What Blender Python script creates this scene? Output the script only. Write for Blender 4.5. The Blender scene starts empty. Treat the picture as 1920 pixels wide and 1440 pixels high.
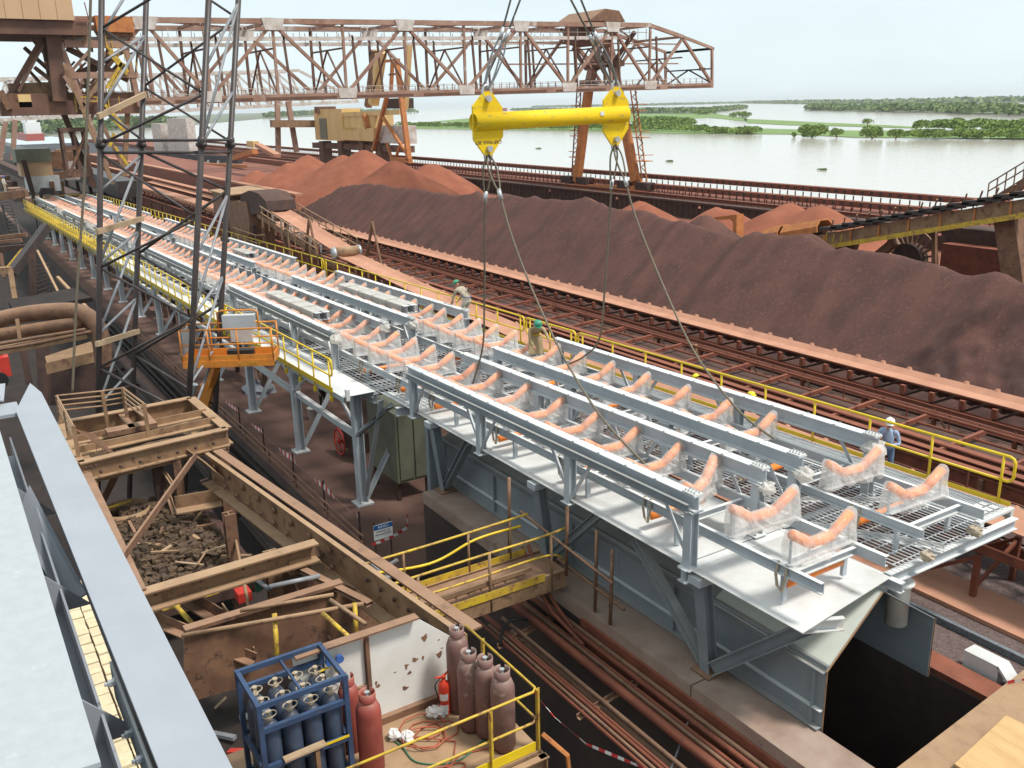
import bpy, math, random
from mathutils import Vector, Matrix, noise as mnoise
random.seed(7)
S = bpy.context.scene
COL = S.collection
V = Vector

# ---------------------------------------------------------------- camera
cd = bpy.data.cameras.new('camera'); cam = bpy.data.objects.new('camera', cd); COL.objects.link(cam)
cd.sensor_fit = 'HORIZONTAL'; cd.sensor_width = 36.0; cd.lens = 32.25
cd.clip_start = 0.1; cd.clip_end = 30000
cam.matrix_world = Matrix(((0.537043,-0.234603,0.810275,0),(0.843312,0.172360,-0.509035,0),(-0.020238,0.956689,0.290408,8.20),(0,0,0,1)))
S.camera = cam

# ---------------------------------------------------------------- sky and sun (bright overcast)
W = bpy.data.worlds.new('World'); S.world = W; W.use_nodes = True
wn = W.node_tree.nodes; wl = W.node_tree.links; wn.clear()
wo = wn.new('ShaderNodeOutputWorld'); bg_ = wn.new('ShaderNodeBackground'); sky = wn.new('ShaderNodeTexSky')
sky.sky_type = 'NISHITA'; sky.sun_disc = False
SUN_EL, SUN_AZ = math.radians(60), math.radians(38)      # azimuth measured from +X towards +Y
sky.sun_elevation = SUN_EL; sky.sun_rotation = math.radians(90) - SUN_AZ
sky.altitude = 0; sky.air_density = 1.0; sky.dust_density = 2.0; sky.ozone_density = 1.0
# thin high overcast: the blue dome is veiled evenly by pale cloud
tc = wn.new('ShaderNodeTexCoord'); mp = wn.new('ShaderNodeMapping'); mp.inputs['Scale'].default_value = (1.0, 1.0, 3.0)
nz = wn.new('ShaderNodeTexNoise'); nz.inputs['Scale'].default_value = 2.2; nz.inputs['Detail'].default_value = 5; nz.inputs['Roughness'].default_value = 0.55
cr = wn.new('ShaderNodeMapRange'); cr.inputs['From Min'].default_value = 0.3; cr.inputs['From Max'].default_value = 0.7
cr.inputs['To Min'].default_value = 0.78; cr.inputs['To Max'].default_value = 0.97
mx = wn.new('ShaderNodeMixRGB'); mx.inputs['Color2'].default_value = (7.9, 9.1, 9.45, 1)
wl.new(tc.outputs['Generated'], mp.inputs['Vector']); wl.new(mp.outputs['Vector'], nz.inputs['Vector'])
wl.new(nz.outputs['Fac'], cr.inputs['Value']); wl.new(cr.outputs['Result'], mx.inputs['Fac'])
wl.new(sky.outputs['Color'], mx.inputs['Color1']); wl.new(mx.outputs['Color'], bg_.inputs['Color'])
bg_.inputs['Strength'].default_value = 0.086
wl.new(bg_.outputs['Background'], wo.inputs['Surface'])
ld = bpy.data.lights.new('sun', 'SUN'); ld.energy = 3.1; ld.angle = math.radians(11); ld.color = (1.0, 0.97, 0.91)
sun = bpy.data.objects.new('sun', ld); COL.objects.link(sun)
sd = V((math.cos(SUN_EL)*math.cos(SUN_AZ), math.cos(SUN_EL)*math.sin(SUN_AZ), math.sin(SUN_EL)))
sun.rotation_euler = sd.to_track_quat('Z', 'Y').to_euler(); sun.location = (0, 0, 60)
S.view_settings.view_transform = 'Standard'; S.view_settings.look = 'None'
S.view_settings.exposure = 0.42; S.view_settings.gamma = 1.0; S.view_settings.use_curve_mapping = False
S.cycles.max_bounces = 6; S.cycles.diffuse_bounces = 3; S.cycles.glossy_bounces = 3; S.cycles.transparent_max_bounces = 10

# ---------------------------------------------------------------- materials
MATS = {}
def mat(name, c1, c2=None, rough=0.6, metal=0.0, scale=3.0, rust=None, rust_amt=0.5, rust_scale=4.0, dust=None, dust_amt=0.6,
        bump=0.0, bump_scale=40.0, spec=0.4, alpha=None, contrast=(0.35, 0.65), stretch=(1, 1, 1), detail=6):
    m = bpy.data.materials.new(name); m.use_nodes = True; MATS[name] = m
    nt = m.node_tree; n = nt.nodes; l = nt.links
    b = n['Principled BSDF']; b.inputs['Roughness'].default_value = rough; b.inputs['Metallic'].default_value = metal
    b.inputs['Specular IOR Level'].default_value = spec
    geo = n.new('ShaderNodeNewGeometry'); mpn = n.new('ShaderNodeMapping'); mpn.inputs['Scale'].default_value = stretch
    l.new(geo.outputs['Position'], mpn.inputs['Vector'])
    def noise(sc, det=detail, rg=0.6):
        t = n.new('ShaderNodeTexNoise'); t.inputs['Scale'].default_value = sc; t.inputs['Detail'].default_value = det
        t.inputs['Roughness'].default_value = rg; l.new(mpn.outputs['Vector'], t.inputs['Vector']); return t.outputs['Fac']
    def rng(src, a, bb, lo=0.0, hi=1.0):
        r = n.new('ShaderNodeMapRange'); r.inputs['From Min'].default_value = a; r.inputs['From Max'].default_value = bb
        r.inputs['To Min'].default_value = lo; r.inputs['To Max'].default_value = hi; l.new(src, r.inputs['Value']); return r.outputs['Result']
    def mix(f, a, bcol):
        x = n.new('ShaderNodeMixRGB'); l.new(f, x.inputs['Fac'])
        for s, v in (('Color1', a), ('Color2', bcol)):
            if isinstance(v, tuple): x.inputs[s].default_value = (*v, 1)
            else: l.new(v, x.inputs[s])
        return x.outputs['Color']
    c2 = c2 or tuple(v*0.75 for v in c1)
    col = mix(rng(noise(scale), *contrast), c1, c2)
    if rust:
        lo = 0.72 - 0.34*rust_amt
        f = rng(noise(rust_scale, 8, 0.7), lo, lo+0.1)
        col = mix(f, col, rust)
    if dust:
        sp = n.new('ShaderNodeSeparateXYZ'); l.new(geo.outputs['Normal'], sp.inputs['Vector'])
        up = rng(sp.outputs['Z'], 0.3, 0.9)
        mu = n.new('ShaderNodeMath'); mu.operation = 'MULTIPLY'; l.new(up, mu.inputs[0])
        l.new(rng(noise(scale*0.6+0.4), 0.3, 0.6, dust_amt*0.5, dust_amt), mu.inputs[1])
        col = mix(mu.outputs[0], col, dust)
    if isinstance(col, tuple): b.inputs['Base Color'].default_value = (*col, 1)
    else: l.new(col, b.inputs['Base Color'])
    if bump:
        bp = n.new('ShaderNodeBump'); bp.inputs['Strength'].default_value = bump; bp.inputs['Distance'].default_value = 0.02
        l.new(noise(bump_scale, 4), bp.inputs['Height']); l.new(bp.outputs['Normal'], b.inputs['Normal'])
    if alpha is not None:
        tr = n.new('ShaderNodeBsdfTransparent'); ms = n.new('ShaderNodeMixShader')
        l.new(rng(noise(scale*2.5), 0.25, 0.75, alpha-0.18, alpha+0.18), ms.inputs['Fac'])
        tl = n.new('ShaderNodeBsdfTranslucent'); tl.inputs['Color'].default_value = (*c1, 1); m2 = n.new('ShaderNodeMixShader'); m2.inputs['Fac'].default_value = 0.45
        l.new(b.outputs[0], m2.inputs[1]); l.new(tl.outputs[0], m2.inputs[2])
        l.new(tr.outputs[0], ms.inputs[1]); l.new(m2.outputs[0], ms.inputs[2])
        l.new(ms.outputs[0], n['Material Output'].inputs['Surface'])
    return m

DUST = (0.36, 0.13, 0.075)
mat('grey_paint', (0.44, 0.47, 0.495), (0.36, 0.39, 0.415), 0.45, scale=1.2, dust=(0.70, 0.68, 0.65), dust_amt=0.85, rust=(0.34, 0.26, 0.2), rust_amt=0.12, bump=0.05)  # dust tone raised so upward faces also carry painted top light
mat('grey_dark_paint', (0.225, 0.25, 0.265), (0.175, 0.195, 0.21), 0.5, scale=0.8, dust=(0.40, 0.35, 0.3), dust_amt=0.5, rust=(0.24, 0.17, 0.13), rust_amt=0.12)
mat('plate_pale', (0.60, 0.60, 0.585), (0.47, 0.455, 0.43), 0.6, scale=1.1, rust=(0.44, 0.38, 0.31), rust_amt=0.36, rust_scale=1.3, bump=0.06, bump_scale=12)
mat('hood_inner', (0.62, 0.64, 0.58), (0.52, 0.54, 0.48), 0.5, scale=0.7)
mat('girder_pale', (0.32, 0.335, 0.365), (0.29, 0.305, 0.335), 0.42, scale=1.6, rust=(0.37, 0.34, 0.34), rust_amt=0.2, rust_scale=3.4, bump=0.03, bump_scale=60)
mat('girder_white', (0.38, 0.40, 0.41), (0.35, 0.37, 0.382), 0.6, scale=9.0, rust=(0.46, 0.46, 0.45), rust_amt=0.3, rust_scale=5.0, bump=0.12, bump_scale=45)
mat('yellow_paint', (0.72, 0.50, 0.015), (0.62, 0.42, 0.015), 0.4, scale=2.0, rust=(0.35, 0.2, 0.06), rust_amt=0.18, rust_scale=5)
mat('yellow_old', (0.60, 0.40, 0.03), (0.40, 0.25, 0.05), 0.55, scale=3.0, rust=(0.22, 0.10, 0.05), rust_amt=0.55, rust_scale=6)
mat('yellow_beam', (0.78, 0.53, 0.01), (0.68, 0.45, 0.012), 0.6, scale=2.0, rust=(0.30, 0.24, 0.12), rust_amt=0.45, rust_scale=8.0, stretch=(1, 0.4, 1.6), bump=0.1, spec=0.25)
mat('roller_orange', (0.95, 0.29, 0.05), (0.82, 0.20, 0.03), 0.35, scale=6.0)
mat('roller_pink', (0.62, 0.25, 0.16), (0.5, 0.19, 0.12), 0.5, scale=6.0)
mat('film', (0.94, 0.92, 0.89), (0.86, 0.82, 0.77), 0.2, scale=3.0, alpha=0.38, bump=0.25, bump_scale=16, spec=0.6)
mat('film_thick', (0.92, 0.90, 0.87), (0.78, 0.74, 0.69), 0.22, scale=4.0, alpha=0.5, bump=0.35, bump_scale=14, spec=0.6)
mat('film_bundle', (0.82, 0.79, 0.75), (0.62, 0.57, 0.51), 0.35, scale=8.0, alpha=0.85, bump=0.8, bump_scale=14, spec=0.5)
mat('rope_fibre', (0.46, 0.38, 0.28), (0.33, 0.26, 0.19), 0.9, scale=20.0)
mat('rust_brown', (0.22, 0.115, 0.065), (0.135, 0.068, 0.042), 0.8, scale=2.2, dust=(0.36, 0.215, 0.135), dust_amt=0.6, rust=(0.075, 0.04, 0.03), rust_amt=0.5, bump=0.2)
mat('rust_tan', (0.29, 0.175, 0.095), (0.19, 0.105, 0.058), 0.75, scale=1.6, dust=(0.42, 0.27, 0.16), dust_amt=0.65, rust=(0.10, 0.055, 0.035), rust_amt=0.48, rust_scale=3.2, bump=0.2)
mat('rust_red', (0.21, 0.06, 0.03), (0.125, 0.036, 0.021), 0.8, scale=2.2, dust=(0.30, 0.105, 0.06), dust_amt=0.55, rust=(0.075, 0.03, 0.022), rust_amt=0.45, bump=0.1)
mat('rust_dark', (0.075, 0.038, 0.028), (0.04, 0.023, 0.02), 0.85, scale=2.0, dust=(0.13, 0.065, 0.045), dust_amt=0.4)
mat('rust_orange', (0.50, 0.19, 0.05), (0.36, 0.12, 0.04), 0.65, scale=1.5, rust=(0.2, 0.08, 0.04), rust_amt=0.4)
mat('bridge_steel', (0.35, 0.215, 0.155), (0.25, 0.13, 0.09), 0.75, scale=0.5, rust=(0.50, 0.44, 0.40), rust_amt=0.42, rust_scale=0.4)
mat('bridge_white', (0.62, 0.58, 0.54), (0.42, 0.34, 0.29), 0.7, scale=0.8, rust=(0.3, 0.14, 0.09), rust_amt=0.3, rust_scale=1.2)
mat('bridge_dark', (0.17, 0.085, 0.055), (0.10, 0.052, 0.04), 0.8, scale=0.4, rust=(0.26, 0.12, 0.05), rust_amt=0.4, rust_scale=0.5)
mat('tan_sheet', (0.55, 0.36, 0.21), (0.47, 0.29, 0.165), 0.7, scale=0.3, rust=(0.35, 0.17, 0.09), rust_amt=0.28, rust_scale=0.5, stretch=(1, 1, 0.15))
mat('cream_sheet', (0.68, 0.47, 0.21), (0.56, 0.37, 0.16), 0.7, scale=0.4, rust=(0.42, 0.22, 0.08), rust_amt=0.3, rust_scale=0.6, stretch=(1, 1, 0.3))
mat('belt_dust', (0.47, 0.235, 0.15), (0.38, 0.18, 0.115), 0.9, scale=1.0)
mat('belt_rubber', (0.035, 0.03, 0.03), (0.06, 0.04, 0.035), 0.7, scale=2.0)
mat('mast_steel', (0.062, 0.047, 0.043), (0.042, 0.032, 0.03), 0.45, scale=2.0, rust=(0.16, 0.1, 0.075), rust_amt=0.3, rust_scale=3)
mat('mast_pale', (0.27, 0.27, 0.28), (0.18, 0.18, 0.19), 0.4, scale=3.0)
mat('wire_rope', (0.20, 0.165, 0.115), (0.13, 0.105, 0.075), 0.6, metal=0.3, scale=30.0)
mat('wire_grey', (0.24, 0.25, 0.25), (0.15, 0.155, 0.16), 0.5, metal=0.4, scale=30.0)
mat('steel_bright', (0.55, 0.55, 0.55), (0.42, 0.42, 0.42), 0.35, metal=0.6, scale=10)
mat('steel_bolt', (0.16, 0.18, 0.20), (0.28, 0.30, 0.32), 0.4, metal=0.4, scale=20)
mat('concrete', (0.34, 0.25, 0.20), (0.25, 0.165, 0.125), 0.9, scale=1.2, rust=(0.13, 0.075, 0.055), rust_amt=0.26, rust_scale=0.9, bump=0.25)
mat('concrete_shaded', (0.07, 0.047, 0.038), (0.042, 0.028, 0.025), 0.9, scale=0.8, bump=0.2)  # concrete with the shade of pit and trench put into its colour
mat('ground_dirt', (0.165, 0.09, 0.067), (0.11, 0.057, 0.044), 0.95, scale=0.5, rust=(0.085, 0.05, 0.042), rust_amt=0.35, rust_scale=0.6, bump=0.3, bump_scale=8)
mat('ground_yard', (0.25, 0.095, 0.06), (0.18, 0.065, 0.043), 0.95, scale=0.15, bump=0.3, bump_scale=3)
mat('pit_black', (0.020, 0.015, 0.013), (0.034, 0.022, 0.018), 0.95, scale=0.9, bump=0.3, bump_scale=6)  # black dirt, darkened further to carry the pit's shade
mat('gravel', (0.16, 0.115, 0.105), (0.085, 0.055, 0.05), 0.95, scale=14.0, bump=0.8, bump_scale=25)
mat('ore_dark', (0.118, 0.058, 0.047), (0.080, 0.044, 0.039), 0.95, scale=0.7, bump=1.0, bump_scale=9, contrast=(0.35, 0.65), stretch=(1.0, 0.5, 0.5), detail=15, rust=(0.165, 0.08, 0.06), rust_amt=0.5, rust_scale=9, spec=0.1)
mat('ore_red', (0.30, 0.11, 0.065), (0.215, 0.074, 0.045), 0.95, scale=0.4, bump=0.9, bump_scale=5, contrast=(0.3, 0.7), detail=12, spec=0.1, rust=(0.36, 0.15, 0.09), rust_amt=0.3, rust_scale=1.5)
mat('coal', (0.035, 0.035, 0.042), (0.06, 0.06, 0.068), 0.9, scale=0.5, bump=0.5, bump_scale=3)
mat('plastic_black', (0.02, 0.02, 0.02), None, 0.5)
mat('jlg_orange', (0.66, 0.24, 0.03), (0.5, 0.17, 0.03), 0.45, scale=3, rust=(0.32, 0.16, 0.06), rust_amt=0.3, rust_scale=4)
mat('white_paint', (0.72, 0.70, 0.66), (0.62, 0.59, 0.54), 0.5, scale=1.4, rust=(0.30, 0.13, 0.05), rust_amt=0.22, rust_scale=3.0)
mat('blue_paint', (0.04, 0.075, 0.155), (0.03, 0.05, 0.10), 0.5, scale=4, rust=(0.10, 0.09, 0.09), rust_amt=0.35, rust_scale=6)
mat('blue_bottle', (0.055, 0.08, 0.135), (0.045, 0.06, 0.095), 0.45, scale=5, dust=(0.2, 0.17, 0.15), dust_amt=0.5, rust=(0.08, 0.08, 0.09), rust_amt=0.3)
mat('red_bottle', (0.33, 0.075, 0.055), (0.24, 0.05, 0.04), 0.5, scale=3, rust=(0.28, 0.13, 0.10), rust_amt=0.35, dust=(0.38, 0.22, 0.16), dust_amt=0.4)
mat('mauve_bottle', (0.22, 0.125, 0.105), (0.16, 0.082, 0.07), 0.5, scale=2, rust=(0.32, 0.22, 0.17), rust_amt=0.4, dust=(0.40, 0.30, 0.24), dust_amt=0.5)
mat('extinguisher_red', (0.62, 0.05, 0.02), (0.5, 0.04, 0.02), 0.35)
mat('plywood', (0.56, 0.36, 0.17), (0.47, 0.28, 0.12), 0.7, scale=2.5, stretch=(0.5, 2, 1), rust=(0.33, 0.18, 0.09), rust_amt=0.2)
mat('timber', (0.44, 0.32, 0.2), (0.34, 0.23, 0.14), 0.8, scale=6, stretch=(1, 1, 6))
mat('olive_cabinet', (0.17, 0.175, 0.125), (0.13, 0.13, 0.09), 0.55, scale=1.5, rust=(0.16, 0.12, 0.07), rust_amt=0.25, rust_scale=2)  # base colour lowered to carry the shade on the equipment cabinet
mat('red_paint', (0.55, 0.045, 0.03), (0.42, 0.035, 0.025), 0.5, scale=4)
mat('bucket_orange', (0.75, 0.16, 0.02), None, 0.5)
mat('bucket_white', (0.7, 0.7, 0.66), None, 0.5)
mat('tarp', (0.26, 0.27, 0.30), (0.17, 0.175, 0.20), 0.5, scale=2)
mat('cloth_beige', (0.42, 0.37, 0.29), (0.32, 0.27, 0.2), 0.9, scale=8)
mat('cloth_tan', (0.42, 0.32, 0.18), (0.30, 0.22, 0.12), 0.9, scale=8)
mat('cloth_brown', (0.16, 0.11, 0.07), None, 0.9)
mat('cloth_blue', (0.30, 0.37, 0.50), (0.24, 0.30, 0.42), 0.9, scale=8)
mat('cloth_denim', (0.13, 0.21, 0.33), (0.1, 0.16, 0.27), 0.9, scale=8)
mat('cloth_grey', (0.33, 0.33, 0.36), None, 0.9)
mat('cloth_pale', (0.55, 0.5, 0.42), None, 0.9)
mat('boot', (0.03, 0.025, 0.02), None, 0.7)
mat('skin', (0.42, 0.22, 0.14), None, 0.6)
mat('helmet_green', (0.05, 0.30, 0.18), None, 0.35)
mat('helmet_yellow', (0.80, 0.70, 0.02), None, 0.35)
mat('helmet_white', (0.8, 0.8, 0.78), None, 0.35)
mat('helmet_blue', (0.06, 0.14, 0.4), None, 0.35)
mat('strap', (0.10, 0.12, 0.2), None, 0.8)
mat('tape_red', (0.60, 0.05, 0.05), None, 0.5)
mat('tape_white', (0.75, 0.73, 0.7), None, 0.5)
mat('sign_blue', (0.02, 0.10, 0.30), None, 0.5)
mat('sign_white', (0.72, 0.72, 0.70), None, 0.5)
mat('ink_dark', (0.04, 0.04, 0.05), None, 0.6)
mat('hose_red', (0.42, 0.10, 0.05), None, 0.6)
mat('hose_green', (0.05, 0.20, 0.12), None, 0.6)
mat('brick_pale', (0.62, 0.52, 0.34), (0.52, 0.42, 0.27), 0.9, scale=8)
mat('mortar', (0.32, 0.24, 0.19), None, 0.95)
mat('leaf_near', (0.24, 0.31, 0.075), (0.13, 0.20, 0.05), 0.9, spec=0.1, scale=0.25)
mat('leaf_far', (0.22, 0.28, 0.11), (0.14, 0.195, 0.08), 0.9, spec=0.1, scale=0.03)
mat('marsh_grass', (0.17, 0.25, 0.075), (0.13, 0.20, 0.055), 0.9, scale=0.05)
mat('far_land', (0.12, 0.145, 0.085), (0.16, 0.165, 0.12), 0.95, scale=0.004)
mat('hull_red', (0.35, 0.07, 0.05), None, 0.6)
mat('ship_white', (0.7, 0.7, 0.68), None, 0.6)

# the dark ore carries a 'damp' point attribute that mixes in a darker tone along the slumped scar
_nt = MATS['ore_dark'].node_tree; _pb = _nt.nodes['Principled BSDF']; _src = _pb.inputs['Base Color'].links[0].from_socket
_at = _nt.nodes.new('ShaderNodeAttribute'); _at.attribute_name = 'scar_dark'; _mxn = _nt.nodes.new('ShaderNodeMixRGB'); _mxn.inputs['Color2'].default_value = (0.062, 0.036, 0.034, 1)
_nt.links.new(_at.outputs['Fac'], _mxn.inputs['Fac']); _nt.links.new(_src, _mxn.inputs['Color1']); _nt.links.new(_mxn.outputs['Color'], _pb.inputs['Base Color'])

# ---------------------------------------------------------------- mesh helpers
class MB:
    def __init__(s): s.v = []; s.f = []; s.mi = []; s.cur = 0
    def add(s, vs, fs):
        o = len(s.v); s.v += [tuple(v) for v in vs]; s.f += [tuple(i+o for i in f) for f in fs]; s.mi += [s.cur]*len(fs); return s
    def frame(s, p, q, up=(0, 0, 1)):
        p = V(p); q = V(q); d = (q-p); L = d.length; d.normalize(); u = V(up)
        if abs(d.dot(u)) > 0.995: u = V((1, 0, 0))
        a = d.cross(u).normalized(); b = a.cross(d).normalized(); return p, q, a, b
    def sect(s, p, q, pts, up=(0, 0, 1)):            # extrude closed 2D section (a: sideways, b: up) from p to q
        p, q, a, b = s.frame(p, q, up); n = len(pts)
        vs = [p+a*x+b*y for x, y in pts]+[q+a*x+b*y for x, y in pts]
        fs = [(i, (i+1) % n, n+(i+1) % n, n+i) for i in range(n)]+[tuple(range(n-1, -1, -1)), tuple(range(n, 2*n))]
        return s.add(vs, fs)
    def beam(s, p, q, w, h, up=(0, 0, 1)):
        w /= 2; h /= 2; return s.sect(p, q, [(-w, -h), (w, -h), (w, h), (-w, h)], up)
    def ibeam(s, p, q, w, h, t=0.025, up=(0, 0, 1)):
        w /= 2; h /= 2; k = t*0.4
        return s.sect(p, q, [(-w, -h), (w, -h), (w, -h+t), (k, -h+t), (k, h-t), (w, h-t), (w, h), (-w, h), (-w, h-t), (-k, h-t), (-k, -h+t), (-w, -h+t)], up)
    def chan(s, p, q, w, h, t=0.02, side=1, up=(0, 0, 1)):
        h /= 2; k = side
        return s.sect(p, q, [(0, -h), (k*w, -h), (k*w, -h+t), (k*t, -h+t), (k*t, h-t), (k*w, h-t), (k*w, h), (0, h)][::1 if k > 0 else -1], up)
    def angle(s, p, q, w, t=0.012, up=(0, 0, 1)):
        return s.sect(p, q, [(0, 0), (w, 0), (w, t), (t, t), (t, w), (0, w)], up)
    def box(s, lo, hi):
        x0, y0, z0 = lo; x1, y1, z1 = hi
        return s.add([(x0, y0, z0), (x1, y0, z0), (x1, y1, z0), (x0, y1, z0), (x0, y0, z1), (x1, y0, z1), (x1, y1, z1), (x0, y1, z1)],
                     [(3, 2, 1, 0), (4, 5, 6, 7), (0, 1, 5, 4), (1, 2, 6, 5), (2, 3, 7, 6), (3, 0, 4, 7)])
    def tube(s, p, q, r, n=8, r2=None):
        p, q, a, b = s.frame(p, q); r2 = r if r2 is None else r2
        c = [(math.cos(2*math.pi*i/n), math.sin(2*math.pi*i/n)) for i in range(n)]
        vs = [p+(a*x+b*y)*r for x, y in c]+[q+(a*x+b*y)*r2 for x, y in c]
        return s.add(vs, [(i, (i+1) % n, n+(i+1) % n, n+i) for i in range(n)]+[tuple(range(n-1, -1, -1)), tuple(range(n, 2*n))])
    def path(s, pts, r, n=6, closed=False):
        pts = [V(p) for p in pts]; N = len(pts); rings = []; prev = None
        for i, p in enumerate(pts):
            d = (pts[(i+1) % N] if (closed or i < N-1) else p)-(pts[i-1] if (closed or i > 0) else p)
            if d.length < 1e-9: d = V((1, 0, 0))
            d.normalize()
            if prev is None:
                u = V((0, 0, 1)) if abs(d.z) < 0.9 else V((1, 0, 0)); a = d.cross(u).normalized()
            else:
                a = prev-d*prev.dot(d)
                a = a.normalized() if a.length > 1e-6 else d.orthogonal().normalized()
            prev = a; b = d.cross(a); rr = r[i] if isinstance(r, (list, tuple)) else r
            rings.append([p+(a*math.cos(2*math.pi*k/n)+b*math.sin(2*math.pi*k/n))*rr for k in range(n)])
        vs = [v for R_ in rings for v in R_]; fs = []
        for i in range(N if closed else N-1):
            j = (i+1) % N
            fs += [(i*n+k, i*n+(k+1) % n, j*n+(k+1) % n, j*n+k) for k in range(n)]
        if not closed: fs += [tuple(range(n-1, -1, -1)), tuple((N-1)*n+k for k in range(n))]
        return s.add(vs, fs)
    def lathe(s, base, prof, n=12, axis=(0, 0, 1)):
        ax = V(axis).normalized(); a = ax.orthogonal().normalized(); b = ax.cross(a); base = V(base); vs = []; fs = []
        for r, h in prof: vs += [base+ax*h+(a*math.cos(2*math.pi*k/n)+b*math.sin(2*math.pi*k/n))*r for k in range(n)]
        for i in range(len(prof)-1): fs += [(i*n+k, i*n+(k+1) % n, (i+1)*n+(k+1) % n, (i+1)*n+k) for k in range(n)]
        fs += [tuple(range(n-1, -1, -1)), tuple((len(prof)-1)*n+k for k in range(n))]
        return s.add(vs, fs)
    def plate(s, pts, t, nrm=None):                   # polygon given thickness t along its normal
        pts = [V(p) for p in pts]
        nn = V(nrm).normalized() if nrm else (pts[1]-pts[0]).cross(pts[2]-pts[0]).normalized()
        n = len(pts); vs = pts+[p-nn*t for p in pts]
        return s.add(vs, [tuple(range(n)), tuple(range(2*n-1, n-1, -1))]+[(i, n+i, n+(i+1) % n, (i+1) % n) for i in range(n)])
    def build(s, name, m, parent=None, smooth=False):
        off = V((0, 0, 0))
        if parent is not None:
            p = parent
            while p is not None: off += p.location; p = p.parent
        elif s.v:
            xs, ys, zs = zip(*s.v); off = V(((min(xs)+max(xs))/2, (min(ys)+max(ys))/2, min(zs)))
        me = bpy.data.meshes.new(name)
        me.from_pydata([(v[0]-off.x, v[1]-off.y, v[2]-off.z) for v in s.v], [], s.f)
        for x in ([m] if isinstance(m, str) else m): me.materials.append(MATS[x])
        if not isinstance(m, str): me.polygons.foreach_set('material_index', s.mi)
        if smooth: me.polygons.foreach_set('use_smooth', [True]*len(me.polygons))
        me.update()
        o = bpy.data.objects.new(name, me); COL.objects.link(o)
        if parent is not None: o.parent = parent
        else: o.location = off
        return o
def tag(o, label=None, cat=None, group=None, kind=None):
    if label: o['label'] = label
    if cat: o['category'] = cat
    if group: o['group'] = group
    if kind: o['kind'] = kind
    return o
def empty(name, loc, label, cat, group=None):
    o = bpy.data.objects.new(name, None); COL.objects.link(o); o.location = loc; o.empty_display_size = 0.3
    return tag(o, label, cat, group)
def copy_tree(o, parent=None):
    c = o.copy(); COL.objects.link(c); c.parent = parent
    for ch in list(o.children): copy_tree(ch, c)
    return c
def lerp(a, b, t): return V(a).lerp(V(b), t)
def arc(c, r, a0, a1, n, u, w):                       # points of an arc in plane (u, w)
    c = V(c); u = V(u); w = V(w)
    return [c+u*(r*math.cos(a0+(a1-a0)*i/n))+w*(r*math.sin(a0+(a1-a0)*i/n)) for i in range(n+1)]
def zg(x): return 0.018*(x+9.5)                        # the gallery climbs gently towards its near end
def g(x, y, z): return (x, y, z+zg(x))


# ================================================================ the setting
def struct(name, mb, m, parent=None):
    o = mb.build(name, m, parent); tag(o, kind='structure'); return o
LEDGE = -2.5; GRD = -4.8; PIT = -9.0; FLOOR = -7.0
m = MB(); m.box((-400, 9.5, GRD-0.3), (-22.3, 35, GRD)); m.box((-22.3, 24.0, GRD-0.3), (160, 35, GRD)); struct('yard_ground', m, 'ground_dirt')
m = MB(); m.box((-420, 35, FLOOR-0.3), (200, 93.5, FLOOR)); struct('stockyard_floor', m, 'ground_yard')
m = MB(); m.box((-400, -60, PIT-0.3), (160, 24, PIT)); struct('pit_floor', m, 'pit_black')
m = MB(); m.box((-400, 9.45, PIT), (-22.3, 9.95, GRD-0.004)); m.box((-400, 9.3, GRD-0.55), (-22.3, 9.447, GRD+0.05)); struct('pit_wall', m, 'concrete_shaded')
m = MB(); m.box((-22.3, 15.1, PIT), (160, 24.0, LEDGE-0.12)); struct('trench_bank', m, 'gravel')
# concrete beams along the trench, cast in lengths
led = MB(); xs = [-22.3, -16.6, -11.05, -5.6, 0.2, 9, 20]
for a, b in zip(xs[:-1], xs[1:]): led.box((a+0.02, 10.85, LEDGE-0.35), (b-0.02, 11.8, LEDGE))
struct('trench_ledge', led, 'concrete')
m = MB(); m.box((-22.3, 10.87, PIT), (20, 11.78, LEDGE-0.352)); struct('trench_wall', m, 'concrete_shaded')
m = MB(); m.box((-22.3, 15.1, LEDGE-0.118), (20, 15.65, LEDGE+0.02)); struct('trench_kerb', m, 'rust_red'); m = MB(); m.box((-22.3, 15.06, PIT), (20, 15.098, LEDGE-0.1)); struct('trench_lining', m, 'concrete_shaded')
m = MB(); m.box((-22.9, 9.952, PIT), (-22.302, 15.6, GRD-0.004)); struct('trench_end_wall', m, 'concrete_shaded')

# ---------------------------------------------------------------- steel gallery
YA, YB, YC, YD = 11.05, 13.02, 14.12, 16.3          # the four tripper rails
SY = (11.38, 12.95, 14.45, 16.08)                    # idler stringers
gal = empty('conveyor_gallery', (-60, 13.5, GRD), 'long grey twin conveyor gallery on braced columns running to the far left', 'conveyor')
mod = empty('conveyor_module', (-16, 13.5, LEDGE), 'near grey twin conveyor section with four rail beams set over the trench hood', 'conveyor')
def rail(x0, x1, y, root, front=False):
    o = MB().ibeam(g(x0, y, 1.19), g(x1, y, 1.19), 0.23, 0.32, 0.03).build('rail_beam', 'grey_paint', root)
    k = MB()
    n = int((x1-x0)/0.9)
    for i in range(n+1):
        x = x0+0.2+(x1-x0-0.4)*i/n
        k.box((x-0.03, y-0.118, 1.352+zg(x)), (x+0.03, y-0.085, 1.366+zg(x)))
        k.box((x-0.03, y+0.085, 1.352+zg(x)), (x+0.03, y+0.118, 1.366+zg(x)))
    tag(k.build('rail_clip', 'steel_bright', o), kind='stuff')
    if front:
        MB().chan(g(x0+0.25, y-0.19, 1.13), g(x1-0.05, y-0.19, 1.13), 0.07, 0.16, 0.012).build('cable_tray', 'grey_dark_paint', root)
    return o
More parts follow.
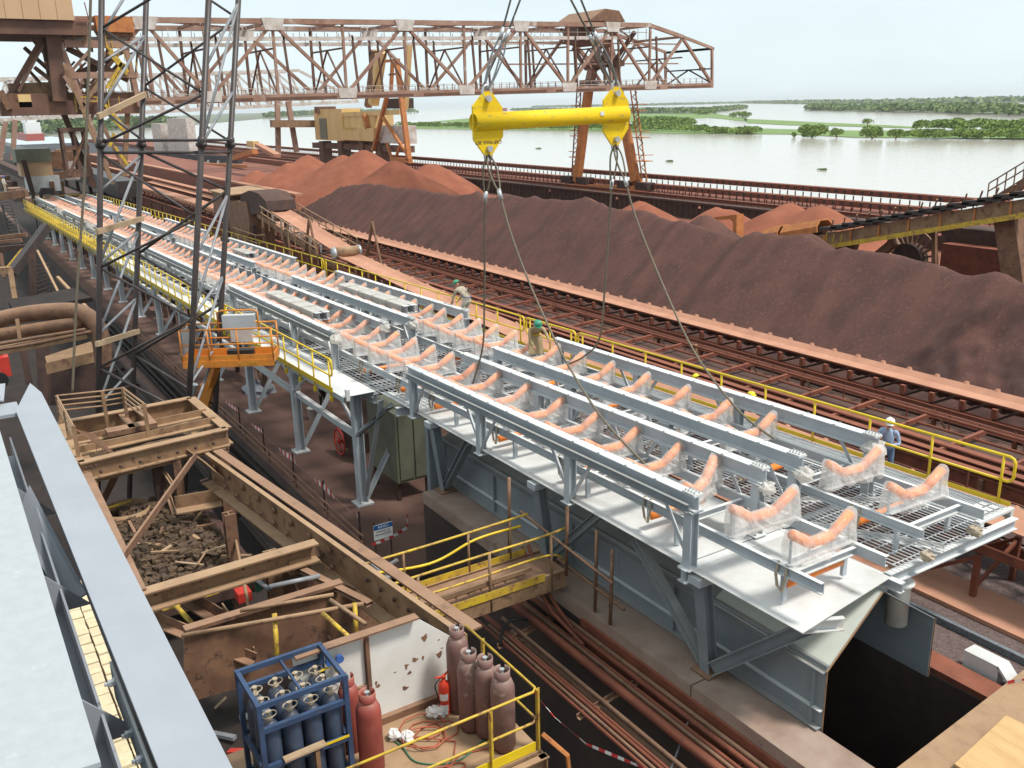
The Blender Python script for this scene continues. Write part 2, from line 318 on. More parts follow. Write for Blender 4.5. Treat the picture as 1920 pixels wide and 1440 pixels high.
def splice(x, y, root):                               # bolted plate on a rail end
    o = MB().box((x-0.34, y-0.11, 1.354+zg(x)), (x-0.02, y+0.11, 1.372+zg(x))).build('splice_plate', 'plate_pale', root)
    b = MB()
    for i in range(4):
        for s in (-0.06, 0.06): b.lathe((x-0.29+0.075*i, y+s, 1.372+zg(x)), [(0.02, 0), (0.02, 0.02), (0.01, 0.045)], 6)
    tag(b.build('bolt', 'steel_bright', o), kind='stuff')
def post(x, y, root, base=-0.12, braces=(-1, 1)):
    c = g(x, y, 0)
    m = MB(); m.ibeam((x, y, base+zg(x)), (x, y, 1.02+zg(x)), 0.2, 0.2, 0.018, up=(0, 1, 0)); m.box((x-0.17, y-0.15, 1.0+zg(x)), (x+0.17, y+0.15, 1.024+zg(x)))
    m.box((x-0.16, y-0.16, base-0.02+zg(x)), (x+0.16, y+0.16, base+zg(x))); m.build('post', 'grey_paint', root)
    for s in braces:
        MB().angle((x+s*0.1, y, base+0.12+zg(x)), (x+s*0.85, y, 1.0+zg(x)), 0.09, 0.014).build('brace', 'grey_paint', root)
segs = [(-23.2, -11.25), (-41.4, -28.75), (-59.6, -47.2), (-77.6, -65.2), (-95.6, -83.2), (-118.0, -101.2)]
for k, (a, b) in enumerate(segs):
    root = mod if k == 0 else gal
    for y in (YA, YB, YC, YD):
        da = {YA: 0.0, YB: -0.25, YC: -0.3, YD: -0.2 if k else -0.1}[y]; a1, b1 = a+da, b+da*0.8
        rail(a1, b1, y, root, y == YA)
        if k < 2: splice(b1, y, root)
        for t in ((0.02, 0.34, 0.665, 0.985) if k < 2 else (0.02, 0.5, 0.98)):
            x = a1+(b1-a1)*t
            post(x, y, root, -0.16 if (k == 0 and y == YA) else -0.1, (1,) if t < 0.05 else ((-1,) if t > 0.95 else (-1, 1)))
for y in SY:
    i = SY.index(y); side = -1 if i % 2 else 1
    for (a, b, root) in ((-22.9, -8.62 if i < 2 else -8.9+0.15*(i == 3), mod), (-121.5, -23.0, gal)):
        n = 1 if root == mod else 8
        for j in range(n):
            xa = a+(b-a)*j/n; xb = a+(b-a)*(j+1)/n-0.02
            MB().chan(g(xa, y, 0.52), g(xb, y, 0.52), 0.085, 0.2, 0.016, side).build('stringer', 'grey_paint', root)
# stringer feet and cross channels
for x in [-9.3, -12.0]+[-14.9-3.0*i for i in range(36)]:
    root = mod if x > -23 else gal
    for y0, y1 in ((SY[0], SY[1]), (SY[2], SY[3])):
        MB().chan(g(x, y0+0.02, 0.50), g(x, y1-0.02, 0.50), 0.08, 0.15, 0.014).build('cross_channel', 'grey_paint', root)
    for y in SY:
        MB().beam((x-0.18, y+0.03, -0.1+zg(x)), (x-0.18, y+0.03, 0.43+zg(x)), 0.1, 0.07).build('stringer_foot', 'grey_paint', root)
    if x < -23: MB().ibeam(g(x, 10.9, -0.24), g(x, 17.9, -0.24), 0.16, 0.26, 0.02).build('floor_beam', 'grey_paint', root)
for x in (-9.1, -11.6, -14.6, -17.6, -20.6):
    MB().ibeam(g(x, 13.75, -0.26), g(x, 17.9, -0.26), 0.15, 0.24, 0.02).build('floor_beam', 'grey_paint', mod)
MB().ibeam(g(-22.8, 13.72, -0.28), g(-8.75, 13.72, -0.28), 0.14, 0.2, 0.02).build('floor_beam', 'grey_paint', mod)
for a, b, root in ((-122, -23.1, gal), (-22.9, -8.8, mod)):
    for y in (16.75, 17.95) + ((10.95, 9.95) if root == gal else ()):
        b2 = -25.6 if (y < 10.99) else (-9.3 if root == mod else b)
        MB().chan(g(a, y, -0.1), g(b2, y, -0.1), 0.07, 0.2, 0.014, 1 if y in (17.95, 10.95) else -1).build('edge_channel', 'grey_paint', root)
# safety mesh floor between the conveyors: welded wire
def wire_mesh(x0, x1, y0, y1, z, dx, dy, r, name, m_, root):
    w = MB(); x = x0
    while x <= x1+1e-6:
        w.beam(g(x, y0, z), g(x, y1, z), r, r); x += dx
    y = y0
    while y <= y1+1e-6:
        w.beam(g(x0, y, z+r), g(x1, y, z+r), r, r); y += dy
    return w.build(name, m_, root)
wire_mesh(-22.6, -8.95, 13.85, 16.7, 0.0, 0.3, 0.12, 0.016, 'mesh_floor', 'grey_paint', mod)
wire_mesh(-46.0, -23.1, 11.05, 16.7, 0.0, 0.28, 0.16, 0.018, 'mesh_floor', 'grey_paint', gal)
for x in (-13.0, -16.2, -19.4, -22.0):
    MB().angle(g(x, 13.8, -0.06), g(x+2.2, 16.7, -0.06), 0.09, 0.014).build('floor_brace', 'plate_pale', mod)
MB().angle(g(-11.4, 13.9, -0.06), g(-9.0, 15.3, -0.06), 0.12, 0.016).build('floor_brace', 'plate_pale', mod)
# grating walkway on the river side (bearing bars close together), in lengths
def grating(x0, x1, y0, y1, z, pitch, root):
    w = MB(); n = int((x1-x0)/pitch)
    for i in range(n+1):
        x = x0+pitch*i; w.beam(g(x, y0, z), g(x, y1, z), 0.012, 0.035)
    for i in range(7):
        y = y0+(y1-y0)*i/6; w.beam(g(x0, y, z), g(x1, y, z), 0.012, 0.03)
    return w.build('grating', 'grey_paint', root)
grating(-15.8, -9.25, 16.83, 17.87, 0.02, 0.055, mod)
grating(-22.9, -15.9, 16.83, 17.87, 0.02, 0.075, mod)
for i in range(8):
    a = -122+12.3*i; MB().box((a, 16.83, zg(a+6)-0.01), (a+12.25, 17.87, zg(a+6)+0.02)).build('walkway_plate', 'grey_dark_paint', gal)
k = MB()
for i in range(2):
    for j in range(4): k.box((-9.72+0.22*i, 16.95+0.2*j, 0.045), (-9.57+0.22*i, 17.1+0.2*j, 0.056))
k.build('grating_clip', 'plate_pale', mod)
MB().box((-9.3, 16.8, -0.35), (-9.18, 16.9, -0.02)).build('end_leg', 'plate_pale', mod); MB().box((-9.3, 17.86, -0.35), (-9.18, 17.96, -0.02)).build('end_leg', 'plate_pale', mod); MB().box((-9.3, 16.75, -0.018), (-9.18, 17.98, 0.03)).build('walkway_end', 'plate_pale', mod)
# plated walkway on the near side
for i in range(8):
    a = -119.5+11.75*i; b = a+11.72
    w = MB(); w.plate([g(a, 9.9, 0.012), g(b, 9.9, 0.012), g(b, 11.0, 0.012), g(a, 11.0, 0.012)], 0.014, (0, 0, 1)); w.build('walkway_plate', 'grey_paint' if i > 3 else 'yellow_old', gal)
MB().box((-25.62, 10.0, -0.42), (-25.5, 10.12, -0.3+0.24)).build('lifting_lug', 'plate_pale', gal)
# columns, chords and bracing beneath the gallery
colx = [-27.4-6.1*i for i in range(16)]
for i, x in enumerate(colx):
    for y in (11.05, 16.7):
        if y > 12 and i > 6: continue
        o = MB().ibeam((x, y, GRD+0.05), (x, y, -0.38+zg(x)), 0.32, 0.3, 0.03, up=(0, 1, 0)).box((x-0.3, y-0.3, GRD), (x+0.3, y+0.3, GRD+0.06)).build('column', 'grey_paint', gal)
        MB().angle((x+0.1, y, -2.25), (x+2.6, y, -0.45+zg(x)), 0.13, 0.02).build('knee_brace', 'grey_paint', gal)
        MB().angle((x-0.1, y, -2.25), (x-2.6, y, -0.45+zg(x)), 0.13, 0.02).build('knee_brace', 'grey_paint', gal)
        if i < 15: MB().ibeam((x-0.16, y, -2.35), (x-5.94, y, -2.35), 0.18, 0.2, 0.02).build('tie_beam', 'grey_paint', gal)
    if i < 8:
        MB().angle((x, 11.2, GRD+0.1), (x, 13.6, -0.45+zg(x)), 0.14, 0.02).build('knee_brace', 'grey_paint', gal)
MB().ibeam(g(-122, 11.05, -0.26), g(-25.6, 11.05, -0.26), 0.22, 0.3, 0.024).build('main_beam', 'grey_paint', gal)
MB().ibeam(g(-122, 16.72, -0.42), g(-23.2, 16.72, -0.42), 0.22, 0.3, 0.024).build('main_beam', 'grey_paint', gal)
for x in (-24.0,):
    MB().angle((-27.2, 11.05, -2.3), (-24.4, 11.05, -0.5), 0.16, 0.02).build('knee_brace', 'grey_dark_paint', gal)
    MB().angle((-27.0, 11.1, GRD+0.4), (-25.2, 11.1, -0.5), 0.16, 0.02).build('knee_brace', 'grey_paint', gal)

# ---------------------------------------------------------------- hood over the trench, deck plates on top
hood = empty('trench_hood', (-16, 13.4, LEDGE), 'long grey steel hood with sloping roof and ribbed walls standing in the trench', 'hood')
x0, x1 = -23.0, -8.8
ap, ev = -0.42, -1.32
def hp(x, s): return (x, 13.6, ap) if s == 0 else (x, 11.86 if s < 0 else 14.95, ev)
nb = 5
for i in range(nb):
    a = x0+(x1-x0)*i/nb; b = x0+(x1-x0)*(i+1)/nb-0.012; e = 0.25 if i == nb-1 else 0
    MB().plate([(a, 11.86, ev), (b, 11.86, ev), (b-e, 13.6, ap), (a, 13.6, ap)], 0.02, (0, -0.46, 0.88)).build('roof_sheet', 'hood_inner' if i == nb-1 else 'grey_dark_paint', hood)
    MB().plate([(a, 13.62, ap), (b-e, 13.62, ap), (b, 14.95, ev), (a, 14.95, ev)], 0.02, (0, 0.56, 0.83)).build('roof_sheet', 'grey_dark_paint', hood)
    MB().box((a, 11.85, -2.62), (b, 11.868, ev-0.004)).build('wall_sheet', 'grey_dark_paint', hood)
    MB().box((a, 14.94, -2.62), (b, 14.958, ev-0.004)).build('wall_sheet', 'grey_dark_paint', hood)
for z, w_ in ((ev, 0.10), (-2.1, 0.09), (-2.45, 0.14)):
    MB().box((x0, 11.852-w_, z-0.018), (x1, 11.849, z+0.002)).build('wall_flange', 'grey_dark_paint' if z != -2.1 else 'grey_paint', hood)
MB().path([(x0, 11.9, ev+0.06), (x1, 11.9, ev+0.06)], 0.05, 8).build('eave_roll', 'grey_dark_paint', hood)
for x in (-9.0, -12.6, -16.2, -19.8, -22.7):
    MB().box((x-0.012, 11.76, -2.43), (x+0.012, 11.849, ev-0.02)).build('stiffener', 'grey_dark_paint', hood)
MB().beam((x1+0.01, 11.84, ev+0.0), (x1-0.24, 13.6, ap+0.0), 0.02, 0.035).build('cut_edge', 'rust_tan', hood); MB().beam((x1+0.01, 11.86, ev), (x1+0.01, 11.86, -2.6), 0.015, 0.02).build('cut_edge', 'rust_tan', hood)
MB().beam((x1+0.01, 14.95, ev), (x1+0.01, 14.95, -2.6), 0.015, 0.02).build('cut_edge', 'rust_tan', hood)
noz = MB().lathe((-9.35, 14.55, -1.55), [(0.21, 0), (0.21, 0.85), (0.27, 0.86), (0.27, 0.9), (0.07, 0.9), (0.06, 0.7)], 20).build('nozzle', 'plate_pale', hood, True)
# frames outside the hood
def hframe(x, to_end=False, strut=None):
    MB().box((x-0.25, 11.2, LEDGE), (x+0.25, 11.7, LEDGE+0.04)).build('base_plate', 'rust_brown', hood)
    MB().ibeam((x, 11.45, LEDGE+0.04), (x, 11.2, -0.5), 0.26, 0.24, 0.02, up=(0, 1, 0)).build('column', 'grey_dark_paint', hood)
    MB().box((x-0.16, 10.95, -0.46), (x+0.16, 11.5, -0.3)).build('bearing', 'grey_paint', hood)
    if strut: MB().ibeam((x+(-0.12 if strut < 0 else 0.12), 11.42, LEDGE+0.2), (x+strut, 11.4, -0.5), 0.2, 0.18, 0.016).build('strut', 'grey_dark_paint', hood)
hframe(-11.2, strut=-2.2); hframe(-16.7, strut=2.0); hframe(-22.0, strut=1.6)
MB().chan((-11.05, 11.4, LEDGE+0.18), (-9.0, 11.75, -0.42), 0.14, 0.26, 0.02).build('strut', 'grey_dark_paint', hood)
MB().chan((-9.05, 11.4, -0.36), (-8.72, 12.05, -0.36), 0.1, 0.24, 0.02).build('strut_end', 'plate_pale', hood)
deckA = MB().plate([(-25.4, 11.08, -0.28), (-11.55, 10.98, -0.17), (-11.55, 13.7, -0.17), (-22.9, 13.7, -0.27)], 0.016, (0, 0, 1)).build('deck_plate', 'plate_pale', mod)
deckB = MB().plate([(-11.32, 10.98, -0.2), (-8.68, 10.98, -0.18), (-9.02, 13.72, -0.17), (-11.32, 13.7, -0.19)], 0.016, (0, 0, 1)).build('deck_plate', 'plate_pale', mod)
MB().ibeam((-11.43, 10.85, -0.33), (-11.43, 13.6, -0.33), 0.22, 0.28, 0.02).build('floor_beam', 'grey_paint', mod)
# cylindrical cabinet side under the near end of the gallery
MB().box((-22.75, 11.25, GRD-0.0), (-22.55, 11.55, -0.45)).build('column', 'grey_dark_paint', gal)

# ---------------------------------------------------------------- handrails
def handrail(x0, x1, y, label, pitch=1.5, r=0.03, out=0.0, zt=1.08, loop=(True, True), group='yellow handrails along the gallery'):
    root = empty('handrail', g((x0+x1)/2, y, 0), label, 'handrail', group)
    n = max(1, round((x1-x0-0.5)/pitch))
    for i in range(n+1):
        x = x0+0.25+(x1-x0-0.5)*i/n
        MB().tube(g(x, y, -out), g(x, y, zt), r*0.9, 8).build('post', 'yellow_paint', root, True)
    pts = []
    lo = zt*0.5
    c = 0.12
    a, b = x0, x1
    left = [(a+0.25, lo), (a+c, lo), (a+c*0.3, lo+c*0.3), (a, lo+c), (a, zt-c), (a+c*0.3, zt-c*0.3), (a+c, zt)] if loop[0] else [(a, zt)]
    right = [(b-c, zt), (b-c*0.3, zt-c*0.3), (b, zt-c), (b, lo+c), (b-c*0.3, lo+c*0.3), (b-c, lo), (b-0.25, lo)] if loop[1] else [(b, zt)]
    MB().path([g(x, y, z) for x, z in left+right], r, 8).build('top_rail', 'yellow_paint', root, True)
    MB().tube(g(a+0.25 if loop[0] else a, y, lo), g(b-0.25 if loop[1] else b, y, lo), r*0.9, 8).build('mid_rail', 'yellow_paint', root, True)
    MB().beam(g(a, y-0.02 if out else y+0.03, 0.09 if out else 0.05), g(b, y-0.02 if out else y+0.03, 0.09 if out else 0.05), 0.012, 0.16 if out else 0.1).build('toe_board', 'yellow_paint', root)
    if out:
        for i in range(n+1):
            x = x0+0.25+(x1-x0-0.5)*i/n; MB().box((x-0.05, y-0.035, -out-0.02+zg(x)), (x+0.05, y+0.05, -out+0.14+zg(x))).build('post_foot', 'yellow_paint', root)
    return root
handrail(-24.35, -9.3, 17.98, 'near yellow handrail with rounded end loop beside the grating walkway', 1.62, 0.034)
handrail(-27.55, -24.5, 17.98, 'short yellow handrail length behind the bending worker in tan apron', 1.3, 0.034)
handrail(-47.6, -27.7, 17.98, 'yellow handrail length behind the worker in beige overalls, river side of gallery', 1.65, 0.033)
handrail(-67.0, -47.75, 17.98, 'yellow handrail length in front of the inclined belt head, river side', 1.6, 0.033)
handrail(-122.0, -67.2, 17.98, 'far yellow handrail length below the bridge leg, river side of gallery', 1.6, 0.033)
handrail(-38.0, -26.2, 9.86, 'near yellow handrail of the plated walkway beside the orange lift basket', 1.35, 0.033, 0.3)
handrail(-60.0, -38.2, 9.86, 'yellow handrail length behind the lattice mast, plated walkway side', 1.4, 0.033, 0.3)
handrail(-89.0, -60.2, 9.86, 'yellow handrail length left of the lattice mast, plated walkway side', 1.4, 0.034, 0.3)
handrail(-119.5, -89.2, 9.86, 'farthest yellow handrail length at the left end of the plated walkway', 1.4, 0.036, 0.3)

# ---------------------------------------------------------------- wrapped troughing idlers
def film_mesh(seed, thick=0.1):
    rnd = random.Random(seed); w = MB()
    ys = [-0.84, -0.70, -0.55, -0.42, -0.30, -0.15, 0, 0.15, 0.30, 0.42, 0.55, 0.70, 0.84]
    def zr(y): return 0.87 if abs(y) <= 0.3 else 0.87+(abs(y)-0.3)*0.62
    rows = []
    for y in ys:
        z = zr(y); j = lambda s: rnd.uniform(-s, s)
        e = 0.015 if abs(y) < 0.82 else -0.02
        rows.append([(-0.16+j(.04), y+j(.02), 0.63+j(.05)), (-0.14+j(.03), y, (z+0.63)/2+j(.03)), (-0.115+j(.012), y, z+j(.01)), (-0.075, y, z+0.085+e+j(.01)), (0.0, y, z+0.108+e+j(.01)),
                     (0.075, y, z+0.085+e+j(.01)), (0.115+j(.012), y, z+j(.01)), (0.15+j(.04), y, (z+0.63)/2+j(.03)), (0.17+j(.05), y+j(.02), 0.62+j(.06))])
    n = len(rows[0]); vs = [p for r in rows for p in r]
    fs = [(i*n+k, (i+1)*n+k, (i+1)*n+k+1, i*n+k+1) for i in range(len(rows)-1) for k in range(n-1)]
    fs += [tuple(range(n)), tuple((len(rows)-1)*n+k for k in range(n-1, -1, -1))]
    return w.add(vs, fs)
def make_idler(seed, orange=True, film=True):
    root = empty('wrapped_idler', (0, 0, 0), 'x', 'idler')
    MB().angle((0, -0.82, 0.63), (0, 0.82, 0.63), 0.1, 0.014).box((-0.05, -0.86, 0.622), (0.05, -0.72, 0.64)).box((-0.05, 0.72, 0.622), (0.05, 0.86, 0.64)).build('base_frame', 'grey_paint', root)
    br = MB()
    for y, z in ((-0.8, 1.16), (-0.3, 0.86), (0.3, 0.86), (0.8, 1.16)): br.box((-0.025, y-0.008, 0.65), (0.025, y+0.008, z))
    br.build('bracket', 'grey_paint', root)
    for p, q in (((0, -0.27, 0.87), (0, 0.27, 0.87)), ((0, 0.32, 0.885), (0, 0.79, 1.175)), ((0, -0.32, 0.885), (0, -0.79, 1.175))):
        MB().tube(p, q, 0.088, 12).build('roller', 'roller_orange' if orange else 'roller_pink', root, True)
    if film: film_mesh(seed).build('plastic_film', 'film' if seed % 3 else 'film_thick', root)
    return root
protos = [make_idler(s) for s in range(5)]
used = set()
GRP = 'plastic wrapped idlers on the twin conveyors'
def ordinal(k):
    ones = ['first', 'second', 'third', 'fourth', 'fifth', 'sixth', 'seventh', 'eighth', 'ninth', 'tenth', 'eleventh', 'twelfth', 'thirteenth', 'fourteenth', 'fifteenth', 'sixteenth', 'seventeenth', 'eighteenth', 'nineteenth']
    if k < 19: return ones[k]
    t, o = divmod(k+1, 10); te = ['', '', 'twent', 'thirt', 'fort', 'fift', 'sixt', 'sevent', 'eight'][t]
    return te+'ieth' if o == 0 else te+'y '+ones[o-1]
def put_idler(x, yc, label, sc=1.0, rz=0.0, k=None, group=GRP):
    k = random.randrange(5) if k is None else k
    if k in used: r = copy_tree(protos[k])
    else: r = protos[k]; used.add(k)
    r.location = g(x, yc, 0); r.scale = (sc*random.uniform(.97, 1.05), sc*random.uniform(.96, 1.03), sc if sc == 1 else 0.62+(sc-1)*0+0.38*sc)
    r.rotation_euler = (random.uniform(-.02, .02), -0.018, rz+random.uniform(-.05, .05)); r['label'] = label; r['group'] = group
near = {0: [-9.39, -10.7, -12.35, -13.75, -15.2, -16.7, -18.2, -19.75, -21.3, -22.5], 1: [-9.7, -11.15, -14.0, -15.45, -16.95, -18.5, -20.05, -21.5, -22.8]}
rank = ['nearest', 'second', 'third', 'fourth', 'fifth', 'sixth', 'seventh', 'eighth', 'ninth', 'tenth']
for c, yc, nm in ((0, 12.16, 'front conveyor'), (1, 15.27, 'rear conveyor')):
    for i, x in enumerate(near[c]):
        put_idler(x, yc, '%s wrapped orange idler from the open end of the %s' % (rank[i], nm), 1.08 if (c, i) in ((0, 2),) else 1.0, 0.5 if (c, i) == (0, 2) else 0.0)
    x = -24.0; k = 0
    while x > -120.5:
        gap = any(b+0.2 > x > a2 for (a, b), (a2, b2) in zip(segs[1:], segs[1:])) 
        zone = 'beyond the lattice mast' if x < -62 else ('behind the lattice mast' if x < -41 else 'between the mast and the lifted section')
        put_idler(x, yc, 'wrapped idler, %s from the gap on the %s' % (ordinal(k), nm), group='idlers on the %s %s' % (nm, zone)); k += 1
        x -= random.choice((1.2, 1.25, 1.3)) if x > -48 else 1.35
# return rollers slung below the stringers
def return_roller(x, yc, label):
    root = empty('return_roller', g(x, yc, 0), label, 'roller', 'orange return rollers below the stringers')
    MB().tube(g(x, yc-0.72, 0.2), g(x, yc+0.72, 0.2), 0.085, 12).build('roller', 'roller_orange', root, True)
    for s in (-1, 1): MB().beam(g(x, yc+s*0.79, 0.12), g(x, yc+s*0.79, 0.44), 0.06, 0.02).build('hanger', 'grey_paint', root)
    wr = MB(); y = yc-0.8
    wr.path([g(x-0.08, y-0.01, 0.64), g(x-0.1, y-0.05, 0.4), g(x-0.06, y-0.04, 0.18), g(x+0.06, y-0.05, 0.12), g(x+0.12, y-0.05, 0.4), g(x+0.1, y-0.01, 0.64)], 0.028, 5); wr.build('film_tie', 'rope_fibre', root)
for i, x in enumerate((-9.5, -13.0, -16.0, -18.9, -22.4)): return_roller(x, 12.16, '%s orange return roller below the front conveyor stringers from the open end' % rank[i])
for i, x in enumerate((-10.4, -13.4, -16.4, -19.4, -22.3)): return_roller(x, 15.27, '%s orange return roller below the rear conveyor stringers from the open end' % rank[i])
for i, x in enumerate((-24.6, -27.4)): return_roller(x, 12.16, 'orange return roller below the front conveyor in the gap, %s' % ('nearer' if i == 0 else 'farther'))
for i, x in enumerate((-24.4, -27.0)): return_roller(x, 15.27, 'orange return roller below the rear conveyor in the gap, %s' % ('nearer' if i == 0 else 'farther'))
# plastic bundles tied on the ends of posts
def bundle(loc, r, label, name='plastic_bundle', m_='film_bundle'):
    w = MB(); rnd = random.Random(int(loc[0]*100)); n, k = 10, 7; vs = []; 
    for i in range(k+1):
        a = math.pi*i/k
        for j in range(n):
            b = 2*math.pi*j/n; q = r*(1+rnd.uniform(-.28, .22)); vs.append((loc[0]+q*1.15*math.sin(a)*math.cos(b), loc[1]+q*math.sin(a)*math.sin(b), loc[2]+q*0.8*math.cos(a)))
    w.add(vs, [(i*n+j, i*n+(j+1) % n, (i+1)*n+(j+1) % n, (i+1)*n+j) for i in range(k) for j in range(n)])
    return tag(w.build(name, m_), label, 'plastic wrap', 'crumpled plastic bundles on the steelwork')
bundle((-11.4, 16.3, 1.02), 0.24, 'large crumpled plastic bundle on the post end by the walkway rail')
bundle((-11.45, 14.12, 0.93), 0.2, 'crumpled plastic bundle on the end of the third rail post')
bundle((-11.4, 13.02, 0.93), 0.17, 'crumpled plastic bundle on the end of the second rail post')
bundle((-8.95, 16.2, 0.1), 0.14, 'small plastic bundle tied at the corner of the open floor end', m_='rope_fibre')
bundle((-8.9, 14.6, 0.05), 0.12, 'small fibre bundle at the front corner of the open floor end', m_='rope_fibre')
bundle(g(-28.7, 11.05, 1.1), 0.22, 'plastic bundle on the front rail end in the gap between sections')
bundle(g(-29.0, 13.0, 1.15), 0.2, 'plastic bundle on the second rail end in the gap between sections')
bundle(g(-29.1, 14.12, 1.1), 0.22, 'plastic bundle on the third rail end in the gap between sections')
# wrapped beams lying along the belts
def wrapped_beam(p, q, label):
    root = empty('wrapped_beam', p, label, 'beam', 'wrapped beams lying on the idlers')
    for dy in (-0.16, 0.16): MB().ibeam((p[0], p[1]+dy, p[2]), (q[0], q[1]+dy, q[2]), 0.26, 0.3, 0.02).build('beam', 'grey_paint', root)
    w = MB(); n = 14; pts = []
    for i in range(n+1):
        c = lerp(p, q, 0.01+0.96*i/n); e = random.uniform(0, .03)
        pts.append([(c.x, c.y-0.32-e, c.z-0.17), (c.x, c.y-0.31-e, c.z+0.165), (c.x, c.y, c.z+0.18+e), (c.x, c.y+0.31+e, c.z+0.165), (c.x, c.y+0.32+e, c.z-0.17)])
    vs = [v for r in pts for v in r]; w.add(vs, [(i*5+k, (i+1)*5+k, (i+1)*5+k+1, i*5+k+1) for i in range(n) for k in range(4)])
    w.build('plastic_film', 'film_bundle', root)
    b = MB()
    for i in (2, 5, 8, 11):
        c = lerp(p, q, 0.01+0.96*i/n); b.path([(c.x, c.y-0.35, c.z-0.17), (c.x, c.y-0.345, c.z+0.19), (c.x, c.y+0.345, c.z+0.19), (c.x, c.y+0.35, c.z-0.17)], 0.012, 5)
    b.build('band', 'rope_fibre', root)
wrapped_beam(g(-38.5, 12.1, 1.12), g(-32.6, 12.1, 1.12), 'plastic wrapped grey beam pair lying on the front conveyor idlers')
wrapped_beam(g(-38.2, 15.3, 1.12), g(-31.6, 15.3, 1.12), 'plastic wrapped grey beam pair lying on the rear conveyor idlers')
wrapped_beam(g(-54.6, 15.3, 1.1), g(-51.8, 15.3, 1.1), 'short plastic wrapped beam pair on the rear conveyor behind the mast')


# ================================================================ yard conveyors
def idler_set(x, y0, y1, z, dz=0.28):                  # dark troughing frame below a belt
    w = MB(); yc = (y0+y1)/2
    w.beam((x, y0-0.12, z-0.42), (x, y1+0.12, z-0.42), 0.07, 0.07)
    for a, b in (((x, y0+0.1, z-0.03), (x, y0+0.42, z-0.2)), ((x, y0+0.44, z-0.22), (x, y1-0.44, z-0.22)), ((x, y1-0.1, z-0.03), (x, y1-0.42, z-0.2))): w.tube(a, b, 0.075, 8)
    w.box((x-0.06, y0-0.16, z-0.42), (x+0.06, y0-0.08, z+0.02)); w.box((x-0.06, y1+0.06, z-0.42), (x+0.06, y1+0.14, z+0.02))
    return w
# dusty belt just beyond the gallery: level, then climbing to a discharge head
bc = empty('tripper_conveyor', (-20, 19.1, LEDGE), 'dusty peach belt conveyor just beyond the gallery handrail climbing to a discharge head', 'conveyor')
prof = [(30, -0.85), (-12, -0.82), (-25, -0.72), (-36, -0.18), (-47, 0.55), (-57.5, 1.95)]
def bz_(x):
    for (xa, za), (xb, zb) in zip(prof[:-1], prof[1:]):
        if xb <= x <= xa: return za+(zb-za)*(xa-x)/(xa-xb)
    return prof[-1][1]
BY0, BY1 = 18.5, 19.78
def beltmesh(prof, y0, y1, trough=0.13):
    w = MB(); rows = []
    for x, z in prof: rows.append([(x, y0, z+trough*0.5), (x, y0+0.32, z-trough*0.4), (x, y1-0.32, z-trough*0.4), (x, y1, z+trough*0.5)])
    low = [[(p[0], p[1], p[2]-0.03) for p in r] for r in rows]; vs = [p for r in rows for p in r]+[p for r in low for p in r]; n = 4*len(rows); fs = []
    for i in range(len(rows)-1):
        for k in range(3): fs.append((i*4+k, i*4+k+1, (i+1)*4+k+1, (i+1)*4+k)); fs.append((n+i*4+k+1, n+i*4+k, n+(i+1)*4+k, n+(i+1)*4+k+1))
        for k in (0, 3): fs.append((i*4+k, (i+1)*4+k, n+(i+1)*4+k, n+i*4+k))
    return w.add(vs, fs)
beltmesh(prof[:5], BY0, BY1).build('belt', 'belt_dust', bc)
beltmesh([(-47.4, 0.75)]+[(-50, 1.1), (-57.5, 2.05), (-60, 2.4)], BY0, BY1).build('belt', 'belt_dust', bc)
MB().tube((-47.2, BY0-0.05, 0.72), (-47.2, BY1+0.05, 0.72), 0.3, 18).build('bend_pulley', 'rust_tan', bc, True)
for s in (BY0-0.16, BY1+0.02): MB().tube((-47.2, s, 0.72), (-47.2, s+0.14, 0.72), 0.33, 18).build('pulley_ring', 'steel_bright', bc, True)
x = 6.0
while x > -46:
    idler_set(x, BY0, BY1, bz_(x)-0.06).build('idler', 'rust_brown', bc)
    MB().lathe((x, BY1+0.2, bz_(x)-0.1), [(0.09, 0), (0.1, 0.05), (0.07, 0.12)], 8, (0, 1, 0)).build('roller_end', 'belt_dust', bc)
    x -= 1.35 if x > -24 else 1.6
for x in (-49, -50.6, -52.2, -53.8, -55.4, -57): idler_set(x, BY0, BY1, 0.75+(-47.4-x)*0.128).build('idler', 'steel_bright', bc)
for y in (BY0-0.18, BY1+0.18):
    MB().chan((30, y, -1.42), (-25, y, -1.3), 0.08, 0.22, 0.02, 1).build('stringer', 'rust_red', bc)
    MB().chan((-25, y, -1.3), (-47, y, 0.05), 0.08, 0.22, 0.02, 1).build('stringer', 'rust_red', bc)
    MB().chan((-47, y, 0.0), (-60, y, 1.7), 0.08, 0.3, 0.02, 1).build('stringer', 'rust_brown', bc)
for x in range(2, -24, -3):
    for y in (BY0-0.15, BY1+0.15):
        MB().beam((x, y, LEDGE-0.12), (x, y, -1.5), 0.12, 0.12).build('trestle_leg', 'rust_red', bc)
        MB().beam((x, y, -1.55), (x-1.5, y, LEDGE-0.1), 0.08, 0.08).build('trestle_brace', 'rust_red', bc)
    MB().beam((x, BY0-0.1, -2.3), (x, BY1+0.1, -1.6), 0.07, 0.07).build('trestle_brace', 'rust_red', bc)
for x in range(-27, -60, -4):
    for y in (BY0-0.15, BY1+0.15): MB().beam((x, y, GRD), (x, y, bz_(x)-0.6), 0.16, 0.16).build('trestle_leg', 'rust_brown', bc)
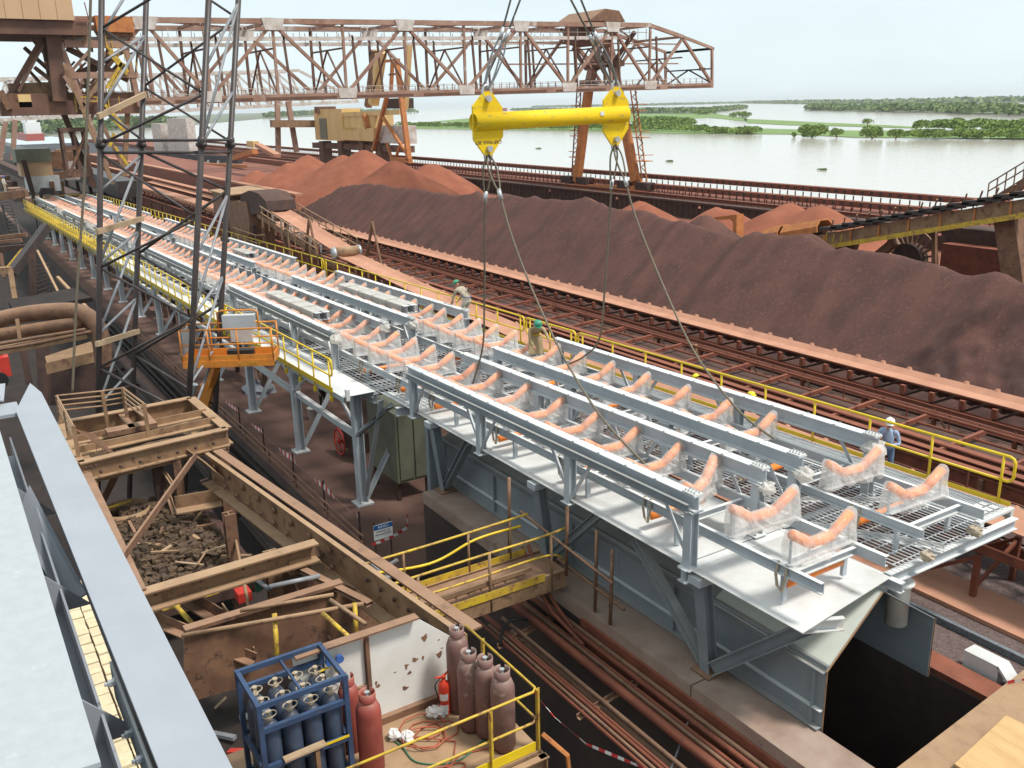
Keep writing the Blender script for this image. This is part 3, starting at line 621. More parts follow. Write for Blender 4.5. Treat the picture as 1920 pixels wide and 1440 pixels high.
# discharge head: hoods, chute, platforms
hd = empty('belt_discharge_head', (-62, 20.2, GRD), 'dusty brown discharge head with curved hood and chute at the top of the peach belt', 'machine')
def hull(name, pts, y0, y1, m_, root): return MB().plate([(x, y0, z) for x, z in pts], y1-y0, (0, -1, 0)).build(name, m_, root)
hull('hood', [(-57.6, 2.15), (-57.8, 2.75), (-59.2, 3.15), (-61.2, 3.2), (-63.0, 2.85), (-63.6, 2.0), (-62.0, 1.5)], 18.3, 20.2, 'rust_dark', hd)
hull('chute', [(-61.6, 2.45), (-66.5, 2.2), (-67.6, 1.2), (-67.0, -3.0), (-63.2, -3.0), (-61.4, 0.9)], 18.2, 20.0, 'rust_brown', hd)
MB().box((-69.2, 18.0, 1.2), (-66.6, 20.6, 2.75)).build('drive_box', 'rust_brown', hd)
MB().plate([(-69.4, 17.8, 2.76), (-64.2, 17.8, 2.76), (-63.4, 20.8, 2.9), (-69.4, 20.8, 2.9)], 0.08, (0, 0, 1)).build('roof_plate', 'rust_tan', hd)
MB().box((-63.2, 17.6, -0.4), (-58.2, 18.2, -0.3)).build('platform', 'rust_brown', hd)
MB().box((-64.5, 17.3, -1.5), (-59.2, 18.1, -1.4)).build('platform', 'rust_dark', hd)
for z in (0.15, 0.65): MB().path([(-63.2, 17.55, z), (-58.1, 17.55, z), (-57.9, 18.1, z)], 0.035, 6).build('platform_rail', 'rust_tan', hd)
for x in (-63, -61.4, -59.8, -58.2): MB().tube((x, 17.55, -2.5), (x, 17.55, 0.65), 0.035, 6).build('rail_post', 'rust_tan', hd)
for x in (-66.5, -60.5):
    for y in (18.2, 20.4): MB().beam((x, y, GRD), (x, y, 1.0), 0.25, 0.25).build('leg', 'rust_dark', hd)
for y in (17.95, 20.35):                                # side rails along the incline
    for i in range(9):
        xx = -48.5-1.15*i; zz = 0.35+(-47.4-xx)*0.128; MB().tube((xx, y, zz-0.5), (xx, y, zz+0.75), 0.035, 6).build('rail_post', 'rust_tan', hd)
    for dz in (0.35, 0.75): MB().tube((-48.4, y, 0.35+0.13+dz), (-58.0, y, 0.35+1.36+dz), 0.035, 6).build('side_rail', 'rust_tan', hd)
for x, y in ((-50.5, 18.2), (-46.6, 20.3)):            # raking gantry frames over the belt
    MB().beam((x-0.6, y, 0.2), (x+0.5, y, 2.35), 0.13, 0.1).beam((x+0.5, y, 2.35), (x+1.3, y, 0.2), 0.1, 0.1).build('belt_gantry', 'rust_brown', hd)
# service walkway with thin rusty rails beyond the dusty belt
wk = empty('service_walkway', (-14, 20.6, LEDGE), 'narrow rusty walkway with thin rails where the white helmeted worker stands', 'walkway')
MB().box((-48, 20.15, -1.82), (30, 21.0, -1.76)).build('deck', 'rust_dark', wk)
for z in (-1.25, -0.75): MB().tube((-48, 21.03, z), (30, 21.03, z), 0.02, 6).build('rail', 'rust_red', wk)
for i in range(26): MB().tube((30-3.0*i, 21.03, -1.8), (30-3.0*i, 21.03, -0.75), 0.02, 6).build('rail_post', 'rust_red', wk)
for i in range(20):
    for y in (20.2, 20.95): MB().beam((28-3.0*i, y, LEDGE-0.12), (28-3.0*i, y, -1.82), 0.1, 0.1).build('leg', 'rust_red', wk)
MB().chan((-48, 20.1, -2.0), (30, 20.1, -2.0), 0.08, 0.25, 0.02, -1).build('edge_channel', 'rust_red', wk)
# low rusted retaining wall with streaks and rail beams behind
wl_ = empty('rusted_retaining_wall', (-20, 25.5, GRD), 'long low rust streaked steel wall between the two yard conveyors', 'wall')
for i in range(30):
    a = 40-6.0*i; MB().box((a-5.97, 25.4, GRD), (a, 25.6, -2.75)).build('wall_panel', 'rust_red', wl_)
    MB().box((a-0.1, 25.28, GRD), (a+0.02, 25.398, -2.8)).build('wall_rib', 'rust_brown', wl_)
for z, y in ((-2.7, 25.5), (-3.05, 26.9), (-3.2, 28.0)): MB().ibeam((-140, y, z), (40, y, z), 0.3, 0.18, 0.03).build('rail_beam', 'rust_red', wl_)
MB().box((-140, 25.62, -3.5), (40, 30.0, -3.42)).build('deck', 'rust_dark', wl_)
# main yard conveyor in front of the dark pile
yc = empty('yard_conveyor', (-40, 33.5, GRD), 'long rusty yard conveyor with dusty belt in front of the dark ore pile', 'conveyor')
beltmesh([(60, -3.0), (-40, -3.0), (-170, -3.0)], 32.75, 34.3, 0.2).build('belt', 'belt_dust', yc)
for i in range(140):
    x = 12-1.3*i; idler_set(x, 32.75, 34.3, -3.1).build('idler', 'rust_dark', yc)
    MB().lathe((x+0.3, 34.38, -2.98), [(0.1, 0), (0.13, 0.05), (0.08, 0.16)], 7, (0, 0.3, 1)).build('idler_end', 'belt_dust', yc)
    MB().box((x-0.1, 32.52, -3.42), (x+0.1, 32.66, -3.05)).build('bracket', 'rust_red', yc)
for y in (32.62, 34.45): MB().chan((60, y, -3.62), (-170, y, -3.62), 0.1, 0.24, 0.02, 1).build('stringer', 'rust_red', yc)
MB().tube((60, 32.9, -4.15), (-170, 32.9, -4.15), 0.14, 8).build('service_pipe', 'belt_rubber', yc)
for i in range(56):
    x = 16-3.3*i; MB().beam((x, 32.6, GRD), (x, 32.6, -3.7), 0.14, 0.14).build('leg', 'rust_red', yc)
    MB().beam((x, 32.55, -3.7), (x+1.0, 32.5, GRD), 0.08, 0.06).build('leg_brace', 'rust_brown', yc)
for y in (30.3, 31.4):
    for z in (-3.6, -3.15, -2.95 if y < 31 else -3.4): MB().tube((60, y, z), (-170, y, z), 0.025, 5).build('walkway_rail', 'rust_red', yc)
    for i in range(62): MB().tube((14.5-2.9*i+(y-30), y, -4.0), (14.5-2.9*i+(y-30), y, -2.95 if y < 31 else -3.15), 0.03, 5).build('rail_post', 'rust_red', yc)
MB().box((-170, 30.3, -4.05), (60, 31.45, -4.0)).build('walkway', 'rust_red', yc)
MB().chan((60, 30.25, -4.2), (-170, 30.25, -4.2), 0.1, 0.3, 0.02, -1).build('walkway_channel', 'rust_red', yc)
MB().box((-32.52, 31.00, -3.29), (-32.25, 31.15, -3.66)).build('notice_board', 'rust_tan', yc)
ot = empty('under_conveyor_trestle', (-30, 29, GRD), 'dense rusty trestle bracing below the yard conveyor walkway', 'trestle')
for i in range(50):
    x = 14-2.2*i
    for y in (28.6, 30.1): MB().beam((x, y, GRD), (x, y, -3.5), 0.13, 0.13).build('leg', 'rust_red', ot)
    MB().beam((x, 28.5, -3.6), (x-2.2, 28.5, GRD+.1), 0.07, 0.07).build('brace', 'rust_brown', ot)
    MB().beam((x, 26.2, -3.3), (x, 30.2, -3.1), 0.12, 0.16).build('cross_tie', 'rust_red', ot)
for z, y in ((-3.2, 29.4), (-2.6, 29.0), (-3.0, 27.5)): MB().tube((40, y, z), (-110, y, z), 0.05, 6).build('pipe', 'rust_red', ot)
# red corrugated slopes and rail runways farther along the yard at the left
rw = empty('red_yard_wall', (-150, 36, GRD), 'long brick red sheet wall with sloping fascia left of the discharge head', 'wall')
for i in range(30):
    a = -104-5.0*i; MB().plate([(a, 35.4, GRD), (a-4.97, 35.4, GRD), (a-4.97, 36.4, -1.2), (a, 36.4, -1.2)], 0.1, (0, -0.96, 0.27)).build('wall_panel', 'rust_red', rw)
    for k in range(2): MB().beam((a-2.5*k, 34.6, GRD), (a-2.5*k, 35.3, -2.6), 0.12, 0.12).build('rib', 'rust_red', rw)
MB().box((-254, 36.35, -1.2), (-104, 37.3, -1.0)).build('wall_cap', 'belt_dust', rw)
MB().box((-254, 34.2, -2.62), (-104, 35.2, -2.5)).build('fascia', 'belt_dust', rw)
rt_ = empty('left_yard_trestle', (-110, 27, GRD), 'rusty open trestle runway with tooth edged belt beside the gallery far end', 'trestle')
for i in range(44):
    x = -70-2.4*i
    for y in (26.0, 28.4): MB().beam((x, y, GRD), (x, y, -2.1), 0.12, 0.12).build('leg', 'rust_red', rt_)
    MB().beam((x, 25.95, -3.4), (x-2.4, 25.95, -2.2), 0.08, 0.08).build('brace', 'rust_red', rt_)
for z in (-3.5, -2.8, -2.1): MB().beam((-70, 25.95, z), (-176, 25.95, z), 0.1, 0.1).build('runner', 'rust_red', rt_)
MB().box((-176, 25.9, -2.0), (-70, 28.5, -1.9)).build('deck', 'belt_dust', rt_)
for i in range(80): MB().box((-70.6-1.3*i, 25.8, -1.9), (-70.2-1.3*i, 26.4, -1.7)).build('idler_end', 'rust_brown', rt_)

m = MB(); m.box((-400, 9.96, GRD+0.002), (-112, 34.0, GRD+0.03)); struct('dark_apron', m, 'pit_black')  # thin dark sheet laid over the far ground to darken it
fl = empty('far_dark_gallery', (-190, 24, GRD), 'dark enclosed conveyor gallery at far left beyond the transfer house', 'conveyor')
MB().beam((-135, 24, -1.6), (-330, 24, -0.5), 2.6, 2.2).build('gallery_box', 'mast_steel', fl); MB().beam((-133, 17, -2.2), (-300, 15, -1.2), 1.6, 1.2).build('gallery_box', 'rust_dark', fl)
for i in range(12): MB().beam((-140-14*i, 24, GRD), (-140-14*i, 24, -2.4), 0.5, 0.5).build('leg', 'rust_dark', fl); MB().box((-142-14*i, 13, GRD), (-138-14*i, 15.5, GRD+1.2+.3*(i % 3))).build('pump_house', 'rust_brown' if i % 2 else 'rust_dark', fl)
# ================================================================ ore piles
def interp(tab, x):
    if x <= tab[0][0]: return tab[0][1]
    for (a, za), (b, zb) in zip(tab[:-1], tab[1:]):
        if x <= b:
            t = (x-a)/(b-a); t = t*t*(3-2*t)*0.3+t*0.7; return za+(zb-za)*t
    return tab[-1][1]
def heap(name, tops, x0, x1, y0, y1, nx, ny, m_, label, rep=0.72, floor=FLOOR, rough=0.12, ridge=None, chan_=0.0):
    vs = []; fs = []
    for i in range(nx+1):
        x = x0+(x1-x0)*i/nx
        for j in range(ny+1):
            y = y0+(y1-y0)*j/ny
            z = floor-0.3
            if ridge:
                yr, tab = ridge; wob = 0.8*mnoise.noise((x*0.11, 3.3, 0)); d = abs(y-yr-wob)
                z = max(z, interp(tab, x)-rep*(math.sqrt(d*d+0.06)-0.245)*(1+0.05*mnoise.noise((x*0.25, y*0.1, 1.7))))
            for (tx, ty, tz) in tops:
                d = math.hypot(x-tx, y-ty); d = d*(1+0.10*mnoise.noise((math.atan2(y-ty, x-tx)*2.1+tx, tz, 0.3)))
                z = max(z, tz-rep*(math.sqrt(d*d+0.25)-0.5))
            n = rough*(mnoise.noise((x*0.35, y*0.35, 2))+0.5*mnoise.noise((x*0.9, y*0.9, 5)))
            if chan_:
                q_ = 1-abs(2*mnoise.noise((x*0.42+y*0.10, y*0.04, 9))); n += chan_*(q_-0.5)*1.2+0.05*mnoise.noise((x*2.3+y*.4, y*0.12, 5))+0.035*mnoise.noise((x*4, y*4, 6))
                sx = x+25.5-0.62*(y-39)+0.35*mnoise.noise((x*1.1, y*1.1, 4))      # a slumped scar at the near end
                if y < 42.2 and x > -27.5:
                    k_ = max(0, min(1, sx*2.2))*max(0, min(1, (42.2-y)*.8))*max(0, min(1, (y-35.5)*.6))
                    n -= k_*(0.5+0.28*mnoise.noise((x*1.5, y*1.5, 7))+0.12*mnoise.noise((x*4, y*4, 3)))
            vs.append((x, y, z+n))
    for i in range(nx):
        for j in range(ny):
            a = i*(ny+1)+j; fs.append((a, a+ny+1, a+ny+2, a+1))
    w = MB(); w.add(vs, fs)
    if chan_:                                             # darker tone along the slumped scar and in patches beside it
        o = w.build(name, m_, None, True); at = o.data.attributes.new('scar_dark', 'FLOAT', 'POINT'); vals = []
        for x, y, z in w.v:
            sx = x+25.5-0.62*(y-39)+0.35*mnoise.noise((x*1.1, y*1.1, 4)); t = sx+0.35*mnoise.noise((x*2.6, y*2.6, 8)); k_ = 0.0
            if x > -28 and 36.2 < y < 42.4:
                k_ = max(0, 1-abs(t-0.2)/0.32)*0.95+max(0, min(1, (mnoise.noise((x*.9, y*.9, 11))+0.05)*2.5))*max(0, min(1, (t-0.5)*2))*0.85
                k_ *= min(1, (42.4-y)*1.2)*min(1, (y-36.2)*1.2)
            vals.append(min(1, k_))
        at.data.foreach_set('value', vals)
        return tag(o, label, 'ore pile')
    return tag(w.build(name, m_, None, True), label, 'ore pile')
ridge_px = [(-123.33, 43.50, -5.01), (-114.86, 43.50, -2.76), (-107.37, 43.50, -0.84), (-97.83, 43.50, 0.03), (-88.39, 43.50, 0.01), (-78.13, 43.50, -0.01), (-74.56, 43.50, 0.62), (-71.74, 43.50, 0.24), (-69.46, 43.50, 0.76), (-65.24, 43.50, 0.86), (-60.64, 43.50, 0.76), (-58.15, 43.50, 1.14), (-54.50, 43.50, 0.53), (-51.44, 43.50, 0.67), (-49.13, 43.50, 0.34), (-46.44, 43.50, 0.36), (-43.41, 43.50, -0.01), (-41.52, 43.50, -0.13), (-40.00, 43.50, 0.36), (-38.50, 43.50, 0.38), (-36.50, 43.50, 0.65), (-34.52, 43.50, 0.00), (-32.73, 43.50, 0.18), (-31.33, 43.50, -0.04), (-28.44, 43.50, -0.02), (-26.63, 43.50, -0.27), (-24.98, 43.50, -0.10), (-24.18, 43.50, -0.07), (-23.36, 43.50, -0.34)]
tab = [(p[0], p[2]) for p in ridge_px]; tab = [(-150, FLOOR-0.5)]+tab+[(-17, -0.9), (-8, -1.5), (10, -3)]
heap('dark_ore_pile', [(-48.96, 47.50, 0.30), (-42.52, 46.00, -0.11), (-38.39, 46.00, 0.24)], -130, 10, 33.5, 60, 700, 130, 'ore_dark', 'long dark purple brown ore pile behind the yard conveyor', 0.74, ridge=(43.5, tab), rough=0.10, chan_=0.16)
heap('red_ore_pile', [(-142.79, 62.00, 1.88), (-179.66, 66.00, -0.28), (-154.43, 63.00, 0.63), (-126.73, 60.00, 0.86), (-179.51, 62.00, -1.63), (-193.96, 60.00, -3.49)], -260, -95, 41, 84, 170, 60, 'ore_red', 'tall red ore pile below the cream machine at left', 0.62)
heap('red_ore_pile', [(-152.18, 80.00, -1.55), (-153.43, 79.00, -1.74)], -190, -115, 70, 87.4, 70, 30, 'ore_red', 'small red ore pile against the wharf wall near the left rope', 0.62)
heap('red_ore_pile', [(-87.71, 66.00, -2.41), (-80.45, 68.00, -2.28), (-76.75, 66.00, -2.22), (-101.20, 70.00, -3.90)], -110, -62, 56, 80, 90, 50, 'ore_red', 'low red ore piles below the wharf portal leg', 0.62)
heap('red_ore_pile', [(-68.40, 68.00, -2.06), (-67.52, 69.00, -2.28)], -90, -56, 56, 80, 70, 40, 'ore_red', 'red ore pile behind the yellow frame in the centre right', 0.62)
heap('red_ore_pile', [(-57.41, 66.00, -0.73), (-53.87, 66.00, -0.56), (-57.43, 64.00, -1.25)], -78, -30, 54, 80, 90, 40, 'ore_red', 'broad red ore pile behind the covered boom tail at right', 0.62)
heap('red_ore_pile', [(-20, 72, -1.2), (-8, 74, -1.0)], -40, 20, 58, 86, 70, 40, 'ore_red', 'red ore slope seen below the reclaimer boom at far right', 0.55)
heap('coal_pile', [(-362.39, 30.00, -4.75), (-276.92, 31.00, -2.60), (-241.18, 32.00, -1.92)], -330, -140, 22, 36, 80, 24, 'coal', 'black coal heap left of the bridge tower foot', 0.6, GRD)
heap('coal_pile', [(-878.86, 70.00, -15.82), (-676.68, 72.00, -12.01), (-211.60, 50.00, -5.11)], -600, -170, 40, 90, 90, 30, 'coal', 'black coal heaps far at the left behind the bridge leg', 0.5)

# ================================================================ wharf, river, islands
m = MB(); m.box((-600, 88.2, FLOOR-2), (200, 106, -5.6)); struct('wharf', m, 'ground_yard')
ww = empty('wharf_sheet_wall', (-80, 88, FLOOR), 'dark corrugated rust streaked retaining wall below the wharf rails', 'wall')
def corr(x0, x1, y, z0, z1, p=0.55, d=0.22):
    w = MB(); n = int((x1-x0)/p); pts = []
    for i in range(n+1):
        x = x0+p*i; o = d if i % 2 else 0; pts += [(x, y-o), (x+p*0.6, y-o)]
    vs = [(x, yy, z0) for x, yy in pts]+[(x, yy, z1) for x, yy in pts]; k = len(pts)
    return w.add(vs, [(i, i+1, k+i+1, k+i) for i in range(k-1)])
for i in range(16): corr(-250+17.6*i, -250+17.6*(i+1)-0.3, 88.0, FLOOR, -4.95).build('sheet_panel', 'rust_dark', ww)
MB().box((-250, 87.5, -4.95), (40, 88.6, -4.7)).build('cap_beam', 'rust_dark', ww)
def wharf_conveyor(y, z, label):
    r = empty('wharf_conveyor', (-80, y, -5.6), label, 'conveyor', 'rusty conveyors along the wharf')
    beltmesh([(120, z), (-420, z)], y-0.7, y+0.7, 0.2).build('belt', 'rust_red', r)
    for yy in (y-0.85, y+0.85): MB().beam((120, yy, z-0.28), (-420, yy, z-0.28), 0.12, 0.5).build('stringer', 'rust_red', r)
    k = MB(); l = MB()
    for i in range(300):
        x = 20-1.35*i; k.box((x-0.2, y-0.95, z-0.42), (x+0.2, y-0.8, z+0.12)); l.box((x-0.07, y-0.9, -5.6), (x+0.07, y-0.8, z-0.6))
    tag(k.build('idler_frames', 'rust_dark', r), kind='stuff'); tag(l.build('legs', 'rust_red', r), kind='stuff')
wharf_conveyor(96.0, -3.9, 'nearer of the two rusty wharf conveyors along the river edge')
wharf_conveyor(101.5, -3.1, 'farther of the two rusty wharf conveyors along the river edge')
MB_ = MB().ibeam((-420, 90.5, -5.3), (40, 90.5, -5.3), 0.5, 0.5, 0.06).build('crane_rail', 'rust_red'); tag(MB_, 'rusty crane runway rail beam along the wharf wall', 'rail')
MB_ = MB().ibeam((-420, 92.6, -4.9), (40, 92.6, -4.9), 0.4, 0.4, 0.06).build('crane_rail', 'rust_red'); tag(MB_, 'second rusty rail beam behind the crane runway', 'rail')

# river: glossy silty water
wm = bpy.data.materials.new('water'); wm.use_nodes = True; MATS['water'] = wm; nt = wm.node_tree; b = nt.nodes['Principled BSDF']
b.inputs['Base Color'].default_value = (0.50, 0.45, 0.40, 1); b.inputs['Roughness'].default_value = 0.12; b.inputs['IOR'].default_value = 1.33
gn = nt.nodes.new('ShaderNodeNewGeometry'); mpg = nt.nodes.new('ShaderNodeMapping'); mpg.inputs['Scale'].default_value = (0.25, 0.6, 1)
n1 = nt.nodes.new('ShaderNodeTexNoise'); n1.inputs['Scale'].default_value = 0.8; n1.inputs['Detail'].default_value = 5
bp = nt.nodes.new('ShaderNodeBump'); bp.inputs['Strength'].default_value = 0.22; bp.inputs['Distance'].default_value = 0.3
nt.links.new(gn.outputs['Position'], mpg.inputs['Vector']); nt.links.new(mpg.outputs['Vector'], n1.inputs['Vector']); nt.links.new(n1.outputs['Fac'], bp.inputs['Height']); nt.links.new(bp.outputs['Normal'], b.inputs['Normal'])
RIV = -9.5
m = MB(); m.add([(-9000, 105.8, RIV), (5000, 105.8, RIV), (5000, 9000, RIV), (-9000, 9000, RIV)], [(0, 1, 2, 3)]); struct('river', m, 'water')
def land(name, pts, z, m_, kind='structure'):
    w = MB(); n = len(pts); w.add([(p[0], p[1], z) for p in pts]+[(p[0], p[1], RIV-1) for p in pts], [tuple(range(n))]+[(i, n+i, n+(i+1) % n, (i+1) % n) for i in range(n)])
    me = w.build(name, m_); 
    return tag(me, kind=kind)
ZI = RIV+0.25
# long marsh island nearest the camera, front bank and back edge
land('marsh_island', [(-781.29, 371.63, -9.50), (-648.89, 382.78, -9.50), (-517.87, 389.50, -9.50), (-411.47, 378.85, -9.50), (-347.84, 396.29, -9.50), (-290.97, 375.51, -9.50), (-258.14, 384.44, -9.50), (-213.42, 387.91, -9.50), (-272.15, 493.39, -9.50), (-316.09, 460.62, -9.50), (-365.92, 452.70, -9.50), (-444.44, 470.17, -9.50), (-504.79, 490.35, -9.50), (-633.25, 551.57, -9.50), (-677.05, 527.08, -9.50), (-699.17, 472.83, -9.50), (-913.41, 525.40, -9.50), (-956.09, 455.03, -9.50)], ZI, 'marsh_grass')
land('marsh_bank', [(-688.28, 715.98, -9.50), (-554.78, 580.42, -9.50), (-472.26, 537.43, -9.50), (-415.86, 524.83, -9.50), (-343.16, 499.79, -9.50), (-353.79, 517.79, -9.50), (-403.19, 552.10, -9.50), (-479.08, 592.03, -9.50), (-567.31, 645.24, -9.50)], ZI, 'marsh_grass')
land('marsh_flat', [(-1064.01, 550.58, -9.50), (-810.03, 541.26, -9.50), (-699.65, 576.40, -9.50), (-784.50, 761.51, -9.50), (-597.33, 624.83, -9.50), (-705.34, 737.57, -9.50), (-1045.60, 1025.50, -9.50), (-1407.71, 1185.47, -9.50), (-1626.25, 1086.95, -9.50), (-1281.77, 737.57, -9.50)], ZI, 'marsh_grass')
land('far_island', [(-1911.55, 1247.08, -9.50), (-1305.03, 1074.80, -9.50), (-1059.57, 1028.16, -9.50), (-1640.22, 1713.39, -9.50), (-2649.81, 2488.44, -9.50), (-3298.01, 2480.11, -9.50)], ZI, 'far_land')
land('wooded_island', [(-1078.69, 1270.34, -9.50), (-791.52, 1070.35, -9.50), (-645.68, 976.22, -9.50), (-460.00, 830.77, -9.50), (-394.15, 842.81, -9.50), (-752.66, 1603.92, -9.50), (-1241.01, 1950.04, -9.50), (-1599.44, 1971.47, -9.50)], ZI, 'far_land')
land('far_shore', [(-5050.91, 5218.38, -9.50), (-2253.53, 2776.82, -9.50), (-940.59, 2108.67, -9.50), (4900, 6000, 0), (3000, 8900, 0), (-6500, 8900, 0), (-8500, 7000, 0), (-5569.99, 3723.56, -9.50), (-4508.49, 3795.69, -9.50)], RIV+1.0, 'far_land')
land('left_shore', [(-2959.30, 1471.27, -9.50), (-2260.53, 737.57, -9.50), (-1323.88, 306.70, -9.50), (-940.23, 93.05, -9.50), (-901.42, -10.38, -9.50), (-2500, 300, 0), (-8900, 2500, 0), (-5831.85, 2400.27, -9.50)], RIV+0.8, 'far_land')


# ================================================================ vegetation on the islands
def leaf_mass(w, c, rx, ry, rz, n, s, rnd, lobes=7):
    L = [(c[0]+rnd.uniform(-.6, .6)*rx, c[1]+rnd.uniform(-.6, .6)*ry, c[2]+rz*rnd.uniform(.35, .75), rnd.uniform(.35, .6)) for _ in range(lobes)]
    for i in range(n):
        lx, ly, lz, lr = rnd.choice(L); a = rnd.uniform(0, 2*math.pi); h = rnd.uniform(-.6, 1); q = math.sqrt(max(0, 1-h*h))*lr; q *= rnd.uniform(.75, 1.08)
        p = V((lx+rx*q*math.cos(a), ly+ry*q*math.sin(a), max(c[2]+0.05*rz, lz+rz*lr*h*0.8)))
        u = V((rnd.gauss(0, 1), rnd.gauss(0, 1), rnd.gauss(0, 1))).normalized(); v = u.orthogonal().normalized(); t = s*rnd.uniform(.6, 1.3)
        w.add([p-u*t-v*t*.6, p+u*t-v*t*.6, p+u*t+v*t*.6, p-u*t+v*t*.6], [(0, 1, 2, 3)])
def bush(px0, px1, h, rx_scale, label, n=900, seed=1):
    rnd = random.Random(seed); c = (V(px0)+V(px1))/2; r = (V(px1)-V(px0)).length/2
    root = empty('shrub', (c.x, c.y, ZI), label, 'shrub', 'shrubs on the river islands')
    w = MB(); leaf_mass(w, (c.x, c.y, ZI), r, r*0.8, h, n, max(0.28, r*0.075), rnd, 9); w.build('crown', 'leaf_near', root)
    t = MB()
    for k in range(4):
        a = rnd.uniform(0, 6.28); t.path([(c.x, c.y, ZI-0.3), (c.x+.3*r*math.cos(a), c.y+.3*r*math.sin(a), ZI+h*.35), (c.x+.5*r*math.cos(a), c.y+.5*r*math.sin(a), ZI+h*.6)], [0.22, 0.14, 0.06], 5)
    t.build('trunk', 'timber', root)
bush((-314.85, 364.14, -9.50), (-301.60, 370.44, -9.50), 5.0, 1, 'large rounded shrub on the near bank, left of a narrow one', 1500, 3)
bush((-300.71, 370.87, -9.50), (-294.92, 373.62, -9.50), 3.6, 1, 'narrow shrub on the near bank right of the large rounded one', 700, 4)
bush((-280.23, 366.95, -9.50), (-271.35, 371.33, -9.50), 4.6, 1, 'round shrub standing apart on the near bank, second from the thicket', 1200, 5)
bush((-267.01, 366.92, -9.50), (-259.69, 370.61, -9.50), 3.8, 1, 'shrub on the near bank next to the dense thicket at right', 900, 6)
bush((-381.41, 391.08, -9.50), (-362.71, 390.08, -9.50), 3.6, 1, 'low shrub on the near bank with a water gap behind it', 900, 7)
bush((-400.41, 392.52, -9.50), (-383.15, 390.37, -9.50), 3.2, 1, 'small low shrub on the near bank just right of the crane truss end', 800, 8)
bush((-317.19, 363.03, -9.50), (-314.85, 364.14, -9.50), 2.2, 1, 'tiny shrub at the foot of the large rounded shrub', 250, 9)
bush((-707.35, 726.53, -9.50), (-691.98, 726.68, -9.50), 6.5, 1, 'lone round tree on the marsh bank beyond the near island', 700, 10)
bush((-752.75, 760.90, -9.50), (-740.65, 760.67, -9.50), 5.5, 1, 'smaller tree left of the lone round tree on the marsh bank', 400, 11)
bush((-427.21, 559.83, -9.50), (-420.06, 561.25, -9.50), 4.0, 1, 'solitary dark bush on the thin marsh spit', 500, 12)
bush((-958.67, 911.59, -9.50), (-931.97, 908.33, -9.50), 7.0, 1, 'clump of trees at the tip of the middle island', 500, 13)
def wood(name, line, depth, h, n, s, m_, seed, zb=ZI):
    rnd = random.Random(seed); w = MB(); pts = [V(p) for p in line]; Ls = [(b-a).length for a, b in zip(pts[:-1], pts[1:])]; T = sum(Ls)
    cl = []
    k = max(6, int(T/(h*1.3)))
    for i in range(k*3):
        t = rnd.uniform(0, T); j = 0
        while t > Ls[j] and j < len(Ls)-1: t -= Ls[j]; j += 1
        p = pts[j].lerp(pts[j+1], t/Ls[j]); away = V((p.x, p.y, 0)).normalized(); e = rnd.uniform(0, 1)
        cl.append((p+away*depth*e, h*rnd.uniform(.6, 1.15), h*rnd.uniform(.7, 1.3)))
    for i in range(n):
        c, hh, r = rnd.choice(cl); a = rnd.uniform(0, 6.283); el = rnd.uniform(-.2, 1.0); q = math.sqrt(1-el*el*0.98)
        p = V((c.x+r*q*math.cos(a), c.y+r*q*math.sin(a), zb+hh*(0.45+0.5*el)))
        u = V((rnd.gauss(0, 1), rnd.gauss(0, 1), rnd.gauss(0, .8))).normalized(); v = u.orthogonal().normalized(); t = s*rnd.uniform(.6, 1.4)
        w.add([p-u*t-v*t*.7, p+u*t-v*t*.7, p+u*t+v*t*.7, p-u*t+v*t*.7], [(0, 1, 2, 3)])
    return w.build(name, m_)
def woods(line, depth, h, n, s, m_, seed, label):
    o = wood('thicket', line, depth, h, n, s, m_, seed); tag(o, label, 'thicket', kind='stuff')
woods([(-255.03, 366.61, -9.50), (-240.91, 373.83, -9.50), (-228.23, 380.33, -9.50), (-210.04, 383.78, -9.50)], 14, 3.7, 9000, 0.42, 'leaf_near', 21, 'dense green thicket on the near bank at the right edge')
woods([(-319.84, 468.41, -9.50), (-295.91, 467.73, -9.50), (-251.81, 459.19, -9.50)], 30, 5.2, 8000, 0.6, 'leaf_near', 22, 'second row of thicket behind the near bank at right')
woods([(-839.95, 405.33, -9.50), (-709.08, 407.72, -9.50), (-597.41, 399.11, -9.50), (-515.81, 401.60, -9.50), (-451.70, 402.38, -9.50), (-402.86, 391.55, -9.50)], 22, 4.2, 16000, 0.5, 'leaf_near', 23, 'green shrub belt along the near bank behind the yellow spreader')
woods([(-590.40, 497.46, -9.50), (-507.05, 476.89, -9.50)], 30, 6.5, 4000, 0.6, 'leaf_near', 24, 'taller bushes in the middle of the near island by the crane leg')
woods([(-2768.76, 1762.80, -9.50), (-1764.78, 1327.15, -9.50), (-1334.13, 1123.53, -9.50), (-1041.85, 989.53, -9.50), (-1547.42, 1608.06, -9.50)], 160, 8, 16000, 1.5, 'leaf_far', 25, 'distant wooded island in the middle of the river')
woods([(-1075.56, 1269.26, -9.50), (-877.90, 1128.17, -9.50), (-645.68, 976.22, -9.50), (-498.66, 834.64, -9.50), (-408.81, 789.11, -9.50)], 260, 9, 24000, 1.5, 'leaf_far', 26, 'long wooded island along the far channel at right')
woods([(-4565.91, 4717.42, -9.50), (-2144.01, 2641.97, -9.50), (-1530.97, 2404.82, -9.50), (-1032.50, 2198.01, -9.50)], 600, 12, 7000, 4.5, 'leaf_far', 27, 'far tree line along the horizon at right')
woods([(-5569.99, 3723.56, -9.50), (-4508.49, 3795.69, -9.50), (-4565.91, 4717.42, -9.50)], 400, 11, 4000, 4.5, 'leaf_far', 28, 'far tree line along the horizon behind the portal crane')
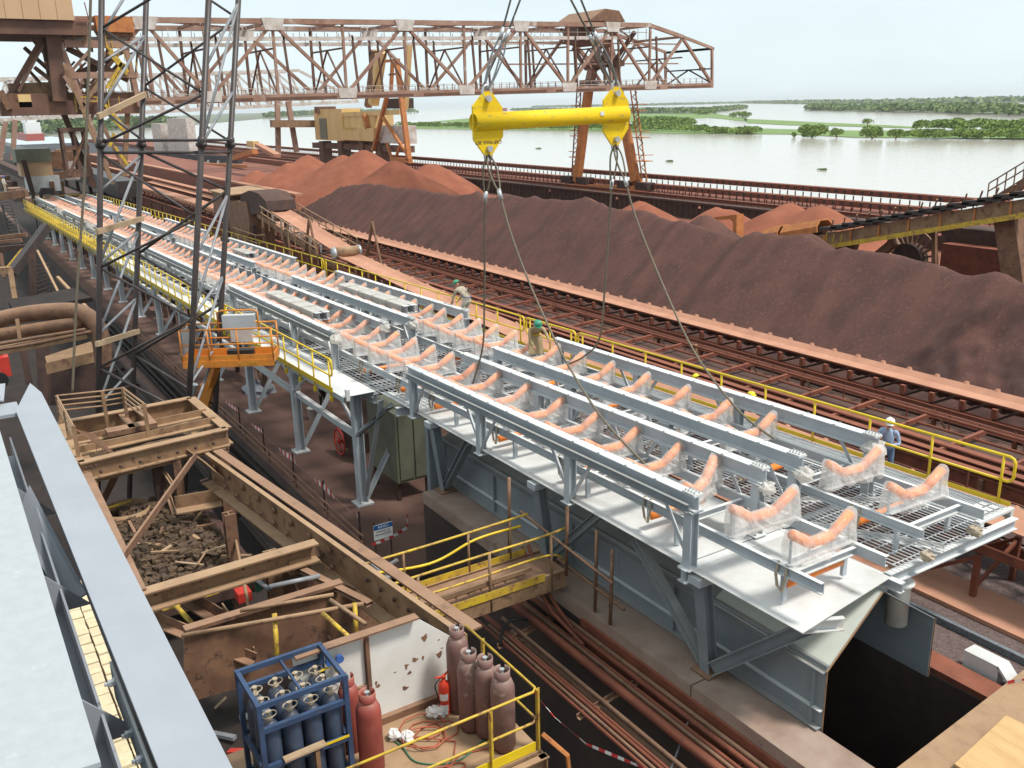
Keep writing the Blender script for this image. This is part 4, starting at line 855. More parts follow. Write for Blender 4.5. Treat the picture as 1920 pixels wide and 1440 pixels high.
woods([(-2923.75, 1463.66, -9.50), (-4242.94, 1745.93, -9.50), (-2260.53, 737.57, -9.50)], 260, 14, 5000, 3.0, 'leaf_far', 29, 'distant wooded shore behind the cream machine')
woods([(-1323.88, 306.70, -9.50), (-1140.45, 188.65, -9.50), (-940.23, 93.05, -9.50), (-937.72, 67.67, -9.50)], 120, 13, 5000, 2.2, 'leaf_far', 30, 'wooded shore seen below the bridge at far left')
for p, q, lb in (((-222.41, 198.02, -9.50), (-220.31, 199.66, -9.50), 'floating green weed clump nearer the portal crane'), ((-163.96, 198.19, -9.50), (-161.85, 199.98, -9.50), 'floating green weed clump in open water at right'), ((-332.27, 222.94, -9.50), (-329.80, 224.53, -9.50), 'tiny floating weed patch behind the slings')):
    w = MB(); rnd = random.Random(5); c = (V(p)+V(q))/2; leaf_mass(w, (c.x, c.y, RIV), (V(q)-V(p)).length/2.4, 1.0, 0.4, 400, 0.10, rnd); tag(w.build('floating_weed', 'marsh_grass'), lb, 'weed', 'floating weed clumps on the river')
# ship far behind the bridge at left, tanker hull in mid river
sp = (-796.73, 78.43, -9.50)
sh = empty('cargo_ship', sp, 'distant cargo ship with red hull and white superstructure at far left', 'ship')
MB().box((sp[0]-45, sp[1]-6, RIV), (sp[0]+25, sp[1]+6, RIV+5)).build('hull', 'hull_red', sh); MB().box((sp[0]+5, sp[1]-5, RIV+5), (sp[0]+22, sp[1]+5, RIV+13)).box((sp[0]+10, sp[1]-3, RIV+13), (sp[0]+18, sp[1]+3, RIV+17)).build('superstructure', 'ship_white', sh)
MB().tube((sp[0]-20, sp[1], RIV+5), (sp[0]-20, sp[1], RIV+17), 0.4, 6).tube((sp[0]-38, sp[1], RIV+5), (sp[0]-38, sp[1], RIV+15), 0.4, 6).build('mast', 'ship_white', sh)
sp = (-2888.14, 1800.59, -9.50)
sh = empty('barge', sp, 'tiny red hull far out on the river left of the spreader plate', 'ship'); MB().box((sp[0]-22, sp[1]-5, RIV), (sp[0]+22, sp[1]+5, RIV+10)).build('hull', 'hull_red', sh); MB().box((sp[0]-20, sp[1]-4, RIV+10), (sp[0]-12, sp[1]+4, RIV+15)).build('superstructure', 'ship_white', sh)


# ================================================================ stockyard bridge crane
XN, XF = -113.0, -124.0
br = empty('bridge_crane', (-118.5, 60, -4.7), 'huge rusty lattice bridge crane spanning the stockyard from the left tower to the wharf leg', 'crane')
b0, b1 = V((-113.00, 14.80, 9.39)), V((-113.00, 109.98, 10.65)); t0, t1 = V((-113.00, 16.06, 17.89)), V((-113.00, 96.59, 19.32))
tip = V((-113.00, 109.65, 16.26)); mid_ = V((-113.00, 103.39, 17.80))
def bot(y): t = (y-b0.y)/(b1.y-b0.y); return b0.z+(b1.z-b0.z)*t
def top(y):
    if y <= t1.y: return t0.z+(t1.z-t0.z)*(y-t0.y)/(t1.y-t0.y)
    if y <= mid_.y: return t1.z+(mid_.z-t1.z)*(y-t1.y)/(mid_.y-t1.y)
    return mid_.z+(tip.z-mid_.z)*(y-mid_.y)/(tip.y-mid_.y)
yb = [(-113.00, 16.45, 9.81)[1], (-113.00, 30.51, 10.09)[1], (-113.00, 47.41, 10.28)[1], (-113.00, 64.59, 10.38)[1], (-113.00, 81.60, 10.61)[1], (-113.00, 96.85, 10.73)[1], b1.y]
yt = [(-113.00, 24.13, 17.84)[1], (-113.00, 38.59, 18.11)[1], (-113.00, 55.84, 18.56)[1], (-113.00, 73.52, 18.88)[1], (-113.00, 89.49, 19.15)[1], (-113.00, 103.39, 17.80)[1]]
for X, m1 in ((XN, 'bridge_steel'), (XF, 'bridge_steel')):
    MB().beam((X, b0.y, bot(b0.y)), (X, b1.y, bot(b1.y)), 0.7, 0.75).build('bottom_chord', 'bridge_steel', br)
    for k in range(9):
        ya = b0.y+(b1.y-b0.y)*k/9+1; MB().beam((X+0.37, ya, bot(ya)-0.1), (X+0.37, ya+9, bot(ya+9)-0.1), 0.06, 0.25).build('chord_strip', 'bridge_dark', br)
    MB().beam((X, t0.y, top(t0.y)), (X, t1.y, top(t1.y)), 0.6, 0.6).build('top_chord', 'bridge_steel', br)
    MB().beam((X, t0.y, top(t0.y)-2.0), (X, t1.y-6, top(t1.y)-1.9), 0.25, 0.45).build('walkway_band', 'bridge_white', br)
    MB().beam((X, t1.y, top(t1.y)), (X, mid_.y, mid_.z), 0.55, 0.5).beam((X, mid_.y, mid_.z), (X, tip.y, tip.z), 0.4, 0.4).build('top_chord', 'bridge_steel', br)
    seq = []
    for a, c in zip(yb, yt): seq += [('b', a), ('t', c)]
    seq.append(('b', yb[-1]))
    P = lambda k, y: V((X, y, bot(y)+0.2 if k == 'b' else top(y)-0.2))
    for p, q in zip(seq[:-1], seq[1:]): MB().beam(P(*p), P(*q), 0.36, 0.4, (1, 0, 0)).build('diagonal', m1, br)
    for y in yt[:-1]+yb[1:-1]:
        MB().beam((X, y, bot(y)), (X, y, top(y)), 0.3, 0.3).build('vertical', 'bridge_dark' if X == XF else 'bridge_steel', br)
        MB().beam((X, y+1.7, bot(y)), (X, y+1.2, top(y)-1.5), 0.25, 0.25).build('vertical', 'bridge_dark', br)
    MB().beam((X, b1.y, bot(b1.y)), (X, tip.y, tip.z), 0.35, 0.35).build('vertical', 'bridge_steel', br)
    for y in yb[1:-1]: MB().plate([(X+0.42, y-1.1, bot(y)-0.3), (X+0.42, y+1.1, bot(y)-0.3), (X+0.42, y+1.3, bot(y)+0.9), (X+0.42, y-1.3, bot(y)+0.9)], 0.2, (1, 0, 0)).build('gusset', 'bridge_white', br)
    for y in yt[:-1]: MB().plate([(X+0.42, y-1.4, top(y)+0.35), (X+0.42, y-1.0, top(y)-1.0), (X+0.42, y+1.0, top(y)-1.0), (X+0.42, y+1.4, top(y)+0.35)], 0.2, (1, 0, 0)).build('gusset', 'bridge_white', br)
    for z_, m_ in ((1.1, 'bridge_white'), (0.6, 'bridge_white')): MB().beam((X-0.6, b0.y, bot(b0.y)+z_), (X-0.6, b1.y, bot(b1.y)+z_), 0.06, 0.06).build('deck_rail', m_, br)
    r = MB(); y = b0.y
    while y < b1.y: r.beam((X-0.6, y, bot(y)+0.3), (X-0.6, y, bot(y)+1.15), 0.08, 0.08); y += 1.3
    tag(r.build('deck_rail_posts', 'bridge_steel', br), kind='stuff')
    r = MB(); y = b0.y
    while y < t1.y: r.beam((X-0.4, y, top(y)-2.2), (X-0.4, y, top(y)-0.5), 0.07, 0.07); y += 1.6
    r.beam((X-0.4, b0.y, top(b0.y)-1.0), (X-0.4, t1.y, top(t1.y)-1.0), 0.08, 0.08); tag(r.build('top_rail_posts', 'bridge_white', br), kind='stuff')
for y in yt+yb[1:]+[b1.y]:                              # cross frames between the two trusses
    zt, zb = top(min(y, b1.y)), bot(y)
    MB().beam((XN, y, zt), (XF, y, zt), 0.35, 0.35).build('cross_beam', 'bridge_steel', br)
    MB().beam((XN, y, zb), (XF, y, zb), 0.4, 0.5).build('cross_beam', 'bridge_dark', br)
    MB().beam((XN, y, zb+0.3), ((XN+XF)/2, y, zt-3.0), 0.18, 0.18).beam((XF, y, zb+0.3), ((XN+XF)/2, y, zt-3.0), 0.18, 0.18).build('sway_brace', 'bridge_dark', br)
    MB().beam((XN, y, zt-3.0), (XF, y, zt-3.0), 0.2, 0.2).build('sway_brace', 'bridge_dark', br)
for i, y in enumerate(yt[:-1]):
    MB().beam((XN, y, top(y)), (XF, yt[i+1], top(yt[i+1])), 0.2, 0.2).build('wind_brace', 'bridge_dark', br)
    MB().beam((XF, y, bot(y)), (XN, yt[i+1], bot(yt[i+1])), 0.2, 0.2).build('wind_brace', 'bridge_dark', br)
for z_ in (6.6, 3.6): MB().beam((XF+4, yt[3]+2, bot(90)+z_), (XF+4, b1.y-1, bot(b1.y)+z_), 0.15, 0.2).build('runway', 'bridge_steel', br)
MB().box((XN+0.4, (-113.00, 106.62, 13.30)[1], (-113.00, 106.64, 12.83)[2]), (XN+0.55, (-113.00, 107.87, 13.31)[1], (-113.00, 106.62, 13.30)[2])).build('notice_board', 'bridge_dark', br)
# wharf leg: A frame
yl = (-115.00, 90.57, 3.83)[1]
la, lb = (-128.98, 95.00, -4.40), (-113.52, 95.00, -3.56)
ta, tb_ = (-123.30, 95.00, 17.86), (-121.12, 95.00, 17.72)
def leg(p, knee, q, m_='rust_orange'):
    MB().beam(p, knee, 1.25, 1.1, (0, 1, 0)).build('leg', m_, br); MB().beam(knee, q, 1.3, 1.1, (0, 1, 0)).build('leg', 'bridge_steel', br)
leg(la, (-125.77, 95.00, 10.68), ta); leg(lb, (-118.32, 95.00, 10.49), tb_)
MB().beam((-125.77, 95.00, 10.68), (-125.78, 95.00, 11.92), 2.2, 2.2).build('leg_knee', 'bridge_dark', br)
MB().beam((-126.65, 95.00, 14.09), (-117.35, 95.00, 14.15), 1.1, 0.9).build('portal_beam', 'bridge_dark', br)
for a, c in (((-132.27, 95.00, 19.20), (-123.53, 95.00, 13.47)), ((-123.53, 95.00, 13.47), (-119.54, 95.00, 18.78)), ((-114.41, 95.00, 18.42), (-119.45, 95.00, 14.25)), ((-130.03, 95.00, 17.07), (-126.36, 95.00, 13.59))): MB().beam(a, c, 0.5, 0.5).build('portal_brace', 'bridge_dark', br)
MB().beam((la[0]-3, 95, la[2]-1.2), (lb[0]+3, 95, lb[2]-1.2), 1.4, 1.3).build('sill_beam', 'rust_orange', br)
for p in (la, lb):
    for s in (-2.2, 2.2): MB().box((p[0]+s-1.5, 94.2, -4.7), (p[0]+s+1.5, 95.8, -3.6)).build('bogie', 'rust_dark', br)
    MB().plate([(p[0]-1.1, 94.9, p[2]+2.6), (p[0]-1.5, 94.9, p[2]-0.8), (p[0]+1.9, 94.9, p[2]-0.8), (p[0]+0.8, 94.9, p[2]+0.6)], 0.5, (0, -1, 0)).build('leg_foot', 'rust_orange', br)
for px, sgn in ((la, -1), (lb, 1)):                     # ladder towers beside the legs
    xo = px[0]+sgn*1.6
    for dx in (-0.5, 0.6):
        MB().beam((xo+dx, 95.4, -3.5), (xo+dx+(-sgn)*(1.6 if sgn < 0 else 3.4), 95.4, bot(95)+0.5), 0.16, 0.16).build('ladder_post', 'rust_orange' if sgn > 0 else 'bridge_dark', br)
    for k in range(9):
        z = -3+1.5*k; o = -sgn*(1.6 if sgn < 0 else 3.4)*(z+3.5)/15
        MB().beam((xo-0.5+o, 95.4, z), (xo+0.6+o, 95.4, z+0.75), 0.1, 0.1).beam((xo-0.5+o, 95.4, z+1.5), (xo+0.6+o, 95.4, z+0.75), 0.1, 0.1).build('ladder_brace', 'bridge_steel', br)
    for z in (-0.5, 3.0, 7.0):
        o = -sgn*(1.6 if sgn < 0 else 3.4)*(z+3.5)/15; MB().box((xo-1.0+o, 94.9, z), (xo+1.4+o, 96.4, z+0.12)).build('landing', 'rust_orange', br)
        MB().path([(xo-1.0+o, 94.9, z+1), (xo+1.4+o, 94.9, z+1), (xo+1.4+o, 96.4, z+1)], 0.06, 5).build('landing_rail', 'rust_orange', br)
cp = (-116.00, 89.85, 19.90)
MB().plate([(-113.5, cp[1]-4.2, cp[2]-0.2), (-113.5, cp[1]-1.2, cp[2]+1.5), (-113.5, cp[1]+1.4, cp[2]+1.3), (-113.5, cp[1]+2.6, cp[2]-0.2)], 9, (1, 0, 0)).build('roof_cap', 'rust_brown', br)
MB().beam((-118.5, cp[1]-2.4, cp[2]-3.2), (-118.5, cp[1]-2.0, cp[2]-0.2), 3.2, 3.2).build('pivot_block', 'bridge_dark', br)
e_y0, e_y1, e_z0, e_z1 = (-112.00, 14.21, 9.06)[1], (-112.00, 20.25, 8.95)[1], (-112.00, 16.69, 8.74)[2], (-112.00, 17.58, 14.98)[2]
# left tower: columns, braces, platforms, trolley and machine house
def W(p, q, w, m_='bridge_dark', name='tower_member', h=None): w = w*(0.72 if name == 'tower_member' else 1); return MB().beam(p, q, w, h or w, (1, 0, 0)).build(name, m_, br)
W((-116.00, 14.31, 17.60), (-116.00, 14.59, 10.77), 1.5); W((-112.00, 14.73, 17.30), (-112.00, 14.29, 9.60), 1.9, h=0.8)
W((-114.00, 13.59, 15.69), (-114.00, 9.82, 10.34), 0.7); W((-114.00, 13.75, 15.37), (-114.00, 10.67, 10.66), 0.45, 'bridge_steel')
W((-112.00, 15.17, 15.48), (-112.00, 17.98, 2.49), 0.75, 'bridge_steel'); W((-111.00, 15.13, 13.32), (-111.00, 18.23, 0.80), 0.55, 'rust_tan')
W((-115.00, 14.76, 8.80), (-115.00, 16.82, 0.36), 0.8); W((-112.00, 21.68, 15.04), (-112.00, 22.31, 8.92), 0.7, 'bridge_steel')
W((-112.00, 15.56, 15.38), (-112.00, 22.22, 15.37), 1.0, 'bridge_steel'); W((-112.00, 15.09, 12.19), (-112.00, 22.53, 12.29), 0.9, 'bridge_steel')
W((-113.00, 15.90, 15.02), (-113.00, 21.64, 11.76), 0.8); W((-114.00, 22.29, 15.16), (-114.00, 15.61, 11.82), 0.8)
W((-112.00, 15.52, 12.29), (-112.00, 18.10, 14.88), 0.4, 'bridge_steel'); W((-111.00, 14.95, 12.15), (-111.00, 16.76, 8.46), 0.5, 'bridge_steel'); W((-111.00, 18.88, 12.14), (-111.00, 16.01, 8.75), 0.5, 'rust_tan')
W((-113.00, 17.88, 8.45), (-113.00, 20.26, 1.45), 0.5, 'bridge_steel'); W((-113.00, 21.26, 8.95), (-113.00, 19.81, 1.47), 0.7, 'rust_tan'); W((-112.00, 17.80, 9.00), (-112.00, 14.08, 1.84), 0.4)
W((-113.00, 8.61, 8.90), (-113.00, 22.51, 8.92), 1.4, 'bridge_dark', 'trolley_beam', 1.6); W((-114.00, 8.82, 9.71), (-114.00, 22.81, 9.73), 1.5, 'rust_brown', 'trolley_beam', 2.6)
W((-115.00, 9.89, 10.90), (-115.00, 15.31, 11.08), 1.2, 'rust_tan', 'trolley_beam'); W((-112.00, 8.83, 10.73), (-112.00, 9.42, 8.88), 0.9, 'rust_brown')
W((-112.00, 18.88, 17.41), (-112.00, 22.65, 17.39), 1.6, 'rust_orange', 'portal_girder', 1.4); W((-112.00, 18.95, 16.40), (-112.00, 22.53, 16.47), 0.6, 'rust_brown', 'portal_girder')
rnd = random.Random(4)
for k in range(26):                                     # thin lacing, ladders and cable trays inside the tower
    ya, za = e_y0+rnd.uniform(0, e_y1-e_y0), e_z0+rnd.uniform(0, e_z1-e_z0); d_ = rnd.choice(((0, 3.0), (2.4, 2.4), (-2.2, 2.6), (3.2, 0)))
    W((-112-rnd.uniform(0, 8), ya, za), (-112-rnd.uniform(0, 8), ya+d_[0], za+d_[1]), rnd.choice((.2, .3, .4)), rnd.choice(('rust_tan', 'bridge_steel', 'bridge_dark', 'rust_brown')), 'tower_lacing')
for p, q in (((-112.00, 17.37, 17.10), (-112.00, 16.20, 15.50)), ((-112.00, 17.37, 17.10), (-112.00, 18.30, 15.53)), ((-112.00, 18.54, 17.24), (-112.00, 19.36, 15.55)), ((-111.00, 17.73, 17.04), (-111.00, 17.49, 15.35))): W(p, q, 0.35, 'rust_tan')
sg = (-112.20, 11.21, 10.34); sgo = MB().box((-112.4, sg[1], sg[2]-1.0), (-112.25, sg[1]+2.1, sg[2])).build('sign_panel', 'bridge_dark', br)
for k, (t_, w_) in enumerate((('TERMINAL', 0.42), ('PORTUARIA', 0.42))): pass
cab = (-112.20, 10.41, 10.35); MB().box((-112.4, cab[1], cab[2]-1.3), (-112.2, cab[1]+1.2, cab[2])).build('cab_window', 'cream_sheet', br)
for k in range(7):                                      # yellow stairs inside the tower
    a = (-111.50, 19.66, 15.20); 
    MB().beam((-111.5, a[1]+0.55*k, a[2]-0.5*k), (-111.5, a[1]+0.55*k, a[2]-0.5*k+1.0), 0.08, 0.08).build('stair_post', 'yellow_old', br)
for p, q in (((-111.50, 19.66, 15.20), (-111.50, 21.47, 12.55)), ((-111.50, 19.73, 14.55), (-111.50, 21.32, 12.27)), ((-111.50, 19.06, 10.90), (-111.50, 20.93, 13.48)), ((-111.50, 19.28, 10.52), (-111.50, 21.30, 13.37)), ((-111.50, 18.56, 9.26), (-111.50, 20.40, 6.69)), ((-111.50, 18.73, 8.53), (-111.50, 20.38, 6.13)), ((-111.50, 19.03, 4.75), (-111.50, 20.14, 2.69)), ((-111.50, 19.17, 6.16), (-111.50, 18.48, 4.77))): MB().beam(p, q, 0.3, 0.5, (1, 0, 0)).build('stair', 'yellow_old', br)
for q in range(5):
    a = (-111.20, 15.70, 10.00); MB().beam((-111.2, a[1]+1.1*q, a[2]-1.5), (-111.2, a[1]+1.1*q, a[2]), 0.09, 0.09).build('landing_rail', 'yellow_old', br)
MB().beam((-111.20, 15.70, 10.00), (-111.20, 18.34, 9.97), 0.12, 0.12).beam((-111.20, 15.64, 9.57), (-111.20, 18.28, 9.53), 0.12, 0.12).build('landing_rail', 'yellow_old', br)
cb = (-113.00, 14.06, 6.87)                                   # hanging operator cab
for z0, z1 in ((-2.3, -1.9), (-0.4, 0), (-5.2, -4.4)): MB().box((-114.5, cb[1], cb[2]+z0), (-112.2, cb[1]+2.5, cb[2]+z1)).build('cab_floor', 'bridge_dark', br)
for dy in (0, 1.2, 2.3):
    for dx in (-114.4, -112.4): MB().beam((dx, cb[1]+dy, cb[2]-4.6), (dx, cb[1]+dy, cb[2]), 0.25, 0.25).build('cab_post', 'bridge_dark', br)
mh = empty('crane_machine_house', (-116, 9, 18), 'big tan sheet metal machine house on top of the left crane tower', 'machine house')
e = (-110.00, 16.64, 17.55); e0 = (-110.00, 2.48, 17.16)
n = 9
for k in range(n):
    a = e0[1]+(e[1]-e0[1])*k/n; c = e0[1]+(e[1]-e0[1])*(k+1)/n-0.04
    MB().box((-110.1, a, e[2]), (-110, c, e[2]+10)).build('wall_sheet', 'tan_sheet', mh)
MB().box((-122, e0[1], e[2]+0.05), (-110.12, e[1], e[2]+9.9)).build('housing', 'tan_sheet', mh)
MB().box((-122, e0[1], e[2]-1.4), (-110.4, e[1]+1.2, e[2]-0.03)).build('base_frame', 'bridge_dark', mh)
MB().path([(-110.2, e[1]+0.3, e[2]+0.1), (-110.2, e[1]+1.4, e[2]+0.1), (-110.2, e[1]+1.2, e[2]+1.8)], 0.06, 5).path([(-110.2, e[1]+0.1, e[2]+3), (-110.2, e[1]+0.9, e[2]+3), (-110.2, e[1]+0.8, e[2]+5)], 0.06, 5).build('side_rail', 'rust_red', mh)
# second bridge far behind
br2 = empty('far_bridge_crane', (-240, 60, -4.7), 'pale distant lattice bridge behind the nearer bridge crane at left', 'crane')
X2 = -245.0
f0, f1 = V((-245.00, 11.93, 7.23)), V((-245.00, 106.05, 10.16)); g0, g1 = V((-245.00, 13.41, 16.05)), V((-245.00, 89.72, 18.18))
for X in (X2, X2-10):
    for p, q, w_ in ((f0, f1, 0.8), (g0, g1, 0.7)): MB().beam((X, p.y, p.z), (X, q.y, q.z), w_, w_).build('chord', 'bridge_white', br2)
    MB().beam((X, f0.y, f0.z+1.5), (X, f1.y, f1.z+1.5), 0.2, 0.2).build('deck_rail', 'bridge_white', br2)
    N = 14
    for k in range(N):
        a = f0.lerp(f1, k/N*0.9); c = g0.lerp(g1, (k+0.5)/N); d = f0.lerp(f1, (k+1)/N*0.9)
        for p, q in ((a, c), (c, d)): MB().beam((X, p.y, p.z), (X, q.y, q.z), 0.45, 0.45).build('diagonal', 'bridge_white', br2)
        MB().beam((X, c.y, c.z), (X, c.y, f0.z+(f1.z-f0.z)*k/N), 0.3, 0.3).build('vertical', 'bridge_steel', br2)
MB().beam((X2, g1.y, g1.z), (X2, f1.y, f1.z), 0.6, 0.6).build('chord', 'bridge_white', br2)
for p, q in (((-240.00, 81.51, 10.45), (-240.00, 80.51, -2.80)), ((-240.00, 84.34, 10.41), (-240.00, 85.45, -2.33)), ((-240.00, 18.92, 7.06), (-240.00, 16.54, -1.16)), ((-240.00, 20.88, 7.35), (-240.00, 19.08, -1.27))): MB().beam(p, q, 1.2, 1.0).build('leg', 'bridge_steel', br2)
MB().beam((-238.00, 78.63, 5.01), (-238.00, 91.77, 4.65), 1.5, 1.8).build('carriage', 'rust_tan', br2)
for k in range(12): MB().path([(-237.00, 79.19, 4.21), (-237.00, 79.55, 3.55), (-237.00, 80.17, 4.18)], 0.12, 4).build('festoon_cable', 'belt_rubber', br2) if k == 0 else None

# ================================================================ cream stacker beyond the red pile
st = empty('travelling_stacker', (-207.58, 90.00, -2.82), 'cream and yellow travelling stacker with tilted boom behind the red pile', 'machine')
def Q(px0, px1, d, m_, name, thick=0.25): return MB().plate(px0, d, (0, -1, 0)).build(name, m_, st)
MB().box((-237.35, 90.00, 0.67), tuple(V((-218.53, 90.00, 8.28))+V((0, 5, 0)))).build('cabin', 'cream_sheet', st)
MB().box(tuple(V((-233.47, 89.85, 1.01))), tuple(V((-228.70, 89.85, 6.04))+V((0, 0.1, 0)))).build('cabin_window', 'olive_cabinet', st)
MB().box((-220.90, 90.50, 2.23), tuple(V((-201.11, 90.50, 6.85))+V((0, 5, 0)))).build('machinery_house', 'cream_sheet', st)
MB().box((-220.32, 89.60, 0.99), tuple(V((-199.56, 89.60, 3.95))+V((0, 4, 0)))).build('lower_house', 'cream_sheet', st)
MB().box((-235.02, 89.40, 7.37), tuple(V((-232.79, 89.40, 8.93))+V((0, 5, 0)))).build('lamp_box', 'bridge_dark', st)
MB().beam((-221.22, 91.00, 6.90), (-187.13, 91.00, 7.34), 1.4, 1.0).build('platform_beam', 'cream_sheet', st)
MB().box(tuple(V((-199.35, 91.00, 0.62))), tuple(V((-186.70, 91.00, 4.46))+V((0, 3, 0)))).build('hopper', 'bridge_white', st)
MB().box(tuple(V((-197.85, 92.00, 8.08))), tuple(V((-189.35, 92.00, 10.23))+V((0, 3, 0)))).build('cable_reel', 'rust_dark', st)
for p, q, w_, m_ in (((-186.31, 90.00, 17.96), (-182.92, 90.00, -2.55), 1.0, 'rust_orange'), ((-192.04, 90.00, 10.97), (-201.22, 90.00, -1.05), 0.8, 'rust_orange'), ((-194.93, 90.00, 6.27), (-183.57, 90.00, -1.46), 0.6, 'rust_orange'), ((-192.63, 92.00, 17.84), (-194.25, 92.00, 11.89), 0.7, 'rust_orange'), ((-181.90, 91.00, 21.09), (-185.50, 91.00, 7.88), 1.0, 'cream_sheet'), ((-195.92, 91.00, 20.09), (-201.85, 91.00, 9.18), 2.0, 'cream_sheet'), ((-201.43, 92.00, 20.64), (-207.17, 92.00, 8.63), 1.4, 'rust_brown'), ((-204.75, 90.00, 6.87), (-203.42, 90.00, 3.91), 1.2, 'rust_orange'), ((-192.15, 90.00, 17.92), (-185.28, 90.00, 17.91), 0.6, 'rust_orange'), ((-190.38, 90.00, 15.11), (-185.64, 90.00, 15.15), 0.4, 'rust_brown'), ((-193.75, 90.00, 0.77), (-191.44, 90.00, -2.62), 0.5, 'rust_orange'), ((-186.40, 90.00, 0.93), (-189.49, 90.00, -2.33), 0.5, 'rust_orange'), ((-191.44, 90.00, -2.62), (-182.18, 90.00, -2.75), 1.0, 'rust_orange')): MB().beam(p, q, w_, w_*0.9).build('frame_member', m_, st)
for x_ in ((-235.38, 91.00, -1.08), (-222.70, 91.00, -0.77), (-209.52, 91.00, -0.70), (-199.85, 91.00, -0.82)): MB().box((x_[0]-1.3, x_[1]-.5, x_[2]-4.5), (x_[0]+1.3, x_[1]+2, x_[2]+1.4)).build('bogie', 'bridge_dark', st)
MB().beam((-242.94, 92.00, -0.89), (-185.93, 92.00, -0.49), 2.0, 1.4).build('sill_beam', 'bridge_dark', st)
MB().box(tuple(V((-219.86, 92.00, -0.11))), tuple(V((-204.86, 92.00, 4.08))+V((0, 2, 0)))).build('drive_unit', 'rust_brown', st)
for k in range(9):
    a = (-217.68, 90.40, 7.27); MB().beam((a[0]+1.2*k, a[1], a[2]), (a[0]+1.2*k, a[1], a[2]+1.2), 0.1, 0.1).build('rail_post', 'yellow_old', st)
for k in range(8):
    a = (-216.35, 89.40, 3.32); MB().beam((a[0]+1.0*k, a[1], a[2]), (a[0]+1.0*k, a[1], a[2]+0.7), 0.1, 0.1).build('rail_post', 'yellow_old', st)

# ================================================================ bucket wheel reclaimer at right
rc = empty('reclaimer', (-33.26, 52.00, -1.79), 'rusty boom reclaimer with inclined belt and big spoked wheel at right', 'machine')
YR = 52.0
pa, pb = V((-41.98, 52.00, -1.17)), V((-27.39, 52.00, 2.45))
ar = (pb-pa).normalized()
MB().beam(pa, pb, 1.4, 0.9).build('boom_girder', 'rust_tan', rc)
MB().beam(pa-V((0, 0.75, 0.45)), pb-V((0, 0.75, 0.45)), 0.12, 0.3).build('boom_flange', 'yellow_old', rc)
for y_ in (-0.72,):
    for k in range(7):
        c = pa.lerp(pb, (k+0.3)/7); MB().box((c.x-0.06, YR-0.80, c.z-0.42), (c.x+0.06, YR-0.72, c.z+0.4)).build('boom_rib', 'rust_orange', rc)
L = (pb-pa).length
for k in range(15):
    c = pa.lerp(pb, 0.08+k/16); up_ = V((0, 0, 1))
    MB().beam(c+V((-0.8, -0.5, 0.66)), c+V((0.62, -0.5, 0.82)), 1.2, 0.24).build('belt_panel', 'belt_rubber', rc)
    MB().beam(c+V((-0.1, -0.7, 0.5)), c+V((0.5, -1.3, 1.45)), 0.08, 0.08).build('idler_arm', 'rust_tan', rc)
    MB().tube(c+V((-0.55, -0.9, 0.55)), c+V((-0.35, -0.3, 0.75)), 0.14, 7).build('idler', 'rust_orange', rc)
for p, q in ((V((-45.06, 52.00, -0.89)), V((-41.90, 52.00, -0.14))), (V((-46.92, 52.00, -1.31)), V((-45.31, 52.00, -0.84)))):
    w = MB(); pr_ = [(-0.9, 0), (-0.9, 0.4), (-0.45, 0.85), (0.45, 0.85), (0.9, 0.4), (0.9, 0), (0.8, 0), (0.8, 0.35), (0.4, 0.75), (-0.4, 0.75), (-0.8, 0.35), (-0.8, 0)]
    w.sect(p-V((0, 0, .35)), q-V((0, 0, .35)), pr_); w.build('belt_hood', 'rust_orange', rc)
MB().beam((-47.35, 52.60, -1.57), (-41.83, 52.60, -0.77), 1.0, 0.4).build('tail_belt', 'belt_rubber', rc)
wc = V((-36.66, 54.00, -2.00))
def wheel(c, r, nsp, m_, name='bucket_wheel'):
    w = MB(); w.path([c+V((r*math.cos(2*math.pi*k/40), 0, r*math.sin(2*math.pi*k/40))) for k in range(40)], 0.07, 5, True)
    w.build(name, m_, rc)
    for k in range(nsp):
        a = 2*math.pi*k/nsp; MB().beam(c+V((0.8*math.cos(a), 0, 0.8*math.sin(a))), c+V((r*math.cos(a), 0, r*math.sin(a))), 0.13, 0.13).build('spoke', m_, rc)
    MB().tube(c-V((0, 0.4, 0)), c+V((0, 0.4, 0)), 1.1, 24).build('wheel_hub', 'rust_dark', rc)
wheel(wc, 2.0, 24, 'rust_brown')
MB().path([V((-40.05, 55.00, -2.09))+V((1.5*math.cos(2*math.pi*k/28), 0, 1.5*math.sin(2*math.pi*k/28))) for k in range(28)], 0.06, 5, True).build('hose_reel', 'rust_tan', rc)
MB().beam((-37.90, 52.50, -1.68), (-36.74, 52.50, -0.65), 0.6, 0.5).build('strut', 'rust_brown', rc)
MB().box(tuple(V((-34.48, 54.00, -3.20))), tuple(V((-30.02, 54.00, -0.69))+V((0, 3, 0)))).build('ballast_wall', 'rust_red', rc)
MB().box(tuple(V((-34.92, 55.00, -1.37))), tuple(V((-29.95, 55.00, 0.23))+V((0, 2, 0)))).build('machinery_deck', 'rust_dark', rc)
MB().beam((-34.47, 53.00, 0.28), (-34.18, 53.00, -2.02), 0.25, 0.25).build('leg', 'rust_brown', rc); MB().beam((-29.80, 53.00, 1.66), (-28.58, 53.00, -2.53), 1.6, 1.2).build('leg', 'rust_brown', rc)
MB().beam((-41.08, 52.00, -1.18), (-40.36, 52.00, -1.82), 0.9, 0.9).beam((-39.60, 52.00, -0.91), (-39.74, 52.00, -1.57), 0.5, 0.7).build('strut', 'rust_brown', rc)
MB().beam((-32.59, 56.00, 1.91), (-30.49, 56.00, 3.41), 0.5, 0.5).build('mast_strut', 'rust_brown', rc)
